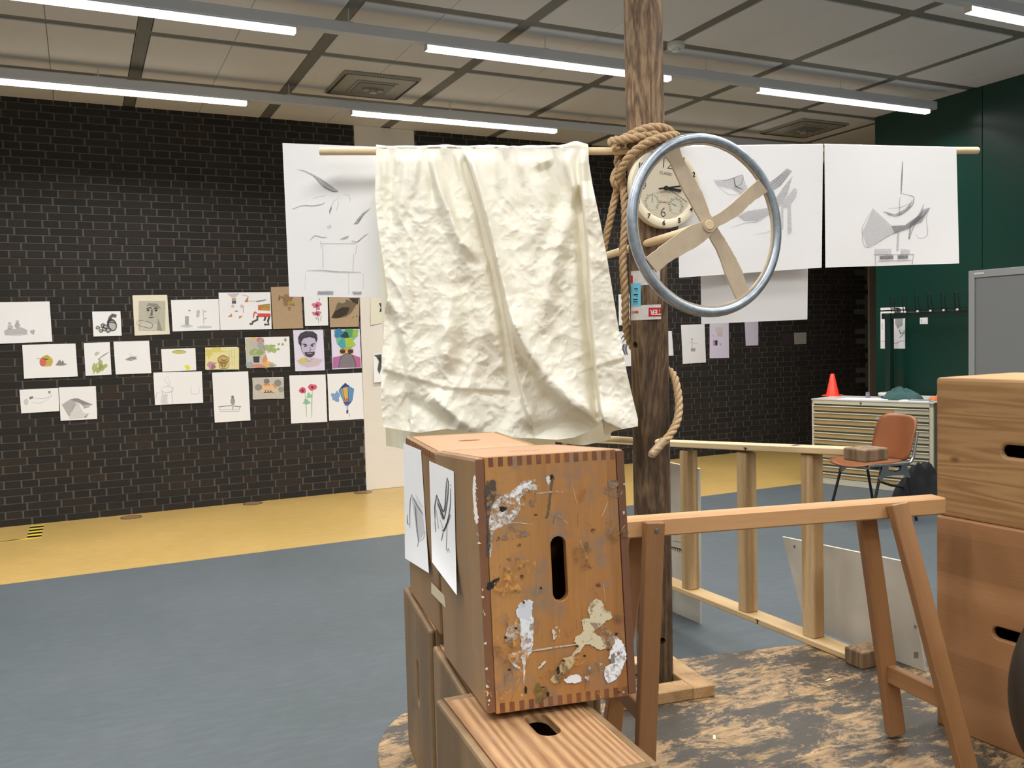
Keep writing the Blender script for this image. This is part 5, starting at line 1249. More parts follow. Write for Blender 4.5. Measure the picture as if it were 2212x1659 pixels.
def mk1(o, P):
    k = Ink(P); k.blob(1716, 1181, 2.2, 3.5, S(80, 76, 70, 0.8), rough=0.2); k.blob(1977, 1354, 3, 4, S(104, 100, 92, 0.7), rough=0.2); k.rect(1974, 1408, 1984, 1422, S(112, 106, 96, 0.7)); k.build('stains', o)['kind'] = 'stuff'
def mk2(o, P):
    k = Ink(P); k.stroke([(1446, 1180), (1456, 1183), (1468, 1186), (1477, 1190), (1479, 1180)], 3, GK)
    for i in range(8): k.stroke([(1447+4*i, 1180+1.2*i), (1447+4*i+1, 1186+1.4*i)], 1.4, GK, smooth=False)
    k.stroke([(1453, 1168), (1472, 1172)], 1.0, GK, smooth=False); k.build('scribble', o)
lean_board('painting_board', 'grey-white thin board leaning behind the ladder at right', (1690, 1160), (1960, 1215), (1738, 1345), (1995, 1432), 2.60, 2.615, ('board_grey',), mk1, ZS+0.003)
lean_board('painting_board', 'narrow white board with black scribble beside the post', (1400, 990), (1510, 1013), (1401, 1255), (1512, 1265), 2.62, 2.68, ('board_white',), mk2)

# ------------------------------------------------------------------ plan chest
CA = np.array([6.137, 6.212, 0]); CBv = np.array([6.47, 5.16, 0]); cdv = (CBv-CA)/np.linalg.norm(CBv-CA); cW = np.linalg.norm(CBv-CA); cdep = np.array([-cdv[1], cdv[0], 0.0])
if cdep[0] < 0: cdep = -cdep
CHM = Matrix.Identity(4)
for i in range(3): CHM[i][0], CHM[i][1], CHM[i][2], CHM[i][3] = cdv[i], cdep[i], (0, 0, 1)[i], CA[i]
CHH, CHD = 0.79, 0.50
ch = thing('plan_chest', 'beige metal plan chest with shallow drawers in front of the green wall', 'plan chest', tuple(CA+cdv*cW/2+cdep*CHD/2))
def cbx(name, x0, x1, y0, y1, z0, z1, mat, parent=None, bev=0.0): return obox(name, x0, x1, y0, y1, z0, z1, mat, parent or ch, bev, CHM)
cbx('body', 0.0, cW, 0.034, CHD, 0.0, CHH-0.012, 'beige_dark'); cbx('top', -0.004, cW+0.004, -0.004, CHD+0.004, CHH-0.012, CHH, 'beige_top', None, 0.003)
cbx('front_frame', 0, 0.018, 0, 0.024, 0, CHH-0.012, 'beige_metal', None, 0.002); cbx('front_frame', cW-0.035, cW, 0, 0.024, 0, CHH-0.012, 'beige_metal', None, 0.002)
cbx('front_frame', 0, cW, 0, 0.024, CHH-0.045, CHH-0.012, 'beige_metal', None, 0.002); cbx('plinth', 0, cW, 0.004, 0.03, 0, 0.055, 'beige_metal', None, 0.002)
cbx('lock', cW*0.42, cW*0.42+0.016, -0.003, 0.002, CHH-0.038, CHH-0.018, 'screw_metal')
ND = 11; dz = (CHH-0.045-0.058)/ND
for k in range(ND):
    z0 = 0.058+k*dz
    dr = cbx('drawer', 0.020, cW-0.037, 0.000, 0.034, z0+0.002, z0+dz*0.64, 'beige_metal', None, 0.002)
    lip = cbx('handle_lip', 0.020, cW-0.037, -0.016, 0.016, z0+dz*0.62, z0+dz*0.74, 'beige_metal', dr, 0.002)
    tl_ = {10: 0.70, 9: 0.55, 8: 0.74, 3: 0.66, 2: 0.70, 1: 0.68}.get(k, 0.72)
    cbx('label_strip', 0.022, cW*tl_, -0.001, 0.0005, z0+0.006, z0+dz*0.52, 'tan_strip', dr)
def ctop(x, y): return onz(x, y, CHH)
# cone
cp = ctop(1797, 855); cone = thing('traffic_cone', 'bright red-orange plastic cone standing on the plan chest', 'cone', (cp[0], cp[1], CHH))
mc = Matrix.Translation((cp[0]+0.03, cp[1]+0.02, CHH))
lathe('shell', [(0.064, 0.006), (0.060, 0.012), (0.018, 0.210), (0.012, 0.213), (0.0, 0.213)], 'cone_red', cone, mc, 32)
obox('base', -0.08, 0.08, -0.08, 0.08, 0, 0.008, 'cone_red', cone, 0.003, mc @ Matrix.Rotation(0.5, 4, 'Z'))
# things on the chest
bp_ = CA+cdv*0.385+cdep*0.33; bt = thing('jar', 'small grey jar with a lid on the plan chest', 'jar', (bp_[0], bp_[1], CHH)); mj = Matrix.Translation((bp_[0], bp_[1], CHH))
lathe('body', [(0, 0), (0.019, 0), (0.019, 0.030), (0.016, 0.034), (0, 0.034)], 'grey_bottle', bt, mj, 20); lathe('lid', [(0.018, 0.033), (0.018, 0.052), (0, 0.052)], 'grey_bottle', bt, mj, 20)
hp = CA+cdv*0.54+cdep*0.405; dish = thing('round_lamp', 'white ring-shaped lamp lying flat at the back of the plan chest', 'lamp', (hp[0], hp[1], CHH)); md_ = Matrix.Translation((hp[0], hp[1], CHH))
lathe('ring', [(0.064, 0.016), (0.074, 0.016), (0.085, 0.024), (0.085, 0.040), (0.074, 0.048), (0.064, 0.046), (0.061, 0.032), (0.064, 0.016)], 'white_plastic', dish, md_, 40); lathe('stand', [(0, 0), (0.06, 0), (0.06, 0.018), (0, 0.018)], 'black_plastic', dish, md_, 30); lathe('disc', [(0.063, 0.040), (0, 0.040), (0, 0.034), (0.063, 0.034)], 'grey_metal_dark', dish, md_, 30)
def slab(name, label, cat, x, y, w, d, z0, t, rot, mat, parts=None):
    p = CA+cdv*x+cdep*y; o = obox(name, -w/2, w/2, -d/2, d/2, z0, z0+t, mat, None, min(0.001, t*0.3), Matrix.Translation((p[0], p[1], 0)) @ CHM.to_3x3().to_4x4() @ Matrix.Rotation(rot, 4, 'Z')); tag(o, label, cat); return o
slab('paper_sheet', 'white sheet of paper lying on the plan chest beside the cone', 'paper', 0.34, 0.12, 0.21, 0.22, CHH, 0.003, 0.05, 'paper')
slab('paper_sheet', 'white paper half under the green cloth on the plan chest', 'paper', 0.53, 0.17, 0.21, 0.20, CHH, 0.004, 0.4, 'paper')
slab('book', 'white book behind the green cloth on the plan chest', 'book', 0.85, 0.42, 0.24, 0.13, CHH, 0.022, 0.02, 'white_plastic')
slab('magazine', 'flat white magazine at the front right corner of the plan chest', 'magazine', 0.93, 0.066, 0.26, 0.11, CHH, 0.010, 0.02, 'paper')
slab('tablet', 'thin grey metal tablet on top of the magazine on the plan chest', 'tablet', 0.965, 0.07, 0.17, 0.09, CHH+0.010, 0.007, 0.08, 'grey_metal')
def heap(name, label, cat, x, y, w, d, h_, mat, seed, n=36, zb=0.0, mcen=None):
    bm = bmesh.new(); V = {}
    for j in range(n+1):
        for i in range(n+1):
            u, v = i/n*2-1, j/n*2-1; r = math.sqrt(u*u+v*v); e = max(0.0, 1-r**2.2)
            f = mnoise.noise(Vector((u*1.6+seed, v*1.9, seed))); g = abs(mnoise.noise(Vector((u*3.2+v*1.5, v*4.0-u, seed+5))))
            zz = h_*e**0.75*(0.62+0.55*f+0.35*(0.5-g)) 
            V[i, j] = bm.verts.new((u*w/2*(1+0.12*f), v*d/2*(1+0.12*g), max(0.0008, zz)))
    for j in range(n):
        for i in range(n):
            u, v = (i+.5)/n*2-1, (j+.5)/n*2-1
            if u*u+v*v < 1.0: bm.faces.new((V[i, j], V[i+1, j], V[i+1, j+1], V[i, j+1]))
    for v in [v for v in bm.verts if not v.link_faces]: bm.verts.remove(v)
    ext = bmesh.ops.extrude_face_region(bm, geom=list(bm.faces)); 
    for g in ext['geom']:
        if isinstance(g, bmesh.types.BMVert): g.co.z = 0.0002
    mw_ = mcen if mcen is not None else Matrix.Translation((CA+cdv*x+cdep*y)[0:3].tolist()) @ CHM.to_3x3().to_4x4() @ Matrix.Translation((0, 0, zb))
    o = link(name, bm_mesh(bm, True), mat, None, mw_); return o
o = heap('folded_cloth', '', '', 0.74, 0.23, 0.36, 0.18, 0.11, 'green_cloth', 2.0, zb=CHH+0.0045); tag(o, 'dark green cloth heaped on the plan chest', 'cloth')
o = heap('rag', '', '', 1.02, 0.26, 0.12, 0.12, 0.05, 'orange_cloth', 6.0, 20, zb=CHH); tag(o, 'small crumpled orange rag on the plan chest by the right box', 'rag')

# ------------------------------------------------------------------ chair (facing left, back to the chest)
cpos = onz(1930, 897, 0.77)
CHm = Matrix.Translation((cpos[0]-0.20, cpos[1]+0.07, 0)) @ Matrix.Rotation(math.radians(170), 4, 'Z')   # local +x = facing
chair = thing('chair', 'orange-brown plywood chair with metal frame and black legs before the plan chest', 'chair', (cpos[0]-0.20, cpos[1]+0.07, 0))
def shell(name, fn, nu=14, nv=14, t=0.010):
    bm = bmesh.new(); V = [[bm.verts.new(fn(-1+2*i/nu, -1+2*j/nv)) for i in range(nu+1)] for j in range(nv+1)]
    for j in range(nv):
        for i in range(nu): bm.faces.new((V[j][i], V[j][i+1], V[j+1][i+1], V[j+1][i]))
    o = link(name, bm_mesh(bm, True), 'chair_ply', chair, CHm); md = o.modifiers.new('t', 'SOLIDIFY'); md.thickness = t; md.offset = 0
    return o
def sq(u, v, p=4.5):   # square to rounded square
    r = max(abs(u), abs(v)); n_ = (abs(u)**p+abs(v)**p)**(1/p)
    return (u, v) if n_ < 1e-6 else (u*r/n_*1.0, v*r/n_*1.0)
def seatf(u, v):
    a, b_ = sq(u, v); x = 0.02+a*0.205; y = b_*0.215; z = 0.455-0.018*(1-b_*b_)-0.02*max(0, a)**2*1.4-0.012*(1-a*a); return (x, y, z)
def backf(u, v):
    a, b_ = sq(u, v); y = a*0.215; h_ = b_*0.175; return (-0.235-0.05*(h_/0.175)*1.0-0.028*(1-a*a)+0.0, y, 0.60+h_*0.98)
shell('seat', seatf); shell('backrest', backf)
for sy in (-1, 1):
    y = sy*0.225
    pts = catmull([(0.16, y, 0.432), (0.0, y, 0.430), (-0.17, y, 0.432), (-0.215, y, 0.455), (-0.235, y, 0.52), (-0.262, y, 0.66)], 8)
    tube('side_frame', [tuple(p) for p in pts], 0.011, 'chrome', chair, 10, mw=CHm)
    # cast bracket under the seat
    bmx = bmesh.new(); prof = [(-0.155, 0.425), (-0.11, 0.425), (-0.10, 0.385), (-0.05, 0.375), (0.0, 0.385), (0.01, 0.425), (0.055, 0.425), (0.085, 0.325), (0.065, 0.325), (0.03, 0.35), (-0.13, 0.35), (-0.165, 0.325), (-0.185, 0.325)]
    f_ = bmx.faces.new([bmx.verts.new((x-0.005, y-0.012, z)) for x, z in prof]); r_ = bmesh.ops.extrude_face_region(bmx, geom=[f_]); bmesh.ops.translate(bmx, verts=[g for g in r_['geom'] if isinstance(g, bmesh.types.BMVert)], vec=(0, 0.024, 0))
    link('bracket', bm_mesh(bmx), 'chrome', chair, CHm)
    tube('leg', [(0.07, y, 0.335), (0.165, y*1.04, 0.0)], 0.0105, 'black_plastic', chair, 10, mw=CHm)
    tube('leg', [(-0.175, y, 0.335), (-0.245, y*1.04, 0.0)], 0.0105, 'black_plastic', chair, 10, mw=CHm)
obox('seat_brace', -0.12, -0.08, -0.22, 0.22, 0.405, 0.425, 'black_plastic', chair, 0.003, CHm); obox('seat_brace', 0.06, 0.10, -0.22, 0.22, 0.405, 0.425, 'black_plastic', chair, 0.003, CHm)

# backpack on the floor
bgp = onz(1990, 1092, 0)
bag = thing('backpack', 'black backpack slumped on the floor behind the trestle', 'backpack', (bgp[0], bgp[1], 0))
bm_ = Matrix.Translation((bgp[0], bgp[1], 0)) @ Matrix.Rotation(math.radians(-30), 4, 'Z')
o = heap('body', '', '', 0, 0, 0.44, 0.36, 0.40, 'black_cloth', 9.0, 30, mcen=bm_); setparent(o, bag)
st = catmull([(-0.16, -0.05, 0.16), (-0.28, -0.12, 0.19), (-0.36, -0.14, 0.22)], 8); tube('strap', [tuple(p) for p in st], 0.010, 'black_cloth', bag, 8, mw=bm_)
st = catmull([(0.05, -0.17, 0.10), (0.02, -0.26, 0.012), (0.10, -0.32, 0.012), (0.2, -0.27, 0.02)], 8); tube('strap', [tuple(p) for p in st], 0.011, 'black_cloth', bag, 8, mw=bm_)

# ------------------------------------------------------------------ grey cupboard by the green wall
gx = 6.20; gy1 = onx(2092, 590, gx)[1]; gz = onx(2100, 585, gx)[2]
gc = thing('metal_cupboard', 'tall light grey metal cupboard near the green wall', 'cupboard', (gx+0.2, gy1-0.5, 0))
obox('body', gx+0.012, 6.60, gy1-1.0, gy1, 0.0, gz, 'grey_metal', gc, 0.004)
obox('front_frame', gx, gx+0.014, gy1-0.05, gy1, 0, gz, 'grey_metal', gc, 0.002); obox('front_frame', gx, gx+0.014, gy1-1.0, gy1-0.95, 0, gz, 'grey_metal', gc, 0.002)
obox('front_frame', gx, gx+0.014, gy1-0.95, gy1-0.05, gz-0.055, gz, 'grey_metal', gc, 0.002); obox('front_frame', gx, gx+0.014, gy1-0.95, gy1-0.05, 0.0, 0.06, 'grey_metal', gc, 0.002)
for a, b_ in ((0.062, 0.4985), (0.5015, 0.938)): obox('door', gx+0.003, gx+0.013, gy1-b_, gy1-a, 0.07, gz-0.065, 'grey_metal_dark', gc, 0.002)
obox('name_plate', gx-0.002, gx+0.001, gy1-0.13, gy1-0.05, gz-0.032, gz-0.018, 'white_plastic', gc)

# ------------------------------------------------------------------ coat rack on a post in front of the green wall
rk = thing('coat_rack', 'dark green metal coat rack with upright hooks along the green wall', 'coat rack', (6.9, 5.99, 0))
RZ_ = 1.545
beam('upright', (6.90, 5.985, 0.0), (6.90, 5.985, RZ_+0.02), 0.06, 0.06, 'green_metal', rk, 0.004, up=(0, 1, 0))
beam('rail', (6.90, 6.06, RZ_), (6.90, 3.9, RZ_), 0.04, 0.055, 'green_metal', rk, 0.004)
beam('shelf_rod', (6.86, 6.08, RZ_+0.05), (6.86, 3.9, RZ_+0.05), 0.012, 0.012, 'black_plastic', rk, 0.001)
obox('foot', 6.80, 7.0, 5.95, 6.02, 0, 0.04, 'green_metal', rk, 0.004)
beam('upright', (6.90, 3.95, 0.0), (6.90, 3.95, RZ_), 0.06, 0.06, 'green_metal', rk, 0.004, up=(0, 1, 0)); obox('foot', 6.62, 7.0, 3.92, 3.98, 0, 0.04, 'green_metal', rk, 0.004)
for k in range(9):
    y = onx(1934, 660, 6.88)[1]-k*0.135
    pts = catmull([(6.86, y-0.02, RZ_+0.02), (6.84, y-0.02, RZ_+0.10), (6.835, y-0.016, RZ_+0.17), (6.835, y, RZ_+0.182), (6.835, y+0.016, RZ_+0.17), (6.84, y+0.02, RZ_+0.10), (6.86, y+0.02, RZ_+0.02)], 5)
    hk = tube('hook', [tuple(p) for p in pts], 0.004, 'black_plastic', rk, 6)
    lathe('hook_knob', [(0, 0.0), (0.010, 0.002), (0.012, 0.010), (0.008, 0.018), (0, 0.02)], 'white_plastic', hk, Matrix.Translation((6.85, y, RZ_+0.02)), 12)
# sheets on the green wall
def xsheet(name, q, label, draw, mat='paper', x=XG):
    P = lambda px, py, l=0.0: onx(px, py, x-0.0012-l)
    o = prism(name, [P(*c) for c in q], (1, 0, 0), 0.001, mat); tag(o, label, 'drawing'); ik = Ink(lambda a, b_, l: P(a, b_, l)); draw(ik); ik.build('drawing', o); return o
ZH = lambda x, y: (1700+x/5.53, 540+y/5.53)
def drW(k):
    k.poly(zp([(1250, 700), (1290, 690), (1340, 710), (1330, 760), (1260, 765)], ZH), S(120, 122, 124, 0.6))
    for r in (0, 18, 36): k.stroke(zp([(1290-r, 695), (1345-r, 700), (1350-r, 740), (1300-r, 765)], ZH), 3, GK)
    k.poly(zp([(1290, 815), (1390, 815), (1380, 900), (1320, 940), (1290, 880)], ZH), S(140, 144, 146, 0.6)); k.stroke(zp([(1340, 940), (1360, 1000), (1410, 960)], ZH), 2, G2)
    k.stroke(zp([(1410, 980), (1345, 1050)], ZH), 1.6, G3, smooth=False); k.stroke(zp([(1120, 1090), (1180, 1090), (1265, 1115), (1320, 1110), (1350, 1088), (1408, 1086)], ZH), 1.2, G3, smooth=False)
    k.stroke(zp([(1135, 870), (1140, 950)], ZH), 2, G1)
xsheet('drawing_sheet', [(1902, 665), (1955, 663), (1955, 753), (1902, 753)], 'ink drawing on the green wall behind the coat rack', drW)
def drn(k): k.stroke(zp([(1600, 830), (1608, 850), (1605, 870)], ZH), 1.5, G2)
xsheet('note', [(1987, 684), (2004, 683), (2004, 700), (1987, 700)], 'small white note on the green wall below the hooks', drn)

# ------------------------------------------------------------------ sheets on the brick wall
def wsheet(q, label, draw=None, mat='paper', lift=0.004, group='pictures on the brick wall', bow=0.0022, ybase=YW):
    rnd = random.Random(int(q[0][0]*31+q[0][1])); tilt = rnd.uniform(0.2, 1.0)*bow
    off = lambda u, v: lift+tilt*(v**2)*(0.5+0.5*math.cos(u*3+rnd_p))
    rnd_p = rnd.random()*6
    P = lambda px, py, o_=0.0: ony(px, py, ybase-o_)
    o = link('picture_sheet', sheet_me(P, q, off, 6, 6, 0.0008, (0, 1, 0)), mat); tag(o, label, 'picture', group)
    x0, x1 = (q[0][0]+q[3][0])/2, (q[1][0]+q[2][0])/2; y0, y1 = (q[0][1]+q[1][1])/2, (q[2][1]+q[3][1])/2
    if draw:
        def PP(px, py, l): 
            u, v = min(1, max(0, (px-x0)/(x1-x0))), min(1, max(0, (py-y0)/(y1-y0))); return P(px, py, off(u, v)+0.0006+l)
        ik = Ink(PP); draw(ik); ik.build('image', o)
    return o
Z4 = lambda x, y: (x/4.424, 580+y/4.424)
Z5 = lambda x, y: (400+x/4.424, 580+y/4.424)
def hatch(k, pts, col): k.poly(pts, col)
def p1(k):
    k.poly(zp([(35, 600), (80, 570), (140, 580), (200, 560), (262, 590), (260, 628), (50, 635)], Z4), S(176, 176, 178, 0.6)); k.blob(*Z4(92, 525), 4, 3, GL); k.blob(*Z4(98, 560), 6, 5, GL); k.blob(*Z4(165, 510), 4, 4, GL); k.blob(*Z4(165, 545), 6, 6, S(160, 160, 164, 0.6)); k.blob(*Z4(310, 605), 5, 5, S(160, 160, 164, 0.6), rough=0.3)
    k.stroke(zp([(40, 632), (150, 640), (265, 628)], Z4), 1.0, G1)
def p2(k):
    k.blob(*Z4(442, 885), 14.5, 12, S(226, 190, 84, 1)); k.blob(*Z4(410, 895), 7.5, 9.5, S(226, 112, 120, 0.9)); k.blob(*Z4(470, 900), 7, 8, S(208, 190, 92, 0.95)); k.blob(*Z4(445, 845), 6, 4, S(196, 180, 80, 1)); k.stroke(zp([(405, 858), (440, 868), (465, 866)], Z4), 2, S(90, 60, 30, 0.9)); k.stroke(zp([(350, 863), (380, 862)], Z4), 1.5, S(130, 120, 90, 0.8))
    k.poly(zp([(530, 925), (560, 880), (575, 870), (585, 895), (600, 875), (615, 905), (645, 915), (600, 928)], Z4), S(120, 120, 124, 0.8))
def p3(k):
    for cx, cy, r in ((905, 950, .2), (960, 910, -.3), (945, 960, .6), (985, 945, 1.0)): k.blob(*Z4(cx, cy), 5.5, 11, S(170, 186, 96, 0.75), rot=r, rough=0.25)
    k.stroke(zp([(935, 870), (990, 830), (1040, 800)], Z4), 2.4, S(140, 150, 150, 0.8)); k.blob(*Z4(925, 815), 6, 3.5, S(190, 200, 170, 0.7), rot=-0.6, rough=0.3); k.stroke(zp([(930, 1010), (950, 950), (960, 890)], Z4), 1.0, S(150, 160, 90, 0.8))
def p4(k):
    k.poly(zp([(1195, 870), (1240, 845), (1300, 845), (1305, 865), (1250, 885)], Z4), S(150, 150, 154, 0.7)); k.stroke(zp([(1205, 885), (1260, 850), (1310, 870)], Z4), 1.2, G2); k.stroke(zp([(1230, 810), (1270, 840), (1320, 835)], Z4), 0.8, G1)
def p5(k):
    k.blob(*Z4(1070, 540), 10.5, 14, S(50, 50, 52, 0.9), rot=-0.3); k.blob(*Z4(1074, 545), 7, 10, S(196, 196, 198, 1), rot=-0.3); k.stroke(zp([(1030, 520), (1070, 515), (1110, 525)], Z4), 2.2, GK)
    for cx, cy, r in ((935, 565, 5), (985, 545, 6), (1000, 580, 6), (965, 595, 5), (1035, 590, 6.5), (1010, 555, 6)): k.blob(*Z4(cx, cy), r, r*0.8, S(60, 60, 62, 0.9), rough=0.15); k.blob(*Z4(cx, cy), r*0.6, r*0.45, S(190, 190, 192, 1))
    k.poly(zp([(1020, 520), (1040, 460), (1070, 430), (1115, 440), (1110, 470), (1075, 465), (1060, 500)], Z4), S(70, 70, 72, 0.9))
def p6(k):
    k.rect(*Z4(1325, 310), *Z4(1580, 595), S(196, 192, 178, 1)); k.poly(zp([(1385, 380), (1420, 330), (1500, 335), (1545, 390), (1520, 450), (1480, 490), (1410, 470)], Z4), S(150, 147, 138, 0.8)); k.poly(zp([(1400, 470), (1500, 480), (1560, 590), (1330, 590), (1360, 500)], Z4), S(212, 208, 196, 1))
    k.stroke(zp([(1400, 385), (1435, 375), (1450, 385)], Z4), 3, S(60, 58, 54, 0.9)); k.stroke(zp([(1465, 385), (1490, 378), (1510, 390)], Z4), 3, S(60, 58, 54, 0.9)); k.blob(*Z4(1415, 398), 3, 2.2, GK); k.blob(*Z4(1490, 400), 3, 2.2, GK); k.poly(zp([(1445, 390), (1460, 390), (1458, 455), (1435, 450)], Z4), S(90, 88, 82, 0.7)); k.stroke(zp([(1420, 462), (1445, 470), (1470, 462)], Z4), 2.5, S(50, 48, 46, 0.9))
    k.stroke(zp([(1300, 520), (1340, 495), (1450, 525), (1440, 570), (1330, 545), (1300, 520)], Z4), 1.4, S(110, 108, 100, 0.8)); k.poly(zp([(1510, 480), (1555, 595), (1500, 590)], Z4), S(150, 147, 138, 0.6))
def p7(k):
    k.rect(*Z4(1768, 455), *Z4(1805, 545), S(170, 172, 176, 0.9)); k.blob(*Z4(1810, 402), 2.4, 1.4, G2); k.stroke(zp([(1940, 390), (1948, 530)], Z4), 2, GL, smooth=False); k.poly(zp([(1880, 400), (1910, 400), (1905, 460), (1875, 470)], Z4), S(190, 192, 196, 0.7)); k.blob(*Z4(1960, 412), 3, 2, GL); k.blob(*Z4(1962, 478), 3, 2, GL); k.blob(*Z4(1955, 558), 17, 3, S(206, 206, 210, 0.6)); k.blob(*Z4(1785, 550), 14, 3, S(206, 206, 210, 0.6))
def p8(k):
    k.poly(zp([(690, 428), (815, 430), (818, 460), (700, 465)], Z5), S(222, 66, 44, 1)); k.stroke(zp([(650, 475), (665, 420), (690, 430)], Z5), 3.5, S(222, 80, 60, 0.9)); k.poly(zp([(700, 350), (812, 335), (812, 405), (720, 400), (697, 400)], Z5), S(214, 168, 76, 1))
    for i in range(4): k.stroke(zp([(715, 350+14*i), (810, 345+14*i)], Z5), 1.2, S(60, 60, 40, 0.9), smooth=False)
    k.poly(zp([(697, 345), (725, 360), (725, 400), (697, 400)], Z5), S(220, 120, 50, 1))
    for pts in ([(690, 450), (690, 490), (645, 510), (640, 530), (615, 530)], [(805, 460), (790, 505), (800, 535), (755, 535)], [(770, 460), (755, 500)]): k.stroke(zp(pts, Z5), 4.2, S(40, 40, 44, 0.95), smooth=False, taper=False)
    k.poly(zp([(600, 265), (600, 320), (565, 322)], Z5), S(218, 130, 50, 1)); k.poly(zp([(445, 430), (450, 460), (408, 462)], Z5), S(218, 130, 50, 1)); k.poly(zp([(515, 455), (552, 452), (515, 482)], Z5), S(218, 130, 50, 1)); k.rect(*Z5(447, 280), *Z5(485, 312), S(210, 160, 90, 0.9)); k.rect(*Z5(447, 310), *Z5(487, 335), S(50, 60, 110, 0.9))
    k.poly(zp([(670, 312), (780, 292), (760, 308), (690, 320)], Z5), S(110, 124, 136, 0.8)); k.stroke(zp([(540, 250), (605, 265), (600, 310), (670, 312)], Z5), 0.8, G3, smooth=False); k.stroke(zp([(555, 360), (557, 425)], Z5), 1.2, G3, smooth=False); k.blob(*Z5(490, 408), 4, 1.4, G2); k.poly(zp([(400, 240), (520, 235), (480, 275), (440, 275)], Z5), S(196, 198, 202, 0.6)); k.blob(*Z5(455, 360), 3.5, 3.5, S(220, 190, 190, 0.7)); k.blob(*Z5(540, 360), 3.5, 3.5, S(220, 190, 190, 0.7))
def p9(k):
    k.stroke(zp([(895, 255), (950, 290), (1010, 340)], Z5), 2, S(70, 52, 36, 0.9)); k.blob(*Z5(975, 300), 11, 12, S(160, 124, 92, 0.8), rough=0.25); k.blob(*Z5(1000, 330), 5, 4.5, S(176, 158, 60, 1)); k.stroke(zp([(1000, 345), (1040, 350), (1030, 325)], Z5), 1.6, S(80, 60, 40, 0.9)); k.poly(zp([(895, 260), (915, 285), (900, 305), (890, 300)], Z5), S(120, 90, 62, 0.9)); k.poly(zp([(975, 370), (1015, 365), (995, 410)], Z5), S(176, 120, 90, 0.7))
def p10(k):
    for cy in (352, 430): k.blob(*Z5(1258, cy), 10, 8 if cy < 400 else 5, S(226, 112, 150, 0.9), rough=0.3); k.blob(*Z5(1260, cy+2), 4, 3, S(150, 50, 84, 0.9), rough=0.3)
    k.stroke(zp([(1285, 285), (1280, 310)], Z5), 2, G2); k.stroke(zp([(1265, 370), (1255, 400), (1270, 470), (1280, 525)], Z5), 1.4, S(90, 90, 96, 0.8)); k.stroke(zp([(1245, 465), (1260, 490)], Z5), 2, G2); k.stroke(zp([(1300, 450), (1295, 500)], Z5), 2, G1)
def p11(k):
    k.poly(zp([(1450, 340), (1500, 290), (1560, 300), (1640, 340), (1590, 420), (1540, 460), (1440, 480), (1395, 470), (1430, 400)], Z5), S(120, 104, 84, 0.9)); k.poly(zp([(1430, 410), (1500, 370), (1570, 370), (1560, 430), (1480, 470), (1400, 475)], Z5), S(56, 48, 42, 0.9)); k.poly(zp([(1560, 282), (1660, 282), (1650, 345), (1600, 320)], Z5), S(50, 46, 42, 0.95)); k.blob(*Z5(1605, 468), 1.5, 1, GK); k.blob(*Z5(1640, 455), 1.5, 1, GK); k.blob(*Z5(1500, 310), 8, 5, S(200, 186, 160, 0.8))
def p12(k):
    k.blob(*Z4(1712, 797), 15.5, 4, S(150, 150, 120, 0.9)); k.blob(*Z4(1712, 799), 14, 2.8, S(216, 214, 90, 1)); k.poly(zp([(1760, 930), (1800, 920), (1818, 945), (1810, 972), (1785, 970)], Z4), S(244, 232, 40, 1))
def p13(k):
    k.rect(*Z5(192, 755), *Z5(515, 965), S(240, 232, 170, 1)); k.blob(*Z5(300, 790), 18, 7, S(232, 222, 110, 0.8), rough=0.3); k.blob(*Z5(230, 810), 8, 10, S(232, 222, 120, 0.8), rough=0.3); k.blob(*Z5(260, 925), 12, 8, S(206, 150, 176, 0.9), rough=0.2); k.blob(*Z5(268, 940), 5, 5, S(170, 110, 140, 0.8), rough=0.2); k.blob(*Z5(360, 875), 12, 11, S(208, 176, 110, 0.8)); k.blob(*Z5(365, 910), 9, 9, S(190, 160, 100, 0.8))
    for pts in ([(310, 870), (350, 835), (410, 850), (410, 890), (330, 900), (310, 870)], [(335, 900), (330, 950), (405, 950), (410, 890)], [(350, 900), (355, 945)], [(380, 895), (382, 945)], [(340, 860), (370, 880), (400, 865)]): k.stroke(zp(pts, Z5), 1.4, S(104, 66, 30, 0.9))
    for x in (420, 445, 470): k.stroke(zp([(x, 780), (x+4, 930)], Z5), 0.8, S(170, 180, 150, 0.7))
def p14(k):
    k.poly(zp([(575, 665), (750, 662), (770, 800), (760, 940), (590, 945)], Z5), S(206, 206, 200, 0.9)); 
    for cx, cy, rx, ry, c in ((640, 690, 12, 7, S(240, 196, 84, 1)), (650, 735, 7, 9, S(232, 92, 60, 1)), (715, 690, 8, 7, S(226, 110, 110, 1)), (605, 750, 8, 8, S(236, 226, 110, 0.95)), (755, 760, 5, 6, S(226, 130, 110, 0.9)), (720, 740, 8, 14, S(176, 180, 176, 0.9)), (665, 800, 12, 8, S(170, 190, 110, 0.9)), (720, 805, 8, 6, S(160, 186, 110, 0.9)), (800, 760, 9, 9, S(170, 196, 130, 0.9)), (845, 780, 8, 5, S(170, 196, 110, 0.9)), (840, 740, 5, 3, S(160, 186, 100, 0.9)), (890, 770, 3, 2.4, S(150, 176, 90, 0.9)), (895, 722, 2.4, 2.4, S(150, 176, 90, 0.9)), (932, 724, 2.4, 3, S(150, 170, 90, 0.9)), (957, 682, 2.6, 3.4, S(140, 164, 90, 0.9)), (765, 890, 5, 15, S(238, 150, 110, 0.9)), (790, 915, 14, 6, S(240, 200, 110, 0.9)), (690, 930, 16, 4, S(236, 150, 120, 0.8)), (615, 920, 8, 7, S(180, 186, 192, 0.8)), (830, 925, 9, 4, S(190, 184, 190, 0.7))): k.blob(*Z5(cx, cy), rx, ry, c, rough=0.2)
    k.poly(zp([(648, 840), (712, 838), (708, 898), (655, 898)], Z5), S(52, 52, 50, 1))
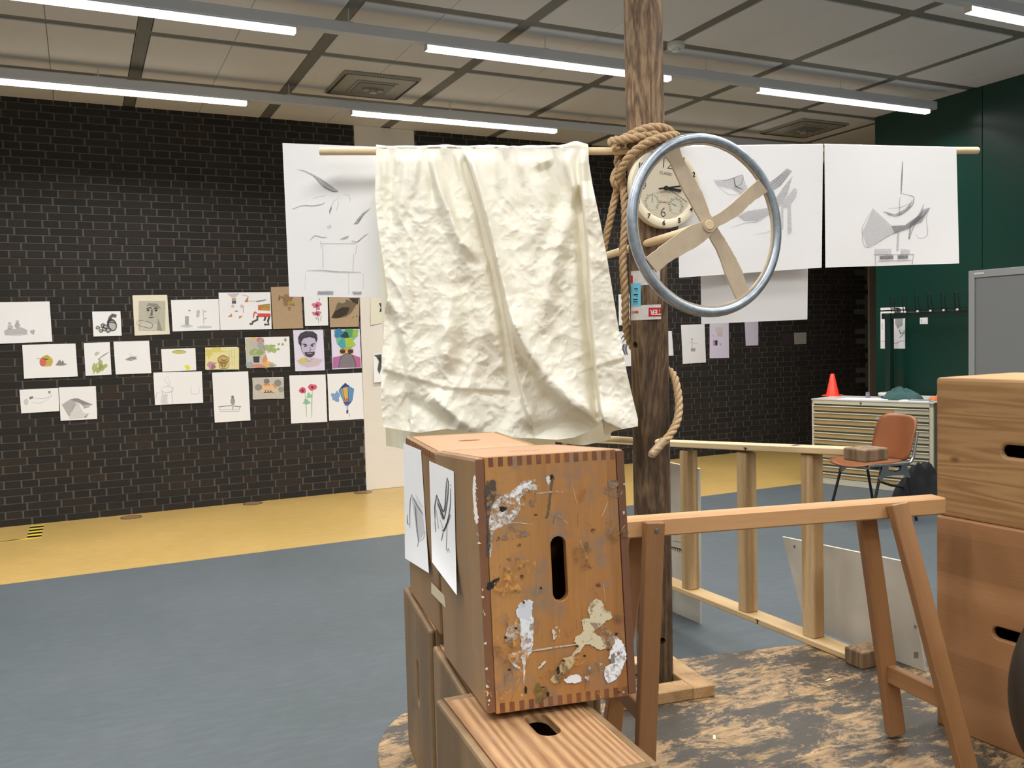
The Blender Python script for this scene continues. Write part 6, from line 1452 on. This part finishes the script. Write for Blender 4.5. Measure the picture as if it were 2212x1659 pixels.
def p15(k):
    k.poly(zp([(1090, 660), (1110, 690), (1112, 760), (1150, 830), (1190, 850), (1235, 820), (1252, 740), (1262, 670), (1200, 640)], Z5), S(206, 196, 224, 1))
    k.poly(zp([(1085, 720), (1078, 660), (1100, 620), (1150, 598), (1220, 600), (1260, 630), (1265, 680), (1250, 710), (1240, 670), (1190, 655), (1130, 670), (1112, 700), (1112, 745)], Z5), S(52, 50, 56, 1))
    k.stroke(zp([(1120, 722), (1145, 725), (1170, 735)], Z5), 2.6, GK); k.stroke(zp([(1195, 735), (1220, 722), (1242, 720)], Z5), 2.6, GK); k.blob(*Z5(1148, 742), 3, 1.6, S(40, 40, 44, 1)); k.blob(*Z5(1215, 740), 3, 1.6, S(40, 40, 44, 1)); k.stroke(zp([(1190, 740), (1196, 785), (1180, 792)], Z5), 1.3, G3)
    k.poly(zp([(1138, 800), (1185, 798), (1240, 795), (1235, 825), (1205, 850), (1165, 845), (1145, 825)], Z5), S(60, 58, 64, 0.95)); k.stroke(zp([(1165, 815), (1190, 812), (1215, 815)], Z5), 1.8, S(190, 176, 190, 1)); k.stroke(zp([(1100, 720), (1115, 780), (1150, 845)], Z5), 1.4, G3); k.poly(zp([(1140, 850), (1230, 850), (1320, 870), (1270, 930), (1170, 945), (1100, 920), (1060, 880)], Z5), S(226, 206, 206, 0.7)); k.blob(*Z5(1125, 880), 9, 7, S(232, 220, 110, 0.7)); k.stroke(zp([(1150, 855), (1180, 890), (1220, 860)], Z5), 1.2, S(150, 130, 150, 0.7))
def p16(k):
    k.poly(zp([(1420, 590), (1660, 585), (1640, 650), (1600, 700), (1620, 740), (1570, 770), (1500, 765), (1450, 720)], Z5), S(120, 196, 150, 0.85)); k.blob(*Z5(1470, 620), 11, 10, S(60, 140, 190, 0.9), rough=0.25); k.blob(*Z5(1570, 620), 13, 10, S(90, 170, 110, 0.9), rough=0.25); k.blob(*Z5(1530, 640), 8, 7, S(40, 60, 84, 0.9), rough=0.3); k.blob(*Z5(1560, 710), 14, 11, S(190, 216, 70, 0.9), rough=0.2); k.blob(*Z5(1500, 715), 8, 11, S(70, 180, 206, 0.8), rough=0.2); k.blob(*Z5(1625, 620), 6, 10, S(170, 206, 90, 0.9), rough=0.2)
    k.rect(*Z5(1478, 768), *Z5(1608, 815), S(232, 190, 90, 1)); k.blob(*Z5(1505, 790), 6, 5.5, S(50, 34, 30, 1)); k.blob(*Z5(1580, 790), 6, 5.5, S(50, 34, 30, 1)); k.stroke(zp([(1480, 778), (1605, 775)], Z5), 1.6, S(226, 120, 40, 1), smooth=False)
    k.poly(zp([(1410, 850), (1500, 830), (1480, 950), (1410, 955)], Z5), S(190, 110, 170, 0.95)); k.poly(zp([(1590, 820), (1675, 850), (1680, 945), (1620, 945)], Z5), S(196, 100, 150, 0.95)); k.poly(zp([(1465, 950), (1480, 870), (1510, 825), (1560, 812), (1600, 835), (1625, 890), (1640, 945)], Z5), S(132, 124, 132, 1)); k.stroke(zp([(1465, 950), (1480, 870), (1510, 825), (1560, 812), (1600, 835), (1625, 890), (1640, 945)], Z5), 1.3, GK)
def p17(k):
    k.stroke(zp([(1540, 1150), (1590, 1125), (1650, 1140), (1640, 1175), (1590, 1185), (1545, 1170), (1540, 1150)], Z4), 1.2, G1); k.stroke(zp([(1555, 1180), (1535, 1285)], Z4), 1.1, G1); k.stroke(zp([(1640, 1175), (1650, 1290)], Z4), 1.1, G1); k.stroke(zp([(1490, 1250), (1500, 1190), (1545, 1180)], Z4), 1.0, GL); k.stroke(zp([(1590, 1040), (1575, 1070), (1620, 1115), (1610, 1040), (1590, 1035)], Z4), 0.8, GL); k.stroke(zp([(1830, 1120), (1835, 1195), (1900, 1190), (1900, 1115)], Z4), 1.0, GL); k.poly(zp([(1560, 1200), (1600, 1195), (1600, 1290), (1545, 1290)], Z4), S(212, 212, 216, 0.5))
def p18(k):
    k.blob(*Z5(455, 1270), 5, 8, S(160, 160, 164, 0.9)); k.blob(*Z5(453, 1228), 3, 3.4, S(120, 120, 124, 0.9)); k.stroke(zp([(318, 1322), (430, 1310), (535, 1322)], Z5), 1.8, G2, smooth=False, taper=False); k.stroke(zp([(330, 1330), (332, 1365), (515, 1365), (518, 1330)], Z5), 1.4, G1, smooth=False, taper=False); k.stroke(zp([(340, 1345), (510, 1345)], Z5), 1.2, G1, smooth=False); k.stroke(zp([(455, 1320), (455, 1350)], Z5), 2, G2)
def p19(k):
    k.rect(*Z5(645, 1045), *Z5(943, 1245), S(206, 202, 192, 1)); k.poly(zp([(710, 1170), (750, 1105), (840, 1100), (870, 1130), (890, 1170), (860, 1180), (730, 1180)], Z5), S(238, 204, 160, 1)); k.stroke(zp([(750, 1112), (810, 1112)], Z5), 3.4, S(226, 130, 60, 1), smooth=False); k.stroke(zp([(835, 1105), (870, 1145)], Z5), 2.6, S(226, 130, 60, 0.9), smooth=False)
    k.blob(*Z5(778, 1078), 6.5, 6, S(130, 128, 122, 0.9)); k.blob(*Z5(885, 1095), 8, 7.5, S(150, 148, 142, 0.9)); k.blob(*Z5(700, 1135), 8, 7, S(150, 148, 142, 0.9)); k.blob(*Z5(915, 1155), 6, 6, S(170, 168, 160, 0.8))
    for x in (760, 785, 810): k.stroke(zp([(x, 1160), (x+10, 1175), (x-5, 1188)], Z5), 1.8, S(110, 44, 30, 1))
    k.stroke(zp([(745, 1190), (820, 1180), (850, 1190)], Z5), 1.6, S(90, 40, 30, 1))
def p20(k):
    k.blob(*Z5(1122, 1165), 7.5, 6.5, S(214, 84, 116, 1), rough=0.12); k.blob(*Z5(1216, 1135), 9.5, 7, S(226, 92, 116, 1), rough=0.12); k.blob(*Z5(1215, 1135), 3.2, 2.4, S(110, 40, 50, 1)); k.blob(*Z5(1122, 1168), 3, 3, S(150, 50, 70, 1)); k.blob(*Z5(1185, 1215), 6, 6, S(150, 214, 170, 0.9), rough=0.35); k.blob(*Z5(1160, 1275), 7, 6, S(140, 206, 166, 0.9), rough=0.35); k.stroke(zp([(1145, 1190), (1155, 1300), (1160, 1420)], Z5), 1.6, S(150, 190, 150, 0.9)); k.stroke(zp([(1215, 1165), (1210, 1300), (1210, 1425)], Z5), 1.8, S(150, 190, 150, 0.9))
def p21(k):
    k.blob(*Z5(1440, 1225), 9, 11, S(110, 160, 214, 0.8), rough=0.25); k.poly(zp([(1465, 1165), (1500, 1125), (1530, 1090), (1560, 1120), (1615, 1150), (1600, 1260), (1560, 1300), (1520, 1290)], Z5), S(86, 150, 200, 1)); k.poly(zp([(1490, 1150), (1555, 1130), (1560, 1270), (1525, 1280)], Z5), S(232, 190, 100, 1)); k.poly(zp([(1470, 1160), (1500, 1120), (1530, 1095), (1575, 1125), (1520, 1135)], Z5), S(50, 70, 150, 1)); k.stroke(zp([(1500, 1140), (1530, 1280)], Z5), 1.4, S(40, 50, 80, 1)); k.stroke(zp([(1555, 1130), (1562, 1275)], Z5), 1.2, S(40, 50, 80, 1)); k.blob(*Z5(1545, 1255), 3, 4, S(214, 110, 50, 1)); k.poly(zp([(1510, 1275), (1595, 1270), (1560, 1310), (1530, 1310)], Z5), S(70, 90, 176, 0.95)); k.poly(zp([(1540, 1355), (1560, 1350), (1558, 1385), (1540, 1385)], Z5), S(50, 70, 160, 1)); k.stroke(zp([(1550, 1310), (1548, 1350)], Z5), 3, S(120, 160, 206, 0.8)); k.stroke(zp([(1565, 1385), (1575, 1415)], Z5), 1.2, S(90, 120, 180, 0.8))
def p22(k):
    k.poly(zp([(278, 1230), (312, 1218), (320, 1240), (285, 1252)], Z4), S(120, 120, 124, 0.9)); k.stroke(zp([(318, 1238), (400, 1245), (490, 1220), (470, 1185)], Z4), 1.0, G1); k.blob(*Z4(472, 1182), 3, 3, S(150, 150, 154, 0.9)); k.stroke(zp([(285, 1275), (380, 1285), (470, 1245)], Z4), 0.9, GL); k.blob(*Z4(250, 1275), 5, 7, S(200, 200, 204, 0.5))
def p23(k):
    k.poly(zp([(670, 1250), (720, 1238), (890, 1300), (800, 1330), (745, 1260), (660, 1420), (590, 1300)], Z4), S(176, 176, 178, 0.7)); k.poly(zp([(735, 1255), (800, 1380), (850, 1385), (800, 1425), (660, 1440), (690, 1320)], Z4), S(222, 222, 222, 1)); k.poly(zp([(670, 1250), (745, 1240), (880, 1300), (790, 1300)], Z4), S(150, 150, 152, 0.8)); k.stroke(zp([(800, 1335), (855, 1320)], Z4), 1.6, G3); k.poly(zp([(800, 1420), (850, 1385), (820, 1430)], Z4), S(150, 150, 152, 0.8))
WS = [
 ([(-14, 653), (107, 651), (113, 738), (-12, 743)], 'large pale pencil sketch of figures at the far left of the wall', p1, 'paper'),
 ([(48, 745), (163, 742), (168, 813), (52, 818)], 'coloured picture of a mango and a grey crumpled shape', p2, 'paper'),
 ([(181, 741), (237, 739), (241, 809), (185, 812)], 'narrow sheet with green leaf sprigs', p3, 'paper'),
 ([(245, 738), (322, 736), (327, 806), (250, 809)], 'white sheet with a small pencil insect', p4, 'paper'),
 ([(199, 673), (260, 672), (263, 725), (202, 727)], 'small dark ink still life with a pumpkin', p5, 'paper'),
 ([(286, 638), (361, 637), (367, 722), (291, 725)], 'pencil portrait of a bearded face on cream paper', p6, 'paper_cream'),
 ([(369, 648), (472, 646), (475, 713), (373, 716)], 'faint pencil sketch of a stand and a block, right of the bearded face', p7, 'paper'),
 ([(472, 632), (584, 631), (587, 711), (476, 713)], 'sheet with red, orange and black cut-out shapes', p8, 'paper'),
 ([(585, 620), (650, 618), (655, 709), (590, 711)], 'brown paper with a sketch of a twig and yellow bud', p9, 'paper_tan'),
 ([(655, 622), (707, 620), (709, 703), (659, 704)], 'narrow sheet with two pink flowers', p10, 'paper'),
 ([(710, 622), (777, 620), (775, 706), (713, 707)], 'brown paper with a dark ink drawing of a cone', p11, 'paper_tan'),
 ([(348, 754), (422, 752), (424, 800), (351, 803)], 'white sheet with a yellow dish and a yellow patch', p12, 'paper'),
 ([(443, 751), (513, 749), (516, 796), (446, 799)], 'small yellow and pink crayon picture', p13, 'paper'),
 ([(529, 729), (625, 727), (627, 792), (533, 795)], 'watercolour of a flower pot with leaves trailing right', p14, 'paper'),
 ([(633, 713), (698, 712), (702, 800), (638, 802)], 'lilac portrait of a dark-haired bearded man', p15, 'paper_lilac'),
 ([(715, 712), (777, 711), (781, 795), (718, 798)], 'colourful portrait with green hair and sunglasses', p16, 'paper_lilac'),
 ([(331, 805), (436, 802), (439, 870), (335, 875)], 'faint pencil outline of a stool and a bucket', p17, 'paper'),
 ([(458, 805), (536, 802), (541, 908), (464, 913)], 'upright sheet with a small pencil figure on a table', p18, 'paper'),
 ([(545, 816), (612, 814), (614, 860), (547, 863)], 'small grey and orange picture of a camp fire ring', p19, 'paper_cream'),
 ([(625, 811), (703, 809), (707, 911), (629, 915)], 'watercolour of two red poppies', p20, 'paper'),
 ([(707, 808), (782, 805), (786, 905), (711, 909)], 'watercolour of a blue street lantern', p21, 'paper'),
 ([(42, 842), (126, 838), (128, 888), (46, 893)], 'pencil sketch of a plug on a curved cable', p22, 'paper'),
 ([(127, 837), (207, 834), (210, 905), (131, 909)], 'grey pencil study of a folded paper shape', p23, 'paper'),
]
for i, (q, lb_, d_, mt_) in enumerate(WS): wsheet(q, lb_, d_, mt_, lift=0.0045+(0.0012 if i in (9,) else 0))
ZI = lambda x, y: (800+x/4.61, 620+y/4.61)
def q1(k): k.poly(zp([(85, 160), (140, 160), (138, 245), (90, 250), (100, 200)], ZI), S(30, 30, 30, 0.95)); k.stroke(zp([(95, 215), (120, 190), (135, 165)], ZI), 2, S(226, 224, 216, 1))
def q2(k): k.poly(zp([(35, 680), (112, 668), (112, 800), (90, 870), (70, 820), (85, 740), (60, 700)], ZI), S(44, 44, 46, 0.9)); k.poly(zp([(60, 700), (110, 700), (108, 760)], ZI), S(120, 120, 122, 0.8))
wsheet([(800, 640), (836, 640), (833, 697), (801, 702)], 'cream sheet with a black print on the pillar, partly behind the cloth', q1, 'paper_cream', ybase=YW-0.012, bow=0.03)
wsheet([(806, 764), (852, 763), (850, 824), (808, 826)], 'charcoal drawing on the pillar, mostly hidden by the cloth', q2, ybase=YW-0.012, bow=0.03)
ZJ = lambda x, y: (1300+x/3.95, 580+y/3.95)
def r2(k):
    for pts in ([(165, 600), (200, 560), (240, 548)], [(175, 630), (215, 585), (240, 580)], [(190, 640), (180, 680), (200, 740)], [(215, 650), (205, 690), (222, 740)], [(225, 600), (215, 660)]): k.stroke(zp(pts, ZJ), 3, GK)
    k.poly(zp([(200, 600), (225, 580), (240, 600), (215, 630)], ZJ), S(190, 190, 194, 0.9)); k.poly(zp([(185, 650), (215, 640), (215, 735), (195, 735)], ZJ), S(130, 130, 134, 0.7))
def r4(k): k.stroke(zp([(772, 600), (770, 690)], ZJ), 1.5, GL); k.stroke(zp([(745, 632), (820, 640)], ZJ), 1.0, GL); k.rect(*ZJ(760, 680), *ZJ(798, 708), S(170, 170, 174, 0.8)); k.blob(*ZJ(768, 603), 2, 2, GL)
def r5(k): k.rect(*ZJ(950, 612), *ZJ(988, 658), S(206, 160, 190, 1)); k.poly(zp([(965, 615), (988, 615), (985, 655), (970, 655)], ZJ), S(40, 30, 40, 1)); k.rect(*ZJ(985, 540), *ZJ(1030, 580), S(226, 206, 214, 1)); k.rect(*ZJ(970, 500), *ZJ(1030, 540), S(222, 220, 206, 1)); k.stroke(zp([(1005, 635), (1015, 645), (1008, 658)], ZJ), 1.4, G2); k.stroke(zp([(945, 565), (955, 580)], ZJ), 1.2, S(180, 180, 120, 1))
wsheet([(1336, 636), (1392, 634), (1392, 700), (1337, 703)], 'blank white sheet on the wall left of the post, behind the rope', None, group='pictures on the far brick wall')
wsheet([(1338, 716), (1398, 714), (1398, 789), (1340, 792)], 'ink drawing of curved tubes on the wall left of the post', r2, group='pictures on the far brick wall')
wsheet([(1404, 717), (1451, 715), (1455, 768), (1406, 770)], 'white sheet on the wall peeping out right of the post', None, group='pictures on the far brick wall')
wsheet([(1471, 702), (1522, 700), (1525, 783), (1475, 786)], 'upright white sheet with a faint sketch of a weather vane', r4, group='pictures on the far brick wall')
wsheet([(1533, 682), (1574, 681), (1575, 773), (1533, 774)], 'white sheet with small coloured picture blocks', r5, 'paper_lilac', group='pictures on the far brick wall')
wsheet([(1608, 680), (1638, 679), (1638, 746), (1611, 747)], 'narrow plain lilac-grey sheet below the hanging paper', None, 'paper_lilac', group='pictures on the far brick wall')
wsheet([(1688, 720), (1714, 719), (1714, 745), (1689, 745)], 'dark postcard on the far brick wall', None, 'paper_dark', group='pictures on the far brick wall')
wsheet([(1715, 719), (1742, 718), (1742, 743), (1716, 744)], 'light grey postcard on the far brick wall', None, 'paper_grey', group='pictures on the far brick wall')

# ------------------------------------------------------------------ small leftovers on the stage, dark tyre at the right edge
for i, (px, py, L, a, lbx) in enumerate(((1543, 1592, 0.03, 0.9, 'pale wood splinter on the dark stage paint'), (1790, 1468, 0.03, 0.2, 'small dry leaf lying on the stage near the ladder'))):
    p = onz(px, py, ZS+0.002); o = link('splinter' if i == 0 else 'dry_leaf', box_me(-L/2, L/2, -0.004, 0.004, 0, 0.0025, 0.001, 1), 'straw', None, Matrix.Translation((p[0], p[1], ZS)) @ Matrix.Rotation(a, 4, 'Z')); tag(o, lbx, 'splinter' if i == 0 else 'leaf')
tc_ = onz(2474, 1490, 0.545)
ty = thing('tyre', 'dark brown round tyre standing at the right edge before the reddish box', 'tyre', (tc_[0], tc_[1], ZS))
bm = bmesh.new(); d1 = np.array([RX[0], RX[1], 0.0]); d1 /= np.linalg.norm(d1); d3 = np.array([d1[1], -d1[0], 0.0]); TR = 0.295
rings = [[bm.verts.new(tuple(np.array(tc_)+(d1*math.cos(a_)+np.array([0, 0, 1.0])*math.sin(a_))*(TR+0.03*math.cos(b_))+d3*0.035*math.sin(b_))) for b_ in np.linspace(0, 2*math.pi, 16, endpoint=False)] for a_ in np.linspace(0, 2*math.pi, 72, endpoint=False)]
for i in range(72):
    A, B = rings[i], rings[(i+1) % 72]
    for k in range(16): bm.faces.new((A[k], A[(k+1) % 16], B[(k+1) % 16], B[k]))
link('tread', bm_mesh(bm, True), 'leather_dark', ty)
lathe('rim', [(TR-0.028, -0.02), (TR-0.05, -0.012), (TR-0.05, 0.012), (TR-0.028, 0.02)], 'screw_metal', ty, basis(tuple(tc_), tuple(d1), (0, 0, 1)), 60)
lathe('disc', [(TR-0.049, -0.006), (0.03, -0.012), (0, -0.012), (0, 0.012), (0.03, 0.012), (TR-0.049, 0.006)], 'leather_dark', ty, basis(tuple(tc_), tuple(d1), (0, 0, 1)), 60)
